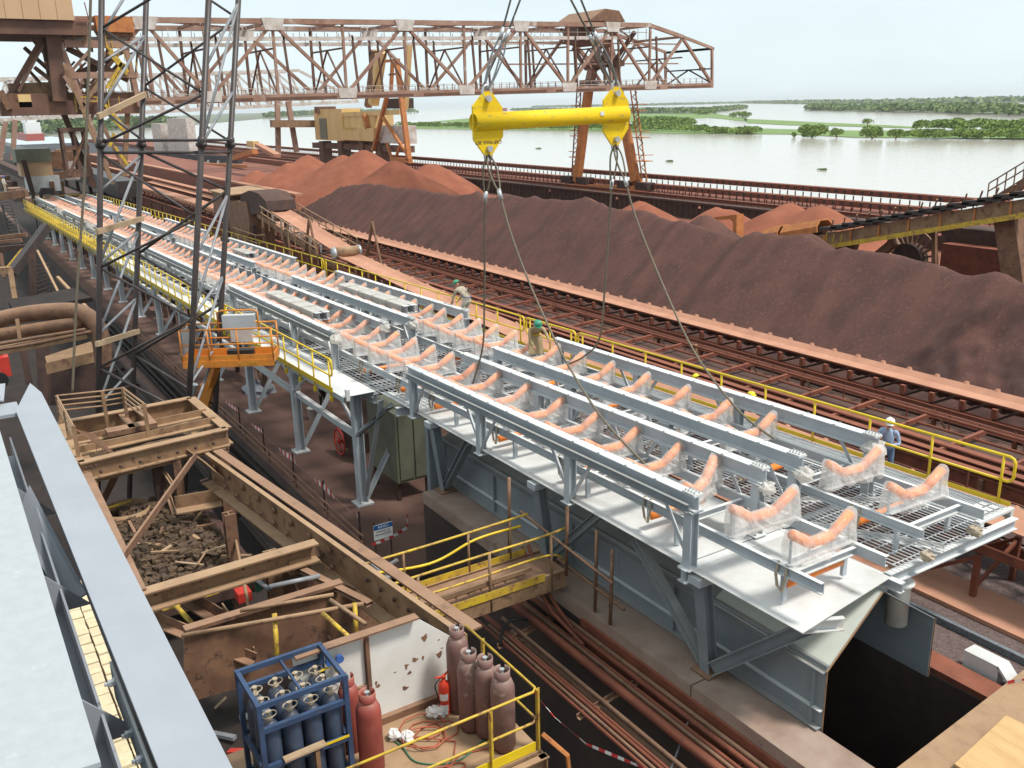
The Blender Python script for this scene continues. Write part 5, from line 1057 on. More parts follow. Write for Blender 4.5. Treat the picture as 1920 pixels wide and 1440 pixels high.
for dz in (0.7, 1.2): MB().beam(tuple(V((-33.39, 56.50, 1.75))+V((0, 0, dz))), tuple(V((-30.78, 56.50, 3.52))+V((0, 0, dz))), 0.07, 0.07).build('stair_rail', 'rust_brown', rc)
for k in range(6):
    c = V((-33.39, 56.50, 1.75)).lerp(V((-30.78, 56.50, 3.52)), k/5); MB().beam(c, c+V((0, 0, 1.2)), 0.06, 0.06).build('rail_post', 'rust_brown', rc)
for k in range(3): MB().beam(tuple(V((-41.04, 51.00, -0.97))+V((0.6*k, 0, 0))), tuple(V((-40.98, 51.00, -1.62))+V((0.6*k, 0, 1.2))), 0.06, 0.06).build('rail_post', 'yellow_old', rc)
yf = empty('yellow_portal_frame', (-57.76, 56.00, -2.70), 'orange yellow frame sticking up between the dark and red piles', 'frame')
MB().plate([(-57.33, 56.00, -1.26), (-54.12, 56.00, -0.68), (-53.98, 56.00, -2.66), (-54.34, 56.00, -2.70), (-54.49, 56.00, -1.32), (-54.86, 56.00, -1.13), (-57.19, 56.00, -1.47)], 0.8, (0, -1, 0)).build('frame', 'rust_orange', yf)


# ================================================================ lifting spreader, ropes and slings
XS = -19.4
sp0, sp1 = V((-19.40, 11.29, 7.84)), V((-19.40, 15.84, 7.93))
spr = empty('spreader_beam', (XS, (sp0.y+sp1.y)/2, sp0.z-0.8), 'chipped yellow spreader beam with two eye plates hanging from crane ropes', 'spreader')
ax = (sp1-sp0).normalized()
def pipe_shell(p, q, ro, ri, n, m_, name, root):
    w = MB(); f = MB().frame(p, q); a, b_ = f[2], f[3]; c = [(math.cos(2*math.pi*i/n), math.sin(2*math.pi*i/n)) for i in range(n)]; vs = []
    for P, r in ((p, ro), (q, ro), (q, ri), (p, ri)): vs += [V(P)+(a*x+b_*y)*r for x, y in c]
    fs = [(k*n+i, k*n+(i+1) % n, ((k+1) % 4)*n+(i+1) % n, ((k+1) % 4)*n+i) for k in range(4) for i in range(n)]
    w.add(vs, fs); return w.build(name, m_, root, True)
pipe_shell(sp0-ax*0.02, sp1+ax*0.02, 0.208, 0.18, 28, 'yellow_beam', 'tube', spr)
for c_, px in ((sp0+ax*0.36, 0), (sp1-ax*0.33, 1)):
    u = ax; z = V((0, 0, 1))
    poly = [c_-u*0.40+z*0.36, c_-u*0.08+z*0.68, c_+u*0.12+z*0.68, c_+u*0.42+z*0.30, c_+u*0.42-z*0.36, c_+u*0.10-z*0.78, c_-u*0.10-z*0.78, c_-u*0.40-z*0.40]
    if px: poly = [c_-u*(2*0)+(p-c_) for p in poly]
    MB().plate([p+V((0.03, 0, 0)) for p in poly], 0.06, (1, 0, 0)).build('eye_plate', 'yellow_beam', spr)
    for s in (0.52, -0.62):
        MB().tube(c_+z*s-V((0.1, 0, 0)), c_+z*s+V((0.13, 0, 0)), 0.075, 12).build('eye_pin', 'steel_bright', spr)
def text(s, loc, size, m_, rot, parent, name='lettering', ext=0.002):
    cu = bpy.data.curves.new(name, 'FONT'); cu.body = s; cu.size = size; cu.extrude = ext; cu.align_x = 'CENTER'; cu.align_y = 'CENTER'
    o = bpy.data.objects.new(name, cu); COL.objects.link(o); o.rotation_euler = rot
    me = bpy.data.meshes.new_from_object(o); bpy.data.objects.remove(o); me.materials.append(MATS[m_])
    o = bpy.data.objects.new(name, me); COL.objects.link(o); off = V((0, 0, 0)); p = parent
    while p is not None: off += p.location; p = p.parent
    o.parent = parent; o.location = V(loc)-off; o.rotation_euler = rot; return o
def rope(name, pts, r, m_, label, cat='rope', group=None, root=None):
    N = []
    for i in range(len(pts)-1):                          # smooth through points (Catmull-Rom)
        p0, p1, p2, p3 = V(pts[max(i-1, 0)]), V(pts[i]), V(pts[i+1]), V(pts[min(i+2, len(pts)-1)])
        for k in range(8):
            t = k/8; N.append(0.5*((2*p1)+(p2-p0)*t+(2*p0-5*p1+4*p2-p3)*t*t+(3*p1-p0-3*p2+p3)*t**3))
    N.append(V(pts[-1])); w = MB().path(N, r, 6)
    if root is not None: return w.build(name, m_, root, True)
    return tag(w.build(name, m_, None, True), label, cat, group)
def shackle(c, root, s=1.0):
    z = V((0, 0, 1)); MB().path([c+ax*(0.11*s*math.cos(a))+z*(0.16*s*math.sin(a)+0.1*s) for a in [math.pi*1.5+2*math.pi*k/16*0.999 for k in range(16)]], 0.035*s, 7, True).build('shackle', 'steel_bright', root, True)
ce = sp0+ax*0.36
text('CAP MAX 30T', ce+V((0.036, 0.0, -0.47)), 0.12, 'ink_dark', (Matrix.Rotation(math.pi/2, 3, 'Z') @ Matrix.Rotation(math.pi/2, 3, 'X') @ Matrix.Rotation(math.pi, 3, 'Z')).to_euler(), spr)
# hoist ropes going up out of view
for k, (c_, tops, lbl) in enumerate(((sp0+ax*0.36, ((-19.40, 12.54, 11.01), (-19.40, 12.78, 11.03)), 'left'), (sp1-ax*0.33, ((-19.40, 13.78, 11.07), (-19.40, 14.03, 11.09)), 'right'))):
    rr = empty('hoist_rope', c_+V((0, 0, 0.6)), 'pair of grey hoist ropes with swaged loop above the %s end of the yellow spreader' % lbl, 'rope', 'hoist ropes above the spreader')
    e = c_+V((0, 0, 0.72)); shackle(c_+V((0, 0, 0.56)), rr)
    for j, t in enumerate(tops):
        t = V(t)+V((0.15*j, 0, 0)); d = (t-e); s_ = e+d.normalized()*1.35
        MB().path([t+d, s_], 0.026, 6).build('rope', 'wire_grey', rr, True)
        MB().tube(s_-d.normalized()*0.16, s_+d.normalized()*0.12, 0.05, 8).build('swage', 'steel_bright', rr, True)
        for q in (-1, 1):
            n_ = ax*0.09*q+V((0.05*q, 0, 0)); rope('loop', [s_, s_*0.6+e*0.4+n_, s_*0.15+e*0.85+n_*0.8, e], 0.022, 'wire_grey', '', root=rr)
# slings going down to the lifted section
slings = [(sp0+ax*0.36, [(-19.47, 11.55, 5.70), (-19.95, 11.75, 3.48), (-20.28, 11.85, 2.12), (-21.05, 11.95, 0.9)], 'slack wire sling hanging to the far corner of the front conveyor'),
          (sp0+ax*0.36, [(-18.50, 11.74, 5.13), (-17.70, 11.84, 3.83), (-16.50, 11.82, 2.60), (-15.10, 11.82, 1.57), (-13.7, 11.95, 0.85)], 'taut slanting wire sling to the near corner of the front conveyor'),
          (sp1-ax*0.33, [(-19.33, 15.35, 5.97), (-19.63, 15.40, 3.36), (-19.98, 15.50, 1.85), (-20.77, 15.55, 1.15), (-21.5, 15.5, 0.75)], 'slack wire sling ending in a dark tail on the rear conveyor'),
          (sp1-ax*0.33, [(-18.60, 15.61, 5.32), (-17.50, 15.65, 3.66), (-16.20, 15.60, 2.18), (-14.70, 15.61, 1.12), (-13.5, 15.5, 0.8)], 'long slanting wire sling to the near corner of the rear conveyor')]
for c_, pts, lb in slings:
    e = c_-V((0, 0, 0.72)); rr = empty('wire_sling', e, lb, 'sling', 'wire slings below the spreader')
    d = (V(pts[0])-e); s_ = e+d.normalized()*1.05
    rope('rope', [s_]+pts, 0.027, 'wire_rope', '', root=rr)
    MB().tube(s_-d.normalized()*0.14, s_+d.normalized()*0.12, 0.055, 8).build('swage', 'steel_bright', rr, True)
    for q in (-1, 1): rope('loop', [e, e*0.7+s_*0.3+ax*0.11*q, e*0.3+s_*0.7+ax*0.08*q, s_], 0.024, 'wire_rope', '', root=rr)
for c_ in (sp0+ax*0.36, sp1-ax*0.33): shackle(c_-V((0, 0, 0.86)), spr, 0.9)
MB().plate([sp1-ax*0.98+V((0.222, 0, 0.1)), sp1-ax*0.86+V((0.222, 0, 0.1)), sp1-ax*0.86+V((0.222, 0, 0.0)), sp1-ax*0.98+V((0.222, 0, 0.0))], 0.01, (1, 0, 0)).build('paper_tag', 'tape_white', spr)

# ================================================================ crane lattice mast
ms = empty('lattice_mast', (-29, 5, PIT), 'tall dark lattice crane mast of four round chords at left', 'crane mast')
A0 = (-30.48, 4.76, 6.89); C0 = (-27.70, 7.02, 6.88); B0 = (-32.83, 6.42, 6.73); D0 = (-29.96, 8.63, 6.72)
def chord(pt, pb, X):
    return pt, pb
ch = {}
ch['A'] = (V((-31.50, 5.72, 12.35)), V((-31.50, 3.65, -1.65))); ch['C'] = (V((-28.90, 8.19, 12.17)), V((-28.90, 5.93, -1.38)))
ch['B'] = (V((-33.60, 7.49, 12.70)), V((-33.60, 4.98, -2.53))); ch['D'] = (V((-31.20, 9.78, 12.53)), V((-31.20, 7.29, -2.32)))
for k in ch:
    a, b_ = ch[k]; MB().tube(a, a+(b_-a)*1.35, 0.09, 14).build('chord', 'mast_steel', ms, True)
def at_(k, y):                                          # point on a chord at a given height fraction
    a, b_ = ch[k]; return a.lerp(b_, y)
def lace(k1, k2, ys, m_='mast_steel', r=0.05):
    for i in range(len(ys)-1):
        p, q = (k1, k2) if i % 2 == 0 else (k2, k1)
        MB().tube(at_(p, ys[i]), at_(q, ys[i+1]), r, 8).build('lacing', m_, ms, True)
yj = 0.362
lace('A', 'C', [0.12, 0.255, 0.385][:2]+[0.36], r=0.042); lace('C', 'A', [0.12-0.13, 0.12], r=0.042)
lace('A', 'C', [0.38, 0.52, 0.63, 0.745, 0.86, 0.97, 1.08], r=0.042)
lace('B', 'D', [-0.02, 0.10, 0.24, 0.355], r=0.04); lace('B', 'D', [0.375, 0.46, 0.60, 0.71, 0.83, 0.95, 1.05], r=0.05)
lace('A', 'B', [0.19, 0.135, 0.285, 0.35], 'mast_pale', 0.045); lace('A', 'B', [0.46, 0.385, 0.62, 0.55, 0.78, 0.70, 0.95, 0.86], 'mast_pale', 0.045)
lace('B', 'A', [-0.02, 0.135], 'mast_pale', 0.045)
lace('C', 'D', [0.20, 0.07, 0.36, 0.25], 'mast_pale', 0.045); lace('C', 'D', [0.60, 0.47, 0.74, 0.65, 0.90, 0.80, 1.0], 'mast_pale', 0.045)
for y in (0.352, 0.378):
    for a, c in (('A', 'C'), ('C', 'D'), ('D', 'B'), ('B', 'A')): MB().tube(at_(a, y), at_(c, y), 0.045, 8).build('joint_bar', 'mast_steel', ms, True)
MB().tube(at_('A', 0.352), at_('D', 0.352), 0.045, 8).tube(at_('B', 0.378), at_('C', 0.378), 0.045, 8).build('joint_bar', 'mast_steel', ms, True)
for k in ch: MB().lathe(at_(k, 0.352), [(0.11, -0.1), (0.135, 0), (0.11, 0.25)], 12, (ch[k][1]-ch[k][0])).tube(at_(k, 0.362)-V((0.18, 0.08, 0)), at_(k, 0.362)+V((0.18, 0.08, 0)), 0.07, 8).build('pin_joint', 'mast_steel', ms, True)
# timber battens strapped across
for (a, ya, c, yc_) in (('A', 0.298, 'B', 0.257), ('A', 0.546, 'B', 0.522), ('A', 0.80, 'B', 0.775)):
    p, q = at_(a, ya), at_(c, yc_); d = (q-p)*0.08
    tag(MB().beam(p-d+V((.14, 0, 0)), q+d+V((.14, 0, 0)), 0.1, 0.17).build('timber_batten', 'timber'), 'timber batten tied across the mast at %s' % {0.298: 'upper level', 0.546: 'gallery level', 0.80: 'lower level'}[ya], 'batten', 'timber battens tied to the mast')
r_ = rope('pendant_rope', [(-27.00, 4.66, 11.75), (-27.00, 3.84, 7.05), (-27.00, 3.10, 3.44), (-27.00, 2.61, 0.80)], 0.035, 'wire_rope', 'single slack rope hanging left of the lattice mast')

# ================================================================ people
def person(joints, bones, loc_label, helmet, mats_, label, head, hdir, tool=None):
    """joints: name -> world point and radius; bones: (a, b, material index)"""
    names = list(joints); idx = {n: i for i, n in enumerate(names)}
    me = bpy.data.meshes.new('body'); base = V(joints['pelvis'][0]); 
    me.from_pydata([V(joints[n][0])-base for n in names], [(idx[a], idx[b_]) for a, b_, _ in bones], [])
    o = bpy.data.objects.new('body', me); COL.objects.link(o)
    md = o.modifiers.new('skin', 'SKIN'); md.use_smooth_shade = True
    for n in names:
        sv = me.skin_vertices[0].data[idx[n]]; rr = joints[n][1]; sv.radius = (rr, rr) if not isinstance(rr, tuple) else rr; sv.use_root = (n == 'pelvis')
    o.modifiers.new('sub', 'SUBSURF').levels = 1; o.modifiers['sub'].render_levels = 1
    dg = bpy.context.evaluated_depsgraph_get(); nm = bpy.data.meshes.new_from_object(o.evaluated_get(dg)); bpy.data.objects.remove(o)
    for x in mats_: nm.materials.append(MATS[x])
    nm.materials.clear()
    for x in mats_: nm.materials.append(MATS[x])
    for f in nm.polygons:
        c = f.center+base; best = None
        for a, b_, mi in bones:
            p, q = V(joints[a][0]), V(joints[b_][0]); t = max(0, min(1, (c-p).dot(q-p)/max(1e-6, (q-p).length_squared))); d = (c-p.lerp(q, t)).length/(0.5*(sum(joints[a][1]) / 2 if isinstance(joints[a][1], tuple) else joints[a][1])+0.03)
            if best is None or d < best[0]: best = (d, mi)
        f.material_index = best[1]; f.use_smooth = True
    root = bpy.data.objects.new('person', nm); COL.objects.link(root); root.location = base; tag(root, label, 'person')
    # head with face, helmet with brim
    H = V(head); hd_ = V(hdir).normalized(); up = V((0, 0, 1)); up = (up-hd_*up.dot(hd_)).normalized(); lf = up.cross(hd_)
    def L(f, l, u): return H+hd_*f+lf*l+up*u
    w = MB(); n, k = 12, 8; vs = []
    for i in range(k+1):
        a = math.pi*i/k
        for j in range(n):
            b_ = 2*math.pi*j/n; f = 0.098*math.sin(a)*math.cos(b_); l = 0.078*math.sin(a)*math.sin(b_); u = 0.118*math.cos(a)
            if u < -0.03: f += 0.012; l *= 0.85
            vs.append(L(f, l, u))
    w.add(vs, [(i*n+j, i*n+(j+1) % n, (i+1)*n+(j+1) % n, (i+1)*n+j) for i in range(k) for j in range(n)])
    w.tube(L(0.085, 0, 0.02), L(0.118, 0, -0.025), 0.012, 6, 0.018); w.box(*[tuple(map(f_, zip(L(-.01, .075, -.03), L(.02, .092, .03)))) for f_ in (min, max)]); w.box(*[tuple(map(f_, zip(L(-.01, -.092, -.03), L(.02, -.075, .03)))) for f_ in (min, max)])
    hdm = w.build('head', 'skin', root, True)
    e = MB()
    for s in (-1, 1): e.lathe(L(0.088, s*0.032, 0.012), [(0.013, 0), (0.001, 0.01)], 6, hd_)
    e.beam(L(0.096, -0.025, -0.058), L(0.096, 0.025, -0.058), 0.012, 0.01); e.build('face_features', 'ink_dark', hdm)
    w = MB(); w.lathe(L(-0.005, 0, 0.045), [(0.128, 0), (0.127, 0.03), (0.112, 0.075), (0.075, 0.108), (0.02, 0.12)], 16, up); w.plate([L(0.19*math.cos(a), 0.13*math.sin(a), 0.048) for a in [2*math.pi*q/16 for q in range(16)]], 0.012, up)
    w.beam(L(-0.1, 0, 0.14), L(0.09, 0, 0.14), 0.025, 0.04, up); w.build('helmet', helmet, root, True)
    return root
def hand(root, wrist, d, side, closed=0.6):
    w = MB(); wv = V(wrist); d = V(d).normalized(); n_ = V(side).normalized(); c = d.cross(n_).normalized()
    w.beam(wv, wv+d*0.09, 0.08, 0.032, n_)
    for k, ln in enumerate((0.065, 0.078, 0.073, 0.055)):
        p = wv+d*0.085+c*(0.032-0.021*k); q = p+d*ln*0.55; w.path([p, q, q+(d*(1-closed)-n_*closed)*ln*0.6], [0.0095, 0.009, 0.007], 6)
    p = wv+d*0.03+c*0.04; w.path([p, p+c*0.035+d*0.025, p+c*0.03+d*0.06-n_*0.02], [0.011, 0.0105, 0.008], 6)
    w.build('hand', 'skin', root, True)
def figure(loc, face, pose, mats_, helmet, label, hmat=None):
    """pose gives points (forward, left, up) in metres from the feet centre"""
    F = V((math.cos(face), math.sin(face), 0)); Lf = V((-math.sin(face), math.cos(face), 0)); o = V(loc)
    def T(p): return o+(F*p[0]+Lf*p[1]+V((0, 0, p[2])))*1.06
    R_ = dict(pelvis=(0.15, 0.12), waist=(0.15, 0.115), chest=(0.175, 0.13), neck=0.055, shl=0.075, shr=0.075, ell=0.055, elr=0.042, wrl=0.036, wrr=0.036, hipl=0.1, hipr=0.1, knl=0.07, knr=0.07, anl=0.05, anr=0.05, tol=0.045, tor=0.045)
    J = {k: (T(pose[k]), R_[k]) for k in R_ if k in pose}
    B = [('pelvis', 'waist', 0), ('waist', 'chest', 0), ('chest', 'neck', 0), ('chest', 'shl', 0), ('chest', 'shr', 0), ('shl', 'ell', 0), ('shr', 'elr', 0), ('ell', 'wrl', 0), ('elr', 'wrr', 0),
         ('pelvis', 'hipl', 1), ('pelvis', 'hipr', 1), ('hipl', 'knl', 1), ('hipr', 'knr', 1), ('knl', 'anl', 1), ('knr', 'anr', 1), ('anl', 'tol', 2), ('anr', 'tor', 2)]
    hd = F*pose['look'][0]+Lf*pose['look'][1]+V((0, 0, pose['look'][2]))
    r = person(J, B, '', helmet, mats_, label, T(pose['head']), hd)
    for s in 'lr':
        d = J['wr'+s][0]-J['el'+s][0]; hand(r, J['wr'+s][0], d, V((0, 0, 1)) if abs(d.normalized().z) < 0.8 else F)
    return r, T
stand = dict(pelvis=(0, 0, 0.95), waist=(0, 0, 1.1), chest=(0.0, 0, 1.32), neck=(0.02, 0, 1.5), head=(0.05, 0, 1.62), look=(1, 0, -0.15), shl=(0, 0.19, 1.42), shr=(0, -0.19, 1.42), ell=(-0.02, 0.26, 1.13), elr=(-0.02, -0.26, 1.13), wrl=(0.12, 0.24, 0.92), wrr=(0.12, -0.24, 0.92),
             hipl=(0, 0.1, 0.9), hipr=(0, -0.1, 0.9), knl=(0.03, 0.11, 0.5), knr=(0.03, -0.11, 0.5), anl=(-0.02, 0.12, 0.09), anr=(-0.02, -0.12, 0.09), tol=(0.14, 0.13, 0.045), tor=(0.14, -0.13, 0.045))
def P_(**k): d = dict(stand); d.update(k); return d
bend = P_(pelvis=(-0.18, 0, 0.82), waist=(-0.08, 0, 0.97), chest=(0.12, 0, 1.12), neck=(0.27, 0, 1.22), head=(0.36, 0, 1.3), look=(0.8, 0, -0.6), shl=(0.18, 0.19, 1.16), shr=(0.18, -0.19, 1.16), ell=(0.3, 0.25, 0.88), elr=(0.3, -0.25, 0.88), wrl=(0.46, 0.16, 0.68), wrr=(0.46, -0.16, 0.68),
          hipl=(-0.18, 0.1, 0.78), hipr=(-0.18, -0.1, 0.78), knl=(0.06, 0.13, 0.45), knr=(0.06, -0.13, 0.45), anl=(-0.06, 0.14, 0.09), anr=(-0.06, -0.14, 0.09), tol=(0.1, 0.15, 0.045), tor=(0.1, -0.15, 0.045))
w1, T = figure((-29.94, 16.75, 0.36), math.radians(195), bend, ['cloth_beige', 'cloth_pale', 'boot'], 'helmet_green', 'worker in beige overalls and green helmet bending over the rear rail beam')
MB().path([T((-0.02, 0.13, 1.2)), T((-0.12, 0, 1.12)), T((-0.19, -0.13, 0.92))], 0.016, 5).path([T((-0.02, -0.13, 1.2)), T((-0.12, 0, 1.12)), T((-0.19, 0.13, 0.92))], 0.016, 5).build('safety_harness', 'rope_fibre', w1)
MB().path([T((-0.12+0.17*math.cos(a), 0.18*math.sin(a), 0.93+0.03*math.cos(a))) for a in [2*math.pi*q/16 for q in range(16)]], 0.022, 5, True).build('belt', 'strap', w1)
w2, T = figure((-23.93, 15.95, 0.15), math.radians(-20), P_(**{**bend, 'wrl': (0.5, 0.3, 0.86), 'ell': (0.3, 0.3, 0.94)}), ['cloth_tan', 'cloth_pale', 'boot'], 'helmet_green', 'worker in green helmet and tan apron stooping at the sling attachment on the rear conveyor')
MB().plate([T((0.02, 0.2, 0.9)), T((0.02, -0.2, 0.9)), T((0.16, -0.24, 0.35)), T((0.16, 0.24, 0.35))], 0.02).build('apron', 'cloth_tan', w2)
MB().path([T((-0.12+0.2*math.cos(a), 0.2*math.sin(a), 0.92)) for a in [2*math.pi*q/16 for q in range(16)]], 0.025, 5, True).build('belt', 'yellow_old', w2)
figure((-20.85, 20.60, -1.88), math.radians(200), P_(**{**bend}), ['cloth_grey', 'cloth_denim', 'boot'], 'helmet_yellow', 'worker in yellow helmet and grey shirt half hidden behind the walkway rail beam')
figure((-18.86, 20.60, -2.27), math.radians(180), P_(), ['cloth_grey', 'cloth_denim', 'boot'], 'helmet_yellow', 'yellow helmet of a worker almost hidden behind the walkway rail beam')
figure((-14.05, 20.6, -1.76), math.radians(-55), P_(wrr=(0.17, -0.05, 1.5), elr=(0.16, -0.26, 1.22), wrl=(0.32, 0.08, 1.16), ell=(0.08, 0.27, 1.12), look=(1, 0.2, -0.25), head=(0.06, 0, 1.63)), ['cloth_blue', 'cloth_denim', 'boot'], 'helmet_white', 'worker in white helmet and blue shirt holding a radio to his mouth beside the handrail')
figure((-110.00, 7.56, 0.46), math.radians(60), P_(), ['cloth_pale', 'cloth_beige', 'boot'], 'helmet_blue', 'distant worker in pale overalls and blue helmet at the far left edge')
figure((-37.6, 13.6, GRD), math.radians(20), P_(), ['cloth_grey', 'boot', 'boot'], 'helmet_white', 'worker in dark trousers standing under the gallery, upper body hidden by the walkway')
figure((-8.75, 18.95, LEDGE-0.1), math.radians(150), P_(), ['cloth_blue', 'cloth_denim', 'boot'], 'helmet_white', 'worker in blue jeans at the right edge of the picture beneath the dusty belt')

# ================================================================ personnel lift basket
lf_ = empty('lift_basket', (-31.78, 8.20, -0.28), 'orange work platform basket with control box beside the plated walkway', 'lift')
YL = 8.2
c0, c1 = V((-38.82, 8.20, -2.33)), V((-26.65, 8.20, 1.07))
LZ = (c0.z+c1.z)/2-0.1; xa, xb = -32.6, -29.4
lz = -0.75; ya, yb_ = 7.5, 9.3
xa, xb = -32.5, -30.6
o0 = V((-30.16, 6.29, 0.07)); o1 = V((-28.75, 8.86, 0.65))
u = (o1-o0); u.z = 0; Ln = u.length; u.normalize(); v = V((-u.y, u.x, 0)); 
if v.dot(V((-0.8, 0.5, 0))) < 0: v = -v
base = o0.copy(); base.z = (o0.z+o1.z)/2
def E(a, b_, z): return base+u*a+v*b_+V((0, 0, z))
dp = 0.95
MB().plate([E(0, 0, 0), E(Ln, 0, 0), E(Ln, dp, 0), E(0, dp, 0)], 0.08, (0, 0, 1)).build('floor', 'jlg_orange', lf_)
for p, q in (((0, 0), (Ln, 0)), ((Ln, 0), (Ln, dp)), ((Ln, dp), (0, dp)), ((0, dp), (0, 0))): MB().beam(E(*p, 0.09), E(*q, 0.09), 0.03, 0.3).build('toe_board', 'jlg_orange', lf_)
MB().beam(E(0, -0.02, -0.05), E(Ln, -0.02, -0.05), 0.03, 0.22).build('name_plate', 'jlg_orange', lf_)
for z in (0.6, 1.1):
    MB().path([E(0, 0, z), E(Ln, 0, z), E(Ln, dp, z), E(0, dp, z)], 0.028, 7, True).build('guard_rail', 'jlg_orange', lf_, True)
for a, b_ in ((0, 0), (Ln*0.3, 0), (Ln*0.62, 0), (Ln, 0), (Ln, dp), (Ln*0.55, dp), (Ln*0.25, dp), (0, dp)): MB().tube(E(a, b_, 0), E(a, b_, 1.1), 0.028, 7).build('rail_post', 'jlg_orange', lf_, True)
MB().path([E(Ln*.35, dp, 0.8), E(Ln*.35, dp, 1.45), E(Ln*.4, dp, 1.52), E(Ln*.75, dp, 1.52), E(Ln*.8, dp, 1.45), E(Ln*.8, dp, 0.8)], 0.03, 7).build('control_guard', 'jlg_orange', lf_, True)
bx_ = MB(); bx_.plate([E(Ln*.4, dp-.05, 0.9), E(Ln*.76, dp-.05, 0.9), E(Ln*.76, dp-.05, 1.35), E(Ln*.4, dp-.05, 1.35)], 0.25, -v); bx_.build('control_box', 'grey_paint', lf_)
MB().plate([E(Ln*.48, dp-.06, 0.45), E(Ln*.72, dp-.06, 0.45), E(Ln*.72, dp-.06, 0.85), E(Ln*.48, dp-.06, 0.85)], 0.12, -v).build('notice_panel', 'bridge_white', lf_)
MB().plate([E(Ln*.46, .4, 0.06), E(Ln*.75, .4, 0.06), E(Ln*.75, .7, 0.06), E(Ln*.46, .7, 0.06)], -0.22, (0, 0, 1)).build('tool_box', 'plastic_black', lf_)
MB().plate([E(.05, .06, 0.25), E(.05, dp-.06, 0.25), E(.05, dp-.06, 1.05), E(.05, .06, 1.05)], 0.02).build('gate', 'grey_dark_paint', lf_)
nr = math.atan2(u.y, u.x)
text('JLG LIFT', E(Ln*0.72, -0.05, -0.05), 0.17, 'yellow_old', (math.pi/2, 0, nr), lf_)
MB().beam(E(Ln*.3, dp, -0.1), E(Ln*.1, dp+.6, -1.3), 0.25, 0.3).beam(E(Ln*.1, dp+.6, -1.2), E(-.5, dp+.7, -3.3), 0.4, 0.45).build('jib_arm', 'jlg_orange', lf_)
MB().tube(E(-.1, dp+.4, -1.1), E(-.5, dp+.5, -2.3), 0.12, 10).build('jib_cylinder', 'steel_bright', lf_)

# ================================================================ things on the ground under the gallery
cabx = empty('equipment_cabinet', (-27.4, 12.6, GRD), 'olive grey steel cabinet standing on legs below the deck plate', 'cabinet')
MB().box((-29.0, 12.1, -4.1), (-26.7, 13.4, -1.6)).build('body', 'olive_cabinet', cabx)
MB().box((-26.69, 12.2, -4.0), (-26.66, 12.72, -1.7)).build('door', 'olive_cabinet', cabx); MB().box((-26.69, 12.78, -4.0), (-26.66, 13.3, -1.7)).build('door', 'olive_cabinet', cabx)
for x in (-28.8, -26.9):
    for y in (12.2, 13.3): MB().beam((x, y, GRD), (x, y, -4.1), 0.12, 0.12).build('leg', 'rust_dark', cabx)
def bucket(loc, m_, label, r=0.16, h=0.36):
    b_ = empty('bucket', loc, label, 'bucket'); x, y, z = loc
    MB().lathe(loc, [(r*.82, 0), (r, h), (r*1.05, h), (r*1.05, h+.02), (r*.93, h+.02), (r*.78, 0.03)], 16).build('shell', m_, b_, True)
    MB().path(arc((x, y, z+h), r*1.02, 0, math.pi, 10, (1, 0, 0), (0, .7, -.7)), 0.008, 5).build('bail', 'steel_bright', b_)
bucket((-25.1, 12.6, GRD), 'bucket_orange', 'orange plastic bucket beside the olive cabinet', 0.2, 0.46)
bucket((-37.0, 12.9, GRD), 'bucket_white', 'white bucket on the ground beneath the walkway', 0.24, 0.5)
ct = empty('wheeled_cart', (-31.6, 12.6, GRD), 'old cart with red spoked wheels beneath the gallery', 'cart')
for y in (12.2, 13.0):
    c = V((-32.2, y, GRD+0.55)); MB().path([c+V((0.52*math.cos(a), 0, 0.52*math.sin(a))) for a in [2*math.pi*k/28 for k in range(28)]], 0.035, 6, True).build('wheel_rim', 'red_paint', ct, True)
    for k in range(12): a = 2*math.pi*k/12; MB().tube(c, c+V((0.51*math.cos(a), 0, 0.51*math.sin(a))), 0.014, 5).build('spoke', 'red_paint', ct)
    MB().tube(c-V((0, .08, 0)), c+V((0, .08, 0)), 0.09, 10).build('hub', 'red_paint', ct)
MB().tube((-32.2, 12.1, GRD+.55), (-32.2, 13.1, GRD+.55), 0.04, 8).build('axle', 'rust_dark', ct)
MB().box((-32.3, 12.35, GRD+.35), (-30.9, 12.9, GRD+1.15)).box((-31.9, 12.4, GRD+1.15), (-31.2, 12.85, GRD+1.45)).build('engine_block', 'rust_dark', ct)
MB().tube((-31.0, 12.4, GRD+.5), (-30.2, 12.4, GRD+.2), 0.03, 6).tube((-31.5, 12.6, GRD+1.4), (-31.5, 12.6, GRD+1.9), 0.05, 8).build('drawbar', 'red_paint', ct)
w = MB(); rnd = random.Random(2); n, k = 14, 6; vs = []
for i in range(k+1):
    a = math.pi/2*i/k
    for j in range(n): b_ = 2*math.pi*j/n; q = 0.75*(1+rnd.uniform(-.25, .25)); vs.append((-42.5+q*1.3*math.cos(a)*math.cos(b_), 12.2+q*math.cos(a)*math.sin(b_), GRD+0.5*math.sin(a)*(1+rnd.uniform(-.2, .2))))
w.add(vs, [(i*n+j, i*n+(j+1) % n, (i+1)*n+(j+1) % n, (i+1)*n+j) for i in range(k) for j in range(n)]); tag(w.build('tarpaulin', 'tarp'), 'crumpled grey tarpaulin heap on the ground below the lift basket', 'tarpaulin')
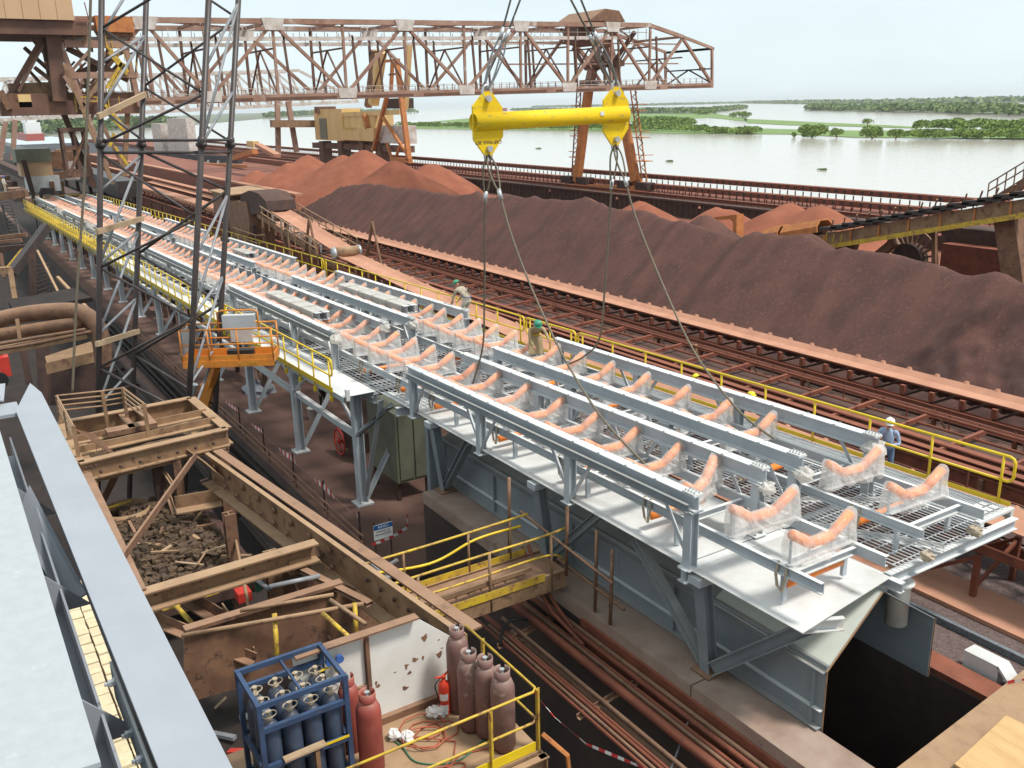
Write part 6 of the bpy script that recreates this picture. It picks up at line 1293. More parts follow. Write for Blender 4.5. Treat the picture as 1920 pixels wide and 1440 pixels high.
# guard posts with red and white tape along the pit edge
def tape(pts, label, wdt=0.09, n_per=0.13, sag=0.0):
    root = empty('barrier_tape', pts[0], label, 'barrier tape', 'red and white barrier tapes'); ws = [MB(), MB()]; k = 0
    for a, b_ in zip(pts[:-1], pts[1:]):
        a, b_ = V(a), V(b_); L = (b_-a).length; n = max(2, int(L/n_per))
        for i in range(n):
            f = lambda t: a.lerp(b_, t)-V((0, 0, sag*L*4*t*(1-t)))
            p, q = f(i/n), f((i+1)/n); tw = math.sin(k*0.35)*0.5+0.4; hz = V((0.3*tw, -1, 0)).normalized()*wdt*0.4*tw; vz = V((0, 0, wdt*0.5*(1-0.3*abs(tw))))
            ws[k % 2].add([p-vz-hz, q-vz-hz, q+vz+hz, p+vz+hz], [(0, 1, 2, 3)]); k += 1
    tag(ws[0].build('red_stripes', 'tape_red', root), kind='stuff'); tag(ws[1].build('white_stripes', 'tape_white', root), kind='stuff')
gp = [(-41, 9.75), (-37.2, 9.75), (-34.0, 9.75), (-30.6, 9.75), (-27.6, 9.75), (-24.6, 9.75)]
for i, (x, y) in enumerate(gp): tag(MB().beam((x, y, GRD), (x+0.03, y, GRD+1.1), 0.05, 0.05).build('guard_post', 'rust_dark'), 'thin rusty guard post at the pit edge, %s from the notice' % rank[5-i], 'post', 'guard posts along the pit edge')
tape([(x, y, GRD+0.95) for x, y in gp[:3]], 'sagging barrier tape between the far guard posts', 0.15, 0.2, sag=0.03)
tape([(x, y, GRD+0.9) for x, y in gp[2:]], 'barrier tape along the near guard posts at the pit edge', 0.2, 0.2, sag=0.02)
sg = empty('notice_sign', (-22.60, 9.61, -3.86), 'AVISO notice board with blue header hung at the end of the pit rail', 'sign')
sc0, sc1 = V((-22.60, 9.38, -3.34)), V((-22.60, 9.97, -3.30)); sX = -22.6; sy0, sy1 = sc0.y, sc1.y; sz1 = (sc0.z+sc1.z)/2; sz0 = sz1-(sy1-sy0)*0.78; sw_ = sy1-sy0; sm = (sy0+sy1)/2
MB().box((sX-.02, sy0, sz0), (sX, sy1, sz1)).build('board', 'sign_white', sg)
MB().box((sX+.001, sy0, sz1-(sz1-sz0)*.32), (sX+.006, sy1, sz1)).build('header', 'sign_blue', sg)
RT = (math.pi/2, 0, math.pi/2)
text('AVISO', (sX+.008, sm, sz1-(sz1-sz0)*.17), sw_*.21, 'sign_white', RT, sg)
text('RESPETAR LAS', (sX+.003, sm, sz1-(sz1-sz0)*.48), sw_*.115, 'ink_dark', RT, sg); text('SENALIZACIONES', (sX+.003, sm, sz1-(sz1-sz0)*.68), sw_*.105, 'ink_dark', RT, sg)
for y in (sy0+.05, sy1-.05): MB().tube((sX-.05, y, PIT), (sX-.05, y, sz1+.1), 0.025, 6).build('post', 'rust_dark', sg)
tape([(sX+.03, sy0-.1, sz0-.08), (sX+.03, sy1, sz0), (sX+.03, sy1+.45, sz0+.15), (sX, sy1+.5, sz1+.1)], 'barrier tape looped under the AVISO notice', 0.12, 0.12, 0.02)
tg = empty('pit_edge_rail', (-30, 9.55, GRD), 'low rusty pipe rail along the pit edge', 'rail')
for z in (0.25, 0.5): MB().tube((-60, 9.62, GRD+z), (-24.0, 9.62, GRD+z), 0.03, 6).build('pipe', 'rust_brown', tg)
for i in range(13): MB().tube((-60+3*i, 9.62, GRD), (-60+3*i, 9.62, GRD+.5), 0.03, 6).build('stub_post', 'rust_brown', tg)
MB_ = MB().box((-8.6, 15.75, LEDGE-0.12), (-7.9, 16.1, LEDGE+0.3)).plate([(-7.9, 15.75, LEDGE+0.3), (-7.9, 16.1, LEDGE+0.3), (-7.5, 16.1, LEDGE-.1), (-7.5, 15.75, LEDGE-.1)], 0.05, (1, 0, 1)).build('concrete_block', 'plate_pale'); tag(MB_, 'pale block beside the trench below the open end', 'block')
tag(MB().ibeam((-22, 16.9, LEDGE-0.04), (20, 16.9, LEDGE-0.04), 0.1, 0.14, 0.02).build('track_rail', 'steel_bolt'), 'single steel track rail on the gravel beside the trench', 'rail')
m = MB(); m.box((-22.2, 17.6, LEDGE-0.116), (20, 18.9, LEDGE-0.02)); struct('service_path', m, 'belt_dust')


# ================================================================ grey girder in the foreground
fg = empty('foreground_girder', (-6, 0.4, 4.0), 'pale grey bolted steel girder running across the lower left foreground', 'girder')
FZ = 5.0
MB().plate([(-12.55, 0.76, FZ), (-11.4, 0.50, FZ), (-1.5, 0.535, FZ), (-1.5, 0.845, FZ), (-12.0, 0.83, FZ)], 0.03, (0, 0, 1)).build('top_flange', 'girder_pale', fg)
MB().box((-11.6, 0.585, FZ-0.55), (-1.5, 0.605, FZ-0.031)).build('web', 'girder_pale', fg)
MB().plate([(-11.4, 0.06, FZ-0.52), (-1.5, 0.06, FZ-0.52), (-1.5, 0.40, FZ-0.52), (-11.4, 0.40, FZ-0.52)], 0.025, (0, 0, 1)).build('lower_flange', 'girder_pale', fg)
MB().box((-11.4, 0.385, FZ-0.5), (-1.5, 0.402, FZ-0.3)).build('lower_lip', 'girder_pale', fg)
MB().plate([(-11.2, -0.6, FZ-0.02), (-4.62, -0.6, FZ-0.02), (-4.55, 0.285, FZ-0.02), (-11.2, 0.29, FZ-0.02)], 0.03, (0, 0, 1)).build('top_plate', 'girder_white', fg)
MB().plate([(-4.58, -0.6, FZ-0.1), (-1.5, -0.6, FZ-0.1), (-1.5, 0.24, FZ-0.1), (-4.58, 0.24, FZ-0.1)], 0.03, (0, 0, 1)).build('top_plate', 'girder_white', fg)
MB().box((-11.2, 0.2, FZ-0.51), (-1.5, 0.22, FZ-0.05)).build('web', 'grey_dark_paint', fg)
for x in (-9.3, -7.25, -5.4): MB().plate([(x, 0.21, FZ-0.06), (x, 0.21, FZ-0.5), (x, 0.585, FZ-0.5)], 0.02, (1, 0, 0)).build('stiffener', 'girder_pale', fg)
MB().plate([(-9.0, 0.23, FZ-0.35), (-7.3, 0.4, FZ-0.49), (-7.3, 0.57, FZ-0.42), (-9.2, 0.4, FZ-0.12)], 0.015).build('gusset', 'girder_pale', fg)
MB().plate([(-12.6, 0.2, FZ+0.05), (-12.0, 0.2, FZ+0.05), (-12.0, 0.42, FZ-.02), (-12.8, 0.5, FZ-.02)], 0.02, (0, 0, 1)).box((-12.0, 0.25, FZ-0.1), (-11.5, 0.55, FZ-0.06)).build('end_bracket', 'girder_pale', fg)
MB().box((-5.6, 0.497, FZ-0.34), (-3.2, 0.512, FZ-0.08)).build('splice_plate', 'grey_dark_paint', fg)
def hexbolt(c, ax_, r, h, m_):
    w = MB(); w.lathe(c, [(r*1.35, 0), (r*1.35, h*.2), (r, h*.2), (r, h), (r*.55, h), (r*.5, h*1.5), (0.002, h*1.55)], 6, ax_); return w.build('bolt', m_, fg)
for i, x in enumerate((-5.45, -4.95, -4.62, -4.35, -4.12, -3.9, -3.5)): hexbolt((x, 0.497, FZ-0.14-0.05*(i % 2)), (0, -1, 0), 0.024, 0.04, 'steel_bolt' if i % 3 else 'steel_bright')
for i, x in enumerate((-12.2, -12.05, -11.9)): hexbolt((x, 0.3+0.03*i, FZ+0.05), (0, 0, 1), 0.025, 0.04, 'girder_pale')
# brick wall seen through the gap between the flanges
bw = empty('brick_wall', (-8, 1.2, PIT), 'pale brick wall seen in the gap of the foreground girder', 'wall')
MB().box((-13, 0.70, PIT), (-4.5, 1.02, 1.97)).build('wall_core', 'mortar', bw)
proto = MB().box((-0.105, -0.075, -0.035), (0.105, 0.075, 0.035)).build('brick', 'brick_pale'); proto.parent = bw; first = True
for k in range(2):
    for i in range(34):
        o = proto if first else proto.copy()
        if not first: COL.objects.link(o); o.parent = bw
        first = False
        o.location = V((-12.8+0.235*i+(0.11 if k else 0), 0.755+0.17*k, 1.99+random.uniform(-.012, .012)))-bw.location; o.rotation_euler = (random.uniform(-.05, .05), random.uniform(-.03, .03), random.uniform(-.06, .06))

# ================================================================ old rusty hopper frame
rf = empty('rusty_hopper_frame', (-20, 4, PIT), 'rusty brown riveted hopper framework standing in the pit at left', 'framework')
TZ = 0.2
a_, b_, c_, d_ = V((-23.03, 2.12, 0.20)), V((-23.44, 5.79, 0.20)), V((-26.79, 5.68, 0.20)), V((-26.61, 2.12, 0.20))
dn = V((0, 0, -0.24))
for p, q in ((a_, b_), (b_, c_), (c_, d_), (d_, a_)):
    MB().ibeam(p+dn, q+dn, 0.26, 0.48, 0.035).build('frame_beam', 'rust_tan', rf)
for t in (0.3, 0.55):
    p, q = a_.lerp(d_, t), b_.lerp(c_, t); MB().angle(p-V((0, 0, .15)), q-V((0, 0, .15)), 0.2, 0.03).build('cross_angle', 'rust_tan', rf)
for t in (0.35, 0.5):
    p = a_.lerp(b_, t).lerp(d_.lerp(c_, t), 0.45); MB().box((p.x-0.2, p.y-0.35, p.z-.02), (p.x+0.2, p.y+0.35, p.z+.12)).build('bearing_block', 'rust_brown', rf)
    MB().beam(a_.lerp(b_, t+0.1).lerp(d_.lerp(c_, t+.1), 0.55)-V((0, 0, .1)), d_.lerp(c_, t+0.1)-V((0, 0, .1)), 0.18, 0.08).build('cross_angle', 'rust_brown', rf)
MB().plate([x+V((0, 0, -0.55)) for x in (a_, b_, c_, d_)], 0.06, (0, 0, 1)).build('basin_floor', 'rust_tan', rf)
def rivets(p, q, nrm, n, m_='rust_dark', r=0.05):
    for i in range(n): MB().lathe(V(p).lerp(V(q), (i+.5)/n), [(r, 0), (r*.8, 0.03), (0.005, 0.05)], 7, nrm).build('rivet', m_, rf)
rivets(a_+V((0.14, 0.2, -.3)), b_+V((0.14, -0.2, -.3)), (1, 0, 0), 7); rivets(a_+V((0.14, 0.05, -.12)), a_+V((0.14, 0.4, -.12)), (1, 0, 0), 3, r=0.04)
# guard rail of flat bars behind the frame
rl = [(-26.43, 2.17, 1.00), (-26.15, 3.27, 1.00), (-26.14, 3.79, 1.00), (-24.26, 3.97, 1.00)]
for dz in (0, -0.14, -0.28, -0.42): MB().path([V(p)+V((0, 0, dz)) for p in rl], 0.028, 5).path([V(rl[0])+V((0, 0, dz)), V(rl[0])+V((3.0, 0.0, dz))], 0.028, 5).build('guard_bar', 'rust_tan', rf)
for p in rl+[(rl[0][0]+1.5, rl[0][1], 1.0), (rl[0][0]+3.0, rl[0][1], 1.0)]: MB().beam(V(p), V(p)+V((0, 0, -1.5)), 0.09, 0.06).build('guard_post', 'rust_tan', rf)
for k in range(7): MB().path([V(rl[0])+V((2.3+.1*k, 0.1+.05*k, -0.3)), V(rl[0])+V((2.6+.08*k, 0.5+.1*k, -0.7-.1*k)), V(rl[0])+V((2.9, 0.3+.15*k, -1.3))], 0.012, 4).build('loose_wire', 'rust_brown', rf)
# main riveted girder
g0, g1 = V((-22.70, 5.07, -0.10)), V((-11.70, 6.33, -0.10)); gd = (g1-g0).normalized(); gs = V((gd.y, -gd.x, 0)).normalized()
if gs.y > 0: gs = -gs
MB().box((0, 0, 0), (0.001, 0.001, 0.001))
MB().plate([g0-gs*0.02, g1-gs*0.02, g1+gs*0.09, g0+gs*0.09], 0.03, (0, 0, 1)).build('girder_flange', 'rust_tan', rf)
MB().plate([g0-gs*0.12, g1-gs*0.12, g1-gs*0.36, g0-gs*0.36], 0.04, (0, 0, 1)).build('girder_flange', 'rust_brown', rf)
MB().plate([g0-gs*0.0+V((0, 0, -.04)), g1-gs*0.0+V((0, 0, -.04)), g1-gs*0.02+V((0, 0, -.75)), g0-gs*0.02+V((0, 0, -.75))], 0.05, gs).build('girder_web', 'rust_tan', rf)
MB().plate([g0+V((0, 0, -.75)), g1+V((0, 0, -.75)), g1+gs*0.25+V((0, 0, -.78)), g0+gs*0.25+V((0, 0, -.78))], 0.03, (0, 0, 1)).build('girder_flange', 'rust_tan', rf)
MB().plate([g0+gs*0.3-gd*1.6, g0+gs*0.3+gd*0.6, g0+gs*0.02+gd*1.0+V((0, 0, -.4)), g0-gd*1.2+V((0, 0, -.4))], 0.03).build('girder_gusset', 'rust_tan', rf)
rivets(g0+gs*0.04+V((0, 0, -.28)), g0.lerp(g1, 0.62)+gs*0.04+V((0, 0, -.28)), gs, 8, 'rust_brown', 0.085); rivets(g0+gs*0.04+V((0, 0, -.62)), g0.lerp(g1, 0.62)+gs*0.04+V((0, 0, -.62)), gs, 10, 'rust_brown', 0.07)
rivets(g0.lerp(g1, 0.7)+gs*0.04+V((0, 0, -.3)), g1+gs*0.04+V((0, 0, -.3)), gs, 7, 'rust_dark', 0.05)
# cross girder and braces
h0, h1 = V((-16.35, 1.99, -0.10)), V((-16.46, 5.52, -0.10))
MB().chan(h0+V((0, 0, -.2)), h1+V((0, 0, -.2)), 0.28, 0.4, 0.035, 1).build('cross_girder', 'rust_tan', rf)
rivets(h0.lerp(h1, .7)+V((0.02, 0, -.16)), h1+V((0.02, 0, -.16)), (1, 0, 0), 5, 'rust_brown', 0.05); rivets(h0+V((.02, 0, -.2)), h0.lerp(h1, .7)+V((.02, 0, -.2)), (1, 0, 0), 3, 'rust_brown', 0.035)
MB().angle(V((-22.35, 4.72, -0.05)), V((-17.48, 2.09, -0.05)), 0.16, 0.025).build('plan_brace', 'rust_brown', rf)
MB().beam(V((-16.87, 2.32, -0.70)), V((-17.04, 3.71, -0.70)), 0.4, 0.12).build('cross_girder', 'rust_brown', rf)
e0, e1 = V((-25.41, 2.91, -0.50)), V((-17.14, 2.19, -0.50))
MB().ibeam(V((-23.93, 2.20, -0.30)), V((-16.20, 2.09, -0.30)), 0.3, 0.5, 0.035).build('girder', 'rust_brown', rf)
# posts going down into the pit, lower beams
def col(p, z1, w_=0.28, m_='rust_tan', lean=(0, 0)):
    p = V(p); MB().ibeam((p.x, p.y, p.z), (p.x+lean[0], p.y+lean[1], z1), w_, w_*.9, 0.03, up=(1, 0, 0)).build('post', m_, rf)
col((-16.97, 4.78, -0.40), -6); col((-19.60, 4.65, -0.50), -6, 0.24, 'rust_brown'); col((-22.84, 2.28, -0.30), -8, 0.3); col((-22.89, 5.45, -0.20), -8, 0.3, 'rust_brown'); col((-23.27, 4.38, -0.30), -8, 0.2, 'rust_brown'); col((-23.59, 3.93, -0.30), -8, 0.2, 'rust_dark')
for p, q, w_, m_ in (((-24.66, 3.53, -0.40), (-24.05, 2.54, -1.60), 0.22, 'rust_brown'), ((-22.15, 4.01, -1.20), (-21.99, 5.08, -1.20), 0.35, 'rust_tan'), ((-16.77, 2.34, -1.00), (-15.18, 3.78, -1.60), 0.2, 'rust_brown'), ((-17.55, 2.96, -1.00), (-16.93, 3.68, -1.60), 0.25, 'rust_brown'), ((-17.06, 3.73, -1.50), (-15.27, 3.81, -1.60), 0.25, 'rust_tan'), ((-24.48, 4.19, -0.80), (-22.32, 4.11, -1.80), 0.12, 'rust_brown'), ((-23.94, 4.10, -0.60), (-22.79, 4.20, -0.90), 0.08, 'rust_tan')): MB().angle(p, q, w_, 0.03).build('brace', m_, rf)
# brown plated walls and channel below
MB().plate([(-15.30, 2.63, -0.60), (-15.30, 5.61, -0.59), (-15.30, 7.26, -2.02), (-15.30, 5.25, -2.22), (-15.30, 2.45, -2.05)], 0.05, (1, 0, 0)).build('plate_wall', 'rust_brown', rf)
MB().plate([(-17.20, 4.93, -1.03), (-17.20, 6.10, -1.08), (-17.20, 7.03, -2.15), (-17.20, 4.83, -2.07)], 0.05, (1, 0, 0)).build('plate_wall', 'rust_brown', rf)
MB().beam((-15.25, 2.62, -0.56), (-15.25, 5.59, -0.55), 0.2, 0.07).build('plate_cap', 'rust_brown', rf)
MB().beam((-11.90, 4.19, 0.29), (-11.90, 5.58, 0.30), 0.3, 0.05).build('plate_cap', 'rust_orange', rf)
MB().plate([(-17.08, 5.17, -0.50), (-17.24, 5.81, -0.50), (-16.55, 5.65, -0.60), (-16.47, 5.17, -0.60)], 0.03).build('hanger_plate', 'rust_brown', rf); MB().box(tuple(V((-16.64, 4.94, -0.70))), tuple(V((-16.64, 4.94, -0.70))+V((.3, .45, .3)))).build('hanger_plate', 'rust_tan', rf)
MB().chan((-16.47, 5.17, -0.60), (-14.27, 5.81, -0.60), 0.15, 0.1, 0.02).build('hanger_rail', 'rust_brown', rf)
# debris filled basin
def rubble(name, pts, z, m_, label, n=26, amp=0.25):
    ps = [V(p) for p in pts]; c = sum(ps, V())/len(ps); x0 = min(p.x for p in ps); x1 = max(p.x for p in ps); y0 = min(p.y for p in ps); y1 = max(p.y for p in ps); vs = []; fs = []
    for i in range(n+1):
        for j in range(n+1):
            x = x0+(x1-x0)*i/n; y = y0+(y1-y0)*j/n; e = min(i, n-i, j, n-j)/n
            vs.append((x, y, z+amp*(mnoise.noise((x*1.3, y*1.3, 0))+0.5*mnoise.noise((x*4, y*4, 1)))+min(e*2, .4)))
    for i in range(n):
        for j in range(n): a = i*(n+1)+j; fs.append((a, a+n+1, a+n+2, a+1))
    return tag(MB().add(vs, fs).build(name, m_), label, 'rubble')
mat('rubble_mat', (0.135, 0.085, 0.05), (0.07, 0.045, 0.032), 0.95, scale=3, bump=0.8, bump_scale=12, rust=(0.28, 0.18, 0.09), rust_amt=0.3)
rubble('spilled_ore', [(-24.95, 3.02, -1.60), (-23.83, 4.91, -1.60), (-19.49, 4.10, -1.60), (-19.72, 2.49, -1.60)], -2.05, 'rubble_mat', 'spilled brown ore and rubble lying inside the rusty frame', 60, 0.16)
rubble('basin_dirt', [a_.lerp(c_, .12), b_.lerp(d_, .12), c_.lerp(a_, .12), d_.lerp(b_, .12)], -0.42, 'rubble_mat', 'dirt lying in the rusty top basin', 20, 0.07)
ch_ = MB(); rnd = random.Random(12)
for i in range(3200):                                     # broken lumps over the spilled ore
    x, y = rnd.uniform(-24.95, -19.49), rnd.uniform(2.49, 4.91); s = rnd.choice((.02, .03, .03, .04, .05, .07, .11)); e_ = min((x--24.95)/5.46, (-19.49-x)/5.46, (y-2.49)/2.42, (4.91-y)/2.42); c = V((x, y, -2.05+0.16*(mnoise.noise((x*1.3, y*1.3, 0))+0.5*mnoise.noise((x*4, y*4, 1)))+min(e_*2, .4)+s*.4))
    vs = [c+V((rnd.uniform(.15, 1.1)*sx*s, rnd.uniform(.15, 1.1)*sy*s, rnd.uniform(.1, .9)*sz*s)) for sx in (-1, 1) for sy in (-1, 1) for sz in (-1, 1)]
    ch_.add(vs, [(0, 1, 3, 2), (4, 6, 7, 5), (0, 4, 5, 1), (2, 3, 7, 6), (0, 2, 6, 4), (1, 5, 7, 3)])
tag(ch_.build('ore_lumps', 'rubble_mat'), 'loose ore lumps scattered over the spilled ore', 'ore', kind='stuff')
for i in range(16):
    x, y = rnd.uniform(-23.95, -19.79), rnd.uniform(2.79, 4.51); a = rnd.uniform(0, 6.3); l = rnd.uniform(.3, .9)
    tag(MB().beam((x, y, -1.6), (x+l*math.cos(a), y+l*math.sin(a), -1.52+rnd.uniform(-.1, .15)), rnd.uniform(.04, .12), rnd.uniform(.02, .05)).build('scrap_strip', rnd.choice(['rust_brown', 'rust_tan', 'mast_pale', 'timber'])), '%s scrap strip lying on the spilled ore' % ordinal(i), 'scrap', 'scrap strips on the spilled ore')
tag(MB().box((-25.25, 2.19, -2.4), (-19.19, 5.21, -2.1)).build('grating_floor', 'rust_dark'), 'dark floor plate carrying the spilled ore', 'platform')
# curved tank rim
MB_ = MB().path(arc((-23.73, 3.09, -1.40), 0.75, 0, 2*math.pi, 24, (1, 0, 0), (0, 1, 0))[:-1], 0.03, 5, True); tk = empty('small_tank', (-25.21, 3.28, -2.00), 'small rusty round tank rim behind the spilled ore', 'tank')
p = V((-23.73, 3.09, -1.40)); MB().lathe((p.x, p.y, p.z-.7), [(0.6, 0), (0.6, 0.6), (0.57, 0.6), (0.57, 0.05)], 24).build('shell', 'rust_tan', tk, True)
# scaffold tubes: each tube a thing
tubes = [((-14.89, 2.50, -0.45), (-14.09, 5.55, -0.45), 0.042, 'rust_tan', 'long'), ((-15.05, 3.57, -0.40), (-14.63, 5.19, -0.40), 0.038, 'rust_tan', 'upper'), ((-15.51, 4.27, -0.35), (-15.36, 5.21, -0.35), 0.045, 'mast_pale', 'grey clamped'), ((-14.51, 5.08, -0.42), (-13.39, 5.28, -0.42), 0.04, 'rust_tan', 'short slanting'), ((-14.15, 4.79, -0.42), (-13.15, 4.88, -0.42), 0.04, 'yellow_old', 'second slanting'), ((-20.53, 4.93, -0.90), (-16.70, 4.18, -1.90), 0.035, 'rust_tan', 'leaning'), ((-16.76, 4.61, -1.10), (-18.32, 4.36, -1.10), 0.05, 'mast_pale', 'grey diagonal'), ((-14.61, 4.06, -0.40), (-14.27, 3.93, -1.10), 0.045, 'yellow_old', 'upright'), ((-18.33, 2.88, -1.40), (-16.84, 3.23, -1.70), 0.05, 'yellow_old', 'lower leaning'), ((-16.35, 2.90, -1.50), (-15.97, 2.82, -2.20), 0.04, 'rust_dark', 'thin dark'), ((-16.14, 2.88, -2.20), (-16.23, 3.68, -2.20), 0.04, 'mast_pale', 'low grey'), ((-18.06, 2.74, -1.60), (-18.17, 3.92, -1.60), 0.03, 'yellow_old', 'thin yellow'), ((-23.72, 2.64, -1.40), (-23.86, 3.31, -1.40), 0.03, 'yellow_old', 'far thin yellow'), ((-14.14, 5.40, -0.40), (-13.89, 5.29, -0.90), 0.045, 'yellow_old', 'right upright')]
for p, q, r, m_, nm in tubes: tag(MB().tube(p, q, r, 10).build('scaffold_tube', m_, None, True), '%s scaffold tube among the rusty framework at lower left' % nm, 'scaffold tube', 'scaffold tubes in the rusty framework')
rope('hanging_cable', [(-16.49, 5.08, -1.00), (-16.35, 5.08, -1.30), (-16.22, 4.96, -1.50), (-16.28, 5.10, -1.80)], 0.025, 'rust_brown', 'limp rusty cable hanging behind the scaffold tubes')
rope('hanging_cable', [(-15.49, 5.06, -0.80), (-15.62, 5.30, -1.20), (-15.54, 5.24, -1.50), (-15.22, 5.26, -1.70)], 0.025, 'rust_brown', 'second limp cable hanging in front of the brown plate wall')
# litter low in the pit
for i in range(26):
    rnd = random.Random(i); x, y = rnd.uniform(-19, -12), rnd.uniform(1.6, 5.0)
    mm = rnd.choice(['red_paint', 'rust_brown', 'mast_pale', 'timber', 'tape_white', 'rust_dark', 'timber', 'mast_pale']); z = -3.2
    a = rnd.uniform(0, 3.1); l = rnd.uniform(.2, .9)
    tag(MB().beam((x, y, z+.06), (x+l*math.cos(a), y+l*math.sin(a), z+.06+rnd.uniform(0, .25)), rnd.uniform(.05, .16), rnd.uniform(.03, .1)).build('scrap_piece', mm), '%s scrap piece, %s, on the dark floor' % (ordinal(i), mm.replace('_', ' ')), 'scrap', 'scrap littering the dark floor')
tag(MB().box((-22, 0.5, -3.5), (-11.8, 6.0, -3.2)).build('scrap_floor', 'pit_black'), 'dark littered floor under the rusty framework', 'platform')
tag(MB().box(tuple(V((-18.84, 4.39, -2.20))), tuple(V((-18.84, 4.39, -2.20))+V((.35, .3, .22)))).build('tool_box', 'red_paint'), 'red box lying below the scaffold tubes', 'box')
tag(MB().plate([(-18.12, 4.66, -1.40), (-18.13, 4.82, -1.40), (-18.49, 4.91, -2.00), (-18.44, 4.77, -2.00)], 0.03).build('green_sheet', 'hose_green'), 'small green sheet leaning in the dark below the cross girder', 'sheet')

# ================================================================ gas cylinder platform
PZ = -1.15
pf = empty('work_platform', (-10.6, 4.6, PZ-0.4), 'rusty steel work platform with yellow guard rails holding gas cylinders', 'platform')
MB().plate([(-12.3, 2.2, PZ), (-9.72, 2.2, PZ), (-9.72, 6.5, PZ), (-12.3, 6.55, PZ)], 0.06, (0, 0, 1)).build('floor', 'rust_tan', pf)
MB().chan((-9.7, 2.2, PZ-.2), (-9.7, 6.55, PZ-.2), 0.12, 0.3, 0.02).build('edge_beam', 'rust_tan', pf); MB().chan((-12.3, 6.53, PZ-.2), (-9.6, 6.53, PZ-.2), 0.12, 0.3, 0.02).build('edge_beam', 'rust_tan', pf)
for x, y in ((-9.75, 2.6), (-9.75, 5.6), (-9.8, 6.45), (-11.4, 6.45)):
    MB().angle((x, y, PZ-.1), (x, y, PZ+1.05), 0.07, 0.012).build('rail_post', 'yellow_old', pf)
for z in (1.05, 0.52): MB().path([(-9.75, 2.0, PZ+z), (-9.75, 6.38, PZ+z), (-9.82, 6.46, PZ+z), (-11.9, 6.46, PZ+z)], 0.021, 7).build('guard_rail', 'yellow_old', pf, True)
MB().beam((-9.74, 2.2, PZ+.1), (-9.74, 6.4, PZ+.1), 0.015, 0.16).build('toe_board', 'yellow_paint', pf)
MB().path([(-9.7, 6.5, PZ+.3), (-9.4, 6.75, PZ), (-9.35, 6.8, PZ-.7), (-9.5, 6.7, PZ-1.2)], 0.04, 5).build('bent_bracket', 'rust_orange', pf)
wp = empty('white_steel_panel', (-11.7, 5, PZ), 'white painted steel panel with rust spots below the riveted girder', 'panel')
MB().plate([(-11.7, 3.45, 0.53), (-11.7, 4.55, 0.53), (-11.7, 4.55, PZ), (-11.7, 3.45, PZ)], 0.03, (1, 0, 0)).build('sheet', 'white_paint', wp)
MB().plate([(-11.7, 4.63, 0.53), (-11.7, 5.45, 0.5), (-11.7, 6.2, -0.2), (-11.7, 6.2, PZ), (-11.7, 4.63, PZ)], 0.03, (1, 0, 0)).build('sheet', 'white_paint', wp)
MB().box((-11.7, 4.56, PZ), (-11.62, 4.62, 0.53)).box((-11.7, 3.45, -0.42), (-11.64, 4.56, -0.36)).build('stiffener', 'rust_brown', wp)
MB().box((-11.72, 3.45, 0.535), (-11.55, 5.45, 0.565)).build('edge_strip', 'rust_brown', wp); MB().box((-11.7, 4.6, PZ), (-11.6, 6.2, PZ+.12)).build('base_strip', 'rust_brown', wp)
for i, (y, z) in enumerate(((5.05, -.35), (5.25, -.3), (5.4, -.25), (5.55, -.25), (5.3, -.45), (5.85, -.3), (5.9, -.22), (6.1, -.4), (5.2, -.7), (4.72, -.4), (4.75, -.48), (5.6, 0.1), (5.85, -.05), (6.05, -.15))): MB().plate([(-11.694, y+(0.012+.011*(i % 3))*(1+.5*math.sin(3*a+i))*math.cos(a)*1.5, z+(0.012+.011*(i % 3))*(1+.5*math.cos(2*a+i))*math.sin(a)-(0.05 if math.sin(a) < -.8 and i % 2 else 0)) for a in [2*math.pi*q/9 for q in range(9)]], 0.006, (1, 0, 0)).build('rust_spot', 'rust_brown', wp)
rk = empty('cylinder_rack', (-11.2, 3.25, PZ), 'blue steel rack holding twelve blue gas cylinders', 'cylinder rack')
RX0, RX1, RY0, RY1, RT = -11.67, -10.72, 2.63, 3.86, 0.62
for x in (RX0, RX1):
    for y in (RY0, RY1): MB().beam((x, y, PZ+.02), (x, y, RT), 0.07, 0.07).build('upright', 'blue_paint', rk)
    for z in (RT-.035, RT-.42 if x == RX1 else RT-.3, PZ+.75, PZ+.1): MB().beam((x, RY0+.036, z), (x, RY1-.036, z), 0.06, 0.075).build('rail', 'blue_paint', rk)
for y in (RY0, RY1):
    for z in (RT-.04, PZ+.7, PZ+.1): MB().beam((RX0+.036, y, z), (RX1-.036, y, z), 0.06, 0.07).build('rail', 'blue_paint', rk)
MB().beam((RX0+.04, (RY0+RY1)/2, RT-.05), (RX1-.04, (RY0+RY1)/2, RT-.05), 0.03, 0.04).build('rail', 'blue_paint', rk)
MB().beam((RX1+.05, RY0+.25, PZ+.82), (RX1+.05, RY0+.85, PZ+.84), 0.12, 0.03).build('board', 'timber', rk); MB().beam((RX1+.06, RY0+.72, PZ+.78), (RX1+.06, RY0+.72, PZ+.1), 0.06, 0.05).build('board', 'rust_tan', rk)
MB().beam((RX1+.045, RY1-.42, PZ+.8), (RX1+.045, RY1-.02, PZ+.8), 0.01, 0.035).build('yellow_strip', 'yellow_paint', rk)
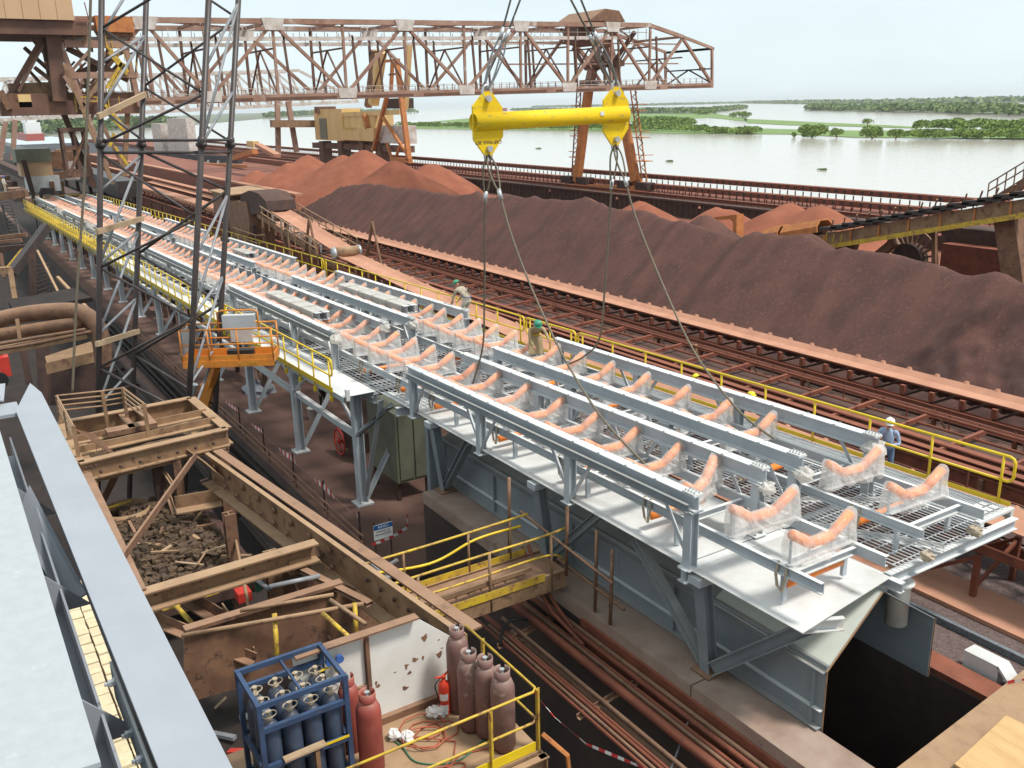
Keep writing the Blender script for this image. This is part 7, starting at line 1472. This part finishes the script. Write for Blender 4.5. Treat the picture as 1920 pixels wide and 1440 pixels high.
def gas_bottle(x, y, z, r, h, m_, label, name='gas_cylinder', collar=True, grp=None, valve='steel_bright'):
    t = empty(name, (x, y, z), label, 'gas cylinder', grp)
    MB().lathe((x, y, z), [(r*.8, 0), (r*.86, .05), (r, .08), (r, h*.80), (r*.96, h*.86), (r*.78, h*.925), (r*.45, h*.965), (r*.22, h*.98), (r*.2, h)], 20).build('body', m_, t, True)
    MB().lathe((x, y, z+h), [(0.028, 0), (0.028, .07), (0.04, .075), (0.04, .09)], 8).tube((x, y, z+h+.04), (x+.07, y-.03, z+h+.04), 0.014, 6).build('valve', valve, t)
    if collar:
        pts = []; w = MB(); n = 16
        for i in range(n+1):
            a = 0.28+(2*math.pi-.56)*i/n; pts.append((x+r*.66*math.cos(a+2.5), y+r*.66*math.sin(a+2.5)))
        vs = [(p[0], p[1], z+h*.965) for p in pts]+[(p[0], p[1], z+h*.965+.135) for p in pts]+[(x+(p[0]-x)*.92, y+(p[1]-y)*.92, z+h*.965+.135) for p in pts]+[(x+(p[0]-x)*.92, y+(p[1]-y)*.92, z+h*.965) for p in pts]; k = n+1
        w.add(vs, [(i, i+1, k+i+1, k+i) for i in range(n)]+[(k+i, k+i+1, 2*k+i+1, 2*k+i) for i in range(n)]+[(2*k+i, 2*k+i+1, 3*k+i+1, 3*k+i) for i in range(n)]); w.build('collar', m_, t, True)
        w = MB()
        for i in range(8):
            a = 2*math.pi*i/8; w.box((x+r*.8*math.cos(a)-.03, y+r*.8*math.sin(a)-.03, z-.0), (x+r*.8*math.cos(a)+.03, y+r*.8*math.sin(a)+.03, z+.03))
    else:
        MB().lathe((x, y, z+h*.965), [(0.05, 0), (0.055, .03), (0.04, .05)], 8).build('neck_ring', 'rope_fibre', t)
        MB().path(arc((x+.02, y, z+h+.05), 0.10, 0, 2*math.pi, 14, (1, 0, 0.15), (0, 1, .1))[:-1], 0.009, 5, True).build('pigtail', 'rope_fibre', t)
    return t
cnt = 0
for i in range(3):
    for j in range(4):
        cnt += 1; row = ('back', 'middle', 'front')[i]; cl_ = ('leftmost', 'second from left', 'third from left', 'rightmost')[j]
        gas_bottle(RX0+.17+.305*i, RY0+.17+.30*j, PZ+.02, 0.135, 1.42+random.uniform(-.03, .03), 'blue_bottle', valve='rope_fibre', label='dark blue gas cylinder in the %s row of the rack, %s' % (row, cl_), collar=False, grp='blue cylinders in the rack')
gas_bottle(-10.72, 4.17, PZ, 0.185, 1.28, 'red_bottle', 'weathered red gas cylinder standing next to the blue rack')
gas_bottle(-11.35, 4.12, PZ, 0.16, 1.2, 'red_bottle', 'dark red gas cylinder hidden behind the weathered red one')
q = [(-10.76, 5.87, -1.15), (-10.48, 6.00, -1.15), (-10.08, 6.05, -1.15), (-11.27, 5.95, -1.15)]
mb_ = []; mb_.append(gas_bottle(q[0][0], q[0][1], PZ, 0.185, 1.3, 'mauve_bottle', 'mauve gas cylinder second in the row of four at the platform corner')); mb_.append(gas_bottle(q[1][0], q[1][1], PZ, 0.18, 1.3, 'mauve_bottle', 'dusty mauve gas cylinder third in the row of four')); mb_.append(gas_bottle(q[2][0], q[2][1], PZ, 0.185, 1.3, 'mauve_bottle', 'nearest dusty mauve gas cylinder at the rail corner')); gas_bottle(q[3][0], q[3][1], PZ, 0.18, 1.42, 'mauve_bottle', 'farthest mauve gas cylinder half hidden behind the row')
for k, (x, y) in enumerate((q[0][:2], q[1][:2], q[2][:2])):
    w = MB(); vs = []
    for i in range(5):
        a = -1.1+.5*i/4+.2*k
        for z_, r_ in ((1.04, .176), (1.11, .164)): vs.append((x+r_*math.cos(a), y+r_*math.sin(a), PZ+z_))
    w.add(vs, [(2*i, 2*i+2, 2*i+3, 2*i+1) for i in range(4)]); w.build('paper_label', 'tape_white', mb_[k])
ex = (-11.31, 5.70, -1.15)
fe = empty('fire_extinguisher', ex, 'red fire extinguisher with white label standing by the white panel', 'fire extinguisher')
MB().lathe(ex, [(0.085, 0), (0.095, .03), (0.095, .52), (0.08, .58), (0.035, .62), (0.03, .66)], 16).build('cylinder', 'extinguisher_red', fe, True)
MB().tube((ex[0], ex[1], ex[2]+.66), (ex[0]+.02, ex[1], ex[2]+.72), 0.035, 8).beam((ex[0], ex[1], ex[2]+.7), (ex[0]-.02, ex[1]+.16, ex[2]+.78), 0.03, 0.02).beam((ex[0], ex[1], ex[2]+.68), (ex[0], ex[1]-.14, ex[2]+.72), 0.03, 0.02).build('valve_head', 'extinguisher_red', fe)
for z0, z1 in ((.3, .42), (.1, .22)):
    w = MB(); n = 8; vs = []
    for i in range(n+1):
        a = -1.3+1.5*i/n; vs += [(ex[0]+.0965*math.cos(a), ex[1]+.0965*math.sin(a), ex[2]+z0), (ex[0]+.0965*math.cos(a), ex[1]+.0965*math.sin(a), ex[2]+z1)]
    w.add(vs, [(2*i, 2*i+2, 2*i+3, 2*i+1) for i in range(n)]); w.build('label_band', 'tape_white', fe)
rope('extinguisher_hose', [(ex[0], ex[1]-.05, ex[2]+.68), (ex[0]+.02, ex[1]-.16, ex[2]+.6), (ex[0]+.03, ex[1]-.13, ex[2]+.4), (ex[0]+.05, ex[1]-.11, ex[2]+.25)], 0.012, 'plastic_black', '', root=fe)
def coil(c, r, n, m_, label, tail, seed):
    rnd = random.Random(seed); pts = []
    for i in range(n*10):
        a = 2*math.pi*i/10; rr = r*(0.75+0.25*math.sin(i*.7+seed)); pts.append((c[0]+rr*math.cos(a)+.1*math.sin(i*.13), c[1]+rr*1.2*math.sin(a)+.12*math.cos(i*.21), PZ+.015+.004*(i % 20)))
    pts += [(x, y, PZ+.02) for x, y in tail]; tag(MB().path(pts, 0.012, 5).build('gas_hose', m_, None, True), label, 'hose', 'gas hoses on the platform floor')
coil((-11.05, 5.25), 0.35, 4, 'hose_red', 'red gas hose coiled on the platform floor', [(-10.6, 5.5), (-10.3, 5.3), (-10.15, 5.0)], 1)
coil((-10.15, 5.15), 0.14, 2, 'hose_red', 'small loop of red gas hose near the front rail', [(-10.3, 5.4), (-10.2, 5.8), (-10.0, 6.0)], 2)
rope('gas_hose', [(-11.6, 4.3, -0.3), (-11.55, 4.45, -0.7), (-11.5, 4.6, PZ+.02), (-11.0, 4.75, PZ+.02), (-10.5, 4.8, PZ+.02), (-10.2, 5.3, PZ+.02), (-10.4, 5.9, PZ+.02)], 0.012, 'hose_green', 'green gas hose running from the regulator across the floor', 'hose')
rg = empty('gas_regulator', (-11.55, 4.0, 0.3), 'pair of blue dial regulators on the white panel', 'regulator')
for dy in (0, .16): MB().tube((-11.6, 3.95+dy, .32), (-11.53, 3.95+dy, .32), 0.06, 14).build('dial', 'helmet_blue', rg)
MB().tube((-11.58, 3.7, .2), (-11.58, 4.1, .24), 0.018, 6).tube((-11.58, 4.03, .3), (-11.58, 4.05, .1), 0.018, 6).build('manifold', 'yellow_paint', rg)
for i, (x, y) in enumerate(((-11.35, 5.5), (-11.3, 5.62), (-11.2, 4.75), (-11.05, 4.9))): bundle((x, y, PZ+.08), 0.11, ('crumpled wrapper beside the fire extinguisher', 'second crumpled wrapper beside the extinguisher', 'crumpled paper by the red cylinder', 'plastic scrap on the platform floor')[i], 'litter', 'tape_white')
tape([(-9.77, 6.39, -0.10), (-9.64, 6.69, -0.60), (-9.20, 6.95, -0.90), (-8.23, 7.36, -0.90), (-7.61, 7.60, -0.80)], 'barrier tape sagging from the platform corner over the pit', 0.06, 0.1)

# ================================================================ footbridge with bent yellow rails
fb = empty('footbridge', (-15.6, 8.8, -2.2), 'rusty footbridge with bent yellow rails crossing the pit to the ledge', 'footbridge')
BZ = -1.9
MB().box((-16.3, 6.2, BZ-.06), (-15.25, 10.9, BZ)).build('deck', 'rust_brown', fb)
MB().chan((-15.2, 6.2, BZ-.2), (-15.2, 10.9, BZ-.2), 0.1, 0.42, 0.02, -1).build('side_beam', 'rust_tan', fb); MB().chan((-16.35, 6.2, BZ-.1), (-16.35, 10.9, BZ-.1), 0.1, 0.3, 0.02).build('side_beam', 'rust_tan', fb)
MB().box((-15.19, 6.2, BZ-.08), (-15.175, 10.3, BZ+.1)).box((-16.3, 7.0, BZ), (-16.285, 10.5, BZ+.2)).build('toe_board', 'yellow_old', fb)
for y in (7.2, 8.9, 10.5): MB().tube((-15.22, y, BZ-.4), (-15.22, y, BZ+1.0), 0.035, 7).build('rail_post', 'rust_tan', fb, True)
for y in (7.4, 9.0, 10.1): MB().tube((-16.3, y, BZ), (-16.3, y, BZ+1.0), 0.03, 7).build('rail_post', 'rust_tan', fb, True)
rope('rail', [(-15.22, 6.4, BZ+.98), (-15.22, 8.4, BZ+1.0), (-15.22, 10.2, BZ+1.0), (-15.3, 11.0, BZ+1.0)], 0.028, 'yellow_old', '', root=fb); rope('rail', [(-15.22, 6.4, BZ+.5), (-15.22, 8.4, BZ+.5), (-15.22, 10.4, BZ+.5), (-15.22, 10.9, BZ+.2)], 0.026, 'yellow_old', '', root=fb)
rope('rail', [(-16.3, 6.3, BZ+1.0), (-16.3, 8.2, BZ+1.0), (-16.3, 10.6, BZ+1.05)], 0.028, 'yellow_old', '', root=fb); rope('rail', [(-16.3, 6.3, BZ+.8), (-16.3, 8.0, BZ+.55), (-16.3, 9.2, BZ+.8), (-16.3, 10.4, BZ+.8)], 0.03, 'yellow_paint', '', root=fb)
lad = empty('lying_ladder', (-15.6, 8.6, BZ), 'rusty ladder lying along the footbridge deck', 'ladder')
for dx, dz in ((0.05, .02), (0.34, 0.22)): MB().beam((-15.62+dx, 7.5, BZ+.05+dz), (-15.62+dx, 10.0, BZ+.05+dz), 0.05, 0.1).build('stile', 'rust_tan', lad)
for k in range(8): MB().tube((-15.57, 7.65+.31*k, BZ+.07), (-15.28, 7.65+.31*k, BZ+.27), 0.02, 6).build('rung', 'rust_tan', lad)
for x, y, h in ((-16.5, 10.2, 2.0), (-15.0, 10.75, 1.7), (-14.2, 10.95, 1.4), (-13.6, 10.9, 1.2)): tag(MB().tube((x, y, LEDGE+.02 if y > 10.85 else BZ), (x+.05, y, LEDGE+.6+h), 0.04, 8).build('scaffold_upright', 'rust_brown', None, True), 'rusty scaffold upright beside the footbridge end, %s along the ledge' % {-16.5: 'first', -15.0: 'second', -14.2: 'third', -13.6: 'fourth'}[x], 'scaffold tube', 'scaffold uprights by the footbridge')
for p, q, lb in (((-16.8, 10.7, -1.0), (-13.3, 10.7, -1.3), 'upper'), ((-15.6, 10.95, -1.8), (-13.2, 10.95, -1.95), 'lower')): tag(MB().tube(p, q, 0.035, 8).build('scaffold_ledger', 'rust_brown', None, True), '%s rusty scaffold ledger along the trench ledge' % lb, 'scaffold tube')
hd_ = empty('pipe_gate', (-17.2, 6.6, -1.9), 'tangle of short pipes wrapped in tape at the footbridge start', 'pipes')
for p, q in (((-17.0, 6.4, BZ+.1), (-16.6, 7.4, BZ+.7)), ((-16.9, 6.9, BZ+.1), (-16.7, 6.5, BZ+.8)), ((-17.1, 7.0, BZ+.5), (-16.4, 7.1, BZ+.4))): MB().tube(p, q, 0.05, 8).build('pipe', 'mast_pale', hd_)
tape([(-16.9, 6.6, BZ+.7), (-16.5, 7.2, BZ+.4), (-16.1, 7.9, BZ-.1)], 'barrier tape wound round the pipe tangle at the footbridge', 0.14, 0.12)

# ================================================================ pipes along the trench wall and pit
pp = empty('pipe_rack', (-12, 10.2, -4.2), 'bundle of long rusty pipes running along the trench wall', 'pipes')
for i, (y, z, r) in enumerate(((10.72, -2.95, .05), (10.62, -3.02, .06), (10.48, -3.1, .045), (10.36, -3.1, .045), (10.24, -3.12, .05), (10.1, -3.05, .09), (9.8, -3.25, .05), (9.6, -3.3, .04), (9.5, -3.3, .04), (9.4, -3.32, .04), (9.3, -3.34, .04), (10.7, -3.5, .12), (10.0, -3.7, .07))):
    k = random.uniform(-.04, .04); MB().tube((-16.2-.4*(i % 3), y+k, z), (2, y-k, z), r, 9).build('pipe', 'rust_red' if i % 3 else 'rust_brown', pp, True)
for x in (-15.5, -12.5, -9.5, -6.5): MB().angle((x, 9.2, -3.45), (x, 10.84, -3.2), 0.1, 0.015).build('bracket', 'rust_brown', pp)
MB().path([(-16.4, 10.65, -1.7), (-16.0, 10.65, -2.2), (-15.4, 10.65, -2.7), (-14.6, 10.62, -3.0)], 0.05, 8).path([(-16.4, 10.5, -1.7), (-16.0, 10.5, -2.3), (-15.2, 10.5, -2.85), (-14.0, 10.48, -3.05)], 0.045, 8).build('riser_pipe', 'rust_red', pp, True)
MB().box((-14.5, 10.78, -3.35), (4, 10.846, -2.75)).build('edge_plate', 'rust_red', pp)
rope('loose_rope', [(-10.87, 11.01, -2.90), (-10.88, 10.67, -3.10), (-10.60, 10.13, -3.40), (-10.43, 9.79, -3.60)], 0.022, 'mast_pale', 'pale rope looped over the pipe bundle')
rope('black_hose', [(-15.47, 9.26, -3.40), (-15.52, 9.40, -3.00), (-15.49, 9.74, -2.90), (-15.61, 10.25, -3.20)], 0.04, 'plastic_black', 'black hose arching over the pit next to the platform corner', 'hose')
dp_ = empty('pit_pipes', (-35, 8.9, -5.6), 'black dusty pipes running along the pit wall below the gallery', 'pipes')
for y, z, r in ((9.2, -5.0, .1), (9.05, -5.35, .07), (8.85, -5.5, .07), (8.5, -5.7, .32), (8.0, -6.0, .08), (9.2, -5.8, .12)): MB().tube((-70, y, z), (-21, y, z), r, 10).build('pipe', 'pit_black' if r < .3 else 'rust_dark', dp_, True)
for i in range(12): MB().beam((-68+4*i, 7.6, -6.2), (-68+4*i, 9.4, -6.0), 0.15, 0.2).build('bracket', 'rust_dark', dp_)
for x, y in ((-21.5, 9.2), (-21.8, 8.6)): MB().beam((x, y, PIT), (x, y, -5), 0.2, 0.2).build('support', 'rust_dark', dp_)

# ================================================================ timber and plate over the trench at lower right
cv = empty('trench_cover_plate', (-5, 13.5, -2.3), 'dirty brown cover plate laid across the trench at the lower right corner', 'plate')
MB().plate([(-7.22, 11.5, -2.2), (-0.5, 11.5, -2.2), (-0.5, 16.2, -2.2), (-7.6, 16.2, -2.2)], 0.08, (0, 0, 1)).build('plate', 'rust_tan', cv)
for x, y in ((-6.6, 12.9), (-6.35, 14.4), (-5.9, 13.9)): MB().box((x, y, -2.198), (x+.12, y+.16, -2.15)).build('welded_lug', 'yellow_old', cv)
tag(MB().plate([(-6.72, 12.5, -2.1), (-3, 12.1, -2.1), (-3, 14.7, -2.1), (-6.95, 14.35, -2.1)], 0.04, (0, 0, 1)).build('plywood_sheet', 'plywood'), 'plywood sheet lying on the brown cover plate', 'plywood')
tape([(-7.5, 15.35, -2.15), (-7.2, 16.0, -2.1), (-6.8, 16.6, -2.1)], 'barrier tape lying on the cover plate corner', 0.1, 0.12)

# ================================================================ left side: pipes, stairs, dark plant
lp = empty('large_bent_pipe', (-40, 4, -5), 'thick dusty brown pipe bending down at left beside the mast', 'pipe')
rope('pipe', [(-38.88, 0.67, 0.78), (-37.92, 2.41, 1.15), (-37.21, 3.60, 1.26), (-36.77, 4.26, 1.18), (-36.38, 4.66, 0.79), (-36.09, 4.74, 0.15), (-35.81, 4.66, -0.80)], 0.32, 'rust_brown', '', root=lp); rope('pipe', [(-38.77, 0.59, 0.32), (-37.58, 2.66, 0.63), (-36.78, 4.03, 0.81), (-37.46, 4.85, 0.69)], 0.26, 'rust_brown', '', root=lp)
rope('pipe', [(-37.54, 0.51, 0.21), (-36.40, 2.52, 0.53), (-35.44, 4.19, 0.80)], 0.07, 'rust_brown', '', root=lp); rope('pipe', [(-37.50, 0.48, 0.04), (-36.35, 2.48, 0.34), (-35.32, 4.34, 0.72)], 0.07, 'rust_brown', '', root=lp)
MB().beam((-36.85, 2.19, 1.22), (-36.60, 2.14, 0.44), 0.12, 0.1).beam((-38.23, 1.17, -0.15), (-36.43, 4.38, 0.44), 0.5, 0.3).build('pipe_support', 'rust_tan', lp)
tr = empty('hopper_trough', (-38.53, 3.96, -1.31), 'open brown steel trough at left behind the mast', 'trough')
MB().plate([(-39.16, 3.07, -1.12), (-38.25, 4.74, -0.72), (-38.13, 4.70, -1.12), (-39.01, 3.07, -1.53)], 0.15).plate([(-39.60, 3.08, -0.92), (-39.16, 3.07, -1.12), (-38.25, 4.74, -0.72), (-38.76, 4.71, -0.39)], 0.1).build('side', 'rust_tan', tr)
MB().plate([(-38.93, 3.21, -1.53), (-38.12, 4.69, -1.16), (-37.74, 4.41, -2.73), (-38.64, 3.00, -2.69)], 0.2).build('side', 'rust_dark', tr)
tk2 = empty('dark_tank', (-48.38, 4.20, -0.95), 'dark open topped steel tank behind the bent pipe', 'tank')
MB().plate([(-49.49, 2.74, -0.42), (-47.96, 5.47, 0.08), (-45.21, 5.87, 0.01), (-46.96, 2.77, -0.55)], 0.2).build('top', 'pit_black', tk2); MB().plate([(-49.51, 2.75, -0.37), (-47.97, 5.48, 0.13), (-47.93, 5.45, -0.04), (-49.46, 2.71, -0.57)], 0.1).plate([(-49.51, 2.75, -0.37), (-46.97, 2.78, -0.50), (-46.93, 2.75, -0.66), (-49.46, 2.71, -0.57)], 0.1).build('rim', 'mast_steel', tk2)
sw = empty('steel_stair', (-68.49, 4.99, 1.44), 'steep dark steel stair at the far left edge', 'stair')
for p, q in (((-71.67, 4.56, 2.69), (-68.32, 4.51, 0.11)), ((-71.34, 5.12, 2.74), (-67.96, 5.11, 0.17))): MB().beam(p, q, 0.1, 0.3).build('stringer', 'mast_steel', sw)
for k in range(14):
    t = k/13; MB().beam(lerp((-71.06, 4.54, 2.66), (-68.34, 4.53, 0.21), t), lerp((-70.75, 5.07, 2.72), (-68.00, 5.10, 0.27), t), 0.3, 0.05).build('tread', 'mast_steel', sw)
gr_ = empty('left_plant_frame', (-65.76, 4.07, -0.90), 'dark rusty platforms and posts at the left edge below the stair', 'framework')
for p, q, w_, m_ in (((-72.34, 3.63, 2.92), (-70.88, 6.12, 3.20), 0.5, 'rust_brown'), ((-69.39, 3.05, 0.55), (-67.96, 5.46, 0.76), 0.25, 'rust_brown'), ((-68.16, 2.95, 0.38), (-66.93, 5.02, 0.57), 0.2, 'rust_brown'), ((-66.90, 2.82, 0.10), (-65.34, 5.43, 0.29), 0.35, 'rust_dark'), ((-66.32, 3.73, 0.08), (-65.82, 3.61, -1.54), 0.2, 'rust_brown'), ((-57.10, 2.73, 0.15), (-56.65, 3.48, 0.18), 0.35, 'rust_tan'), ((-56.64, 3.47, 0.16), (-56.16, 3.41, -1.32), 0.25, 'rust_tan'), ((-65.12, 6.44, 1.47), (-63.37, 3.92, -0.97), 0.5, 'mast_steel'), ((-61.93, 5.13, 0.61), (-61.19, 4.66, -2.30), 0.3, 'rust_dark'), ((-65.61, 5.00, 0.30), (-64.76, 3.69, -0.90), 0.08, 'yellow_old'), ((-65.45, 5.10, 0.04), (-64.64, 3.77, -1.12), 0.08, 'yellow_old'), ((-60.60, 5.28, 0.59), (-54.36, 5.76, -2.22), 0.12, 'rust_tan'), ((-52.97, 5.34, 0.08), (-49.57, 6.13, -1.15), 0.15, 'rust_tan'), ((-39.90, 2.38, -0.26), (-39.34, 2.35, -1.87), 0.25, 'rust_dark'), ((-41.65, 3.25, -0.75), (-40.96, 2.89, -3.29), 0.4, 'rust_dark')): MB().beam(p, q, w_, w_).build('member', m_, gr_)
for y_ in (480, 495, 512, 528, 545): pass
for k in range(9): MB().beam(lerp((-60.52, 4.90, -0.30), (-57.64, 4.74, -1.73), k/8), lerp((-60.09, 5.68, -0.14), (-57.29, 5.42, -1.52), k/8), 0.25, 0.06).build('tread', 'rust_dark', gr_)
th = empty('transfer_house', (-113.98, 11.42, 1.89), 'tan and white transfer house with open conveyor mouth at the far end of the gallery', 'house')
x0_ = -121.5
hp0 = V((-122.00, 10.35, 1.25)); hp1 = V((-122.00, 13.65, 4.53))
MB().box((-126, hp0.y, hp0.z+.2), (-122, hp1.y, hp1.z-1.5)).build('wall', 'tan_sheet', th); MB().box((-126.2, hp0.y-.3, hp1.z-1.5), (-121.8, hp1.y+.1, hp1.z)).build('roof_band', 'olive_cabinet', th)
MB().box((-125.8, hp0.y+.5, hp0.z-1.6), (-121.9, hp1.y+.6, hp0.z+.2)).build('white_band', 'plate_pale', th)
for y in (hp0.y+.8, (hp0.y+hp1.y)/2, hp1.y+.4): MB().beam((-122, y, -5), (-122, y, hp0.z-1.6), 0.35, 0.35).build('leg', 'mast_steel', th)
for p, q, w_, m_ in (((-121.00, 10.70, 3.37), (-121.00, 11.08, -0.55), 0.5, 'rust_dark'), ((-123.00, 13.29, 1.34), (-123.00, 16.68, 1.46), 0.8, 'rust_brown'), ((-125.00, 13.78, 3.09), (-125.00, 17.18, 2.93), 2.0, 'rust_brown'), ((-125.00, 15.11, 1.77), (-125.00, 16.72, 1.81), 2.2, 'bridge_white'), ((-125.00, 14.63, 3.67), (-125.00, 17.29, 3.68), 1.2, 'rust_tan'), ((-122.00, 13.31, 0.78), (-122.00, 13.31, -0.77), 0.5, 'rust_brown'), ((-124.00, 14.63, 0.59), (-124.00, 14.57, -0.98), 0.4, 'rust_tan'), ((-122.00, 11.25, 0.59), (-122.00, 11.00, -1.04), 0.3, 'plate_pale')): MB().beam(p, q, w_, w_).build('lean_to', m_, th)
MB().plate([(-122.00, 12.08, 0.11), (-122.00, 13.31, 0.04), (-122.00, 13.22, -0.57), (-122.00, 11.74, -0.60)], 1.5).build('conveyor_mouth', 'belt_rubber', th)
fh = empty('end_guard_frame', (-120.5, 13, -1), 'yellow guard frame with mesh at the far end of the gallery', 'handrail')
MB().path([g(-121, 11, 0.9), g(-121, 14.5, 1.2), g(-121, 17.5, 1.0)], 0.06, 6).path([g(-121, 11, 0.2), g(-121, 11, 0.9)], 0.05, 6).path([g(-121, 14.5, 0.2), g(-121, 14.5, 1.2)], 0.05, 6).path([g(-121, 17.5, 0.2), g(-121, 17.5, 1.0)], 0.05, 6).build('frame', 'yellow_old', fh)
# far conveyors and plant between the coal heaps and the river at left
fc = empty('far_wharf_conveyor', (-230, 80, -4), 'dark distant conveyor with white hoppers behind the lattice mast', 'conveyor')
MB().beam((-405.71, 80.00, -7.93), (-272.84, 80.00, -5.30), 1.5, 2.0).build('belt_gallery', 'coal', fc); MB().beam((-419.06, 76.00, -10.34), (-254.86, 76.00, -6.16), 1.0, 0.8).build('girder', 'rust_orange', fc)
for k in range(9): MB().lathe(lerp((-372.55, 79.00, -8.42), (-280.43, 79.00, -6.14), k/8), [(0.9, -1.2), (0.3, 0.4)], 8).build('white_hopper', 'ship_white', fc)
MB().box(tuple(V((-404.32, 84.00, -7.01))), tuple(V((-388.17, 84.00, 4.18))+V((0, 3, 0)))).box(tuple(V((-385.08, 86.00, -6.54))), tuple(V((-355.22, 86.00, 6.14))+V((0, 3, 0)))).build('tower', 'bridge_white', fc)
ex2 = empty('tracked_loader', (-229.80, 70.00, -3.29), 'small yellow loader working on the red pile crest', 'loader')
MB().beam((-243.22, 70.00, -3.24), (-225.72, 70.00, -1.14), 1.5, 1.2).build('body', 'rust_orange', ex2); MB().beam((-222.75, 70.00, 0.42), (-209.47, 70.00, -1.62), 1.6, 0.8).build('boom', 'belt_dust', ex2); MB().box(tuple(V((-231.79, 70.00, -0.29))), tuple(V((-226.61, 70.00, 1.20))+V((0, 1.5, 0)))).build('cab', 'cream_sheet', ex2)
rv = empty('red_vehicle', (-44.49, 1.77, -2.30), 'bright red machine peeping in at the left edge', 'vehicle')
o = V((-44.59, 1.73, -2.08)); MB().box((o.x-.6, o.y-1.2, o.z-.5), (o.x+.6, o.y+.3, o.z+.35)).box((o.x-.3, o.y-.8, o.z+.35), (o.x+.3, o.y+.1, o.z+.6)).build('body', 'red_paint', rv); MB().tube((o.x+.6, o.y-.2, o.z-.6), (o.x+.75, o.y-.2, o.z-.6), 0.35, 14).build('wheel', 'plastic_black', rv)

# old dark plant beneath the far gallery; panels added to hide bright ground
op = empty('old_conveyor_frame', (-80, 14, GRD), 'dense dark rusty old conveyor framework standing under the far half of the gallery', 'framework')
for i in range(34):
    x = -42-2.3*i; zt = -0.75+zg(x)
    for y in (12.4, 15.6): MB().beam((x, y, GRD), (x, y, zt), 0.2, 0.2).build('post', 'rust_dark', op)
    MB().beam((x, 12.3, GRD+.3), (x-2.3, 12.3, zt-.4), 0.1, 0.1).build('brace', 'rust_dark' if i % 3 else 'rust_brown', op)
    if i % 2: MB().box((x-2.2, 12.55, GRD+.8), (x-.2, 12.65, zt-.2)).build('dark_panel', 'rust_dark', op)
for z in (-3.6, -2.6, -1.9): MB().beam((-42, 12.35, z), (-120, 12.35, z-.6), 0.12, 0.14).build('runner', 'rust_dark', op)
for i in range(9):
    x = -30-8*i; tag(MB().box((x, 15.9, GRD), (x+5.5, 16.1, -1.6)).build('dark_backdrop', 'rust_dark'), '%s added dark backdrop sheet behind the gallery columns' % ordinal(i), 'sheet', 'dark sheets behind the gallery columns')  # backdrop sheets added to keep the space under the gallery dark


# ================================================================ air
hz = MB().box((-9500, -400, -13), (5500, 9500, 40)).build('haze', 'tape_white'); tag(hz, kind='stuff'); hz.data.materials.clear()
hm = bpy.data.materials.new('haze_air'); hm.use_nodes = True; hn = hm.node_tree.nodes; hn.clear(); ho = hn.new('ShaderNodeOutputMaterial'); hv = hn.new('ShaderNodeVolumePrincipled')
hv.inputs['Color'].default_value = (0.97, 0.99, 1.0, 1); hv.inputs['Density'].default_value = 0.00008; hv.inputs['Anisotropy'].default_value = 0.2
hm.node_tree.links.new(hv.outputs['Volume'], ho.inputs['Volume']); hz.data.materials.append(hm)
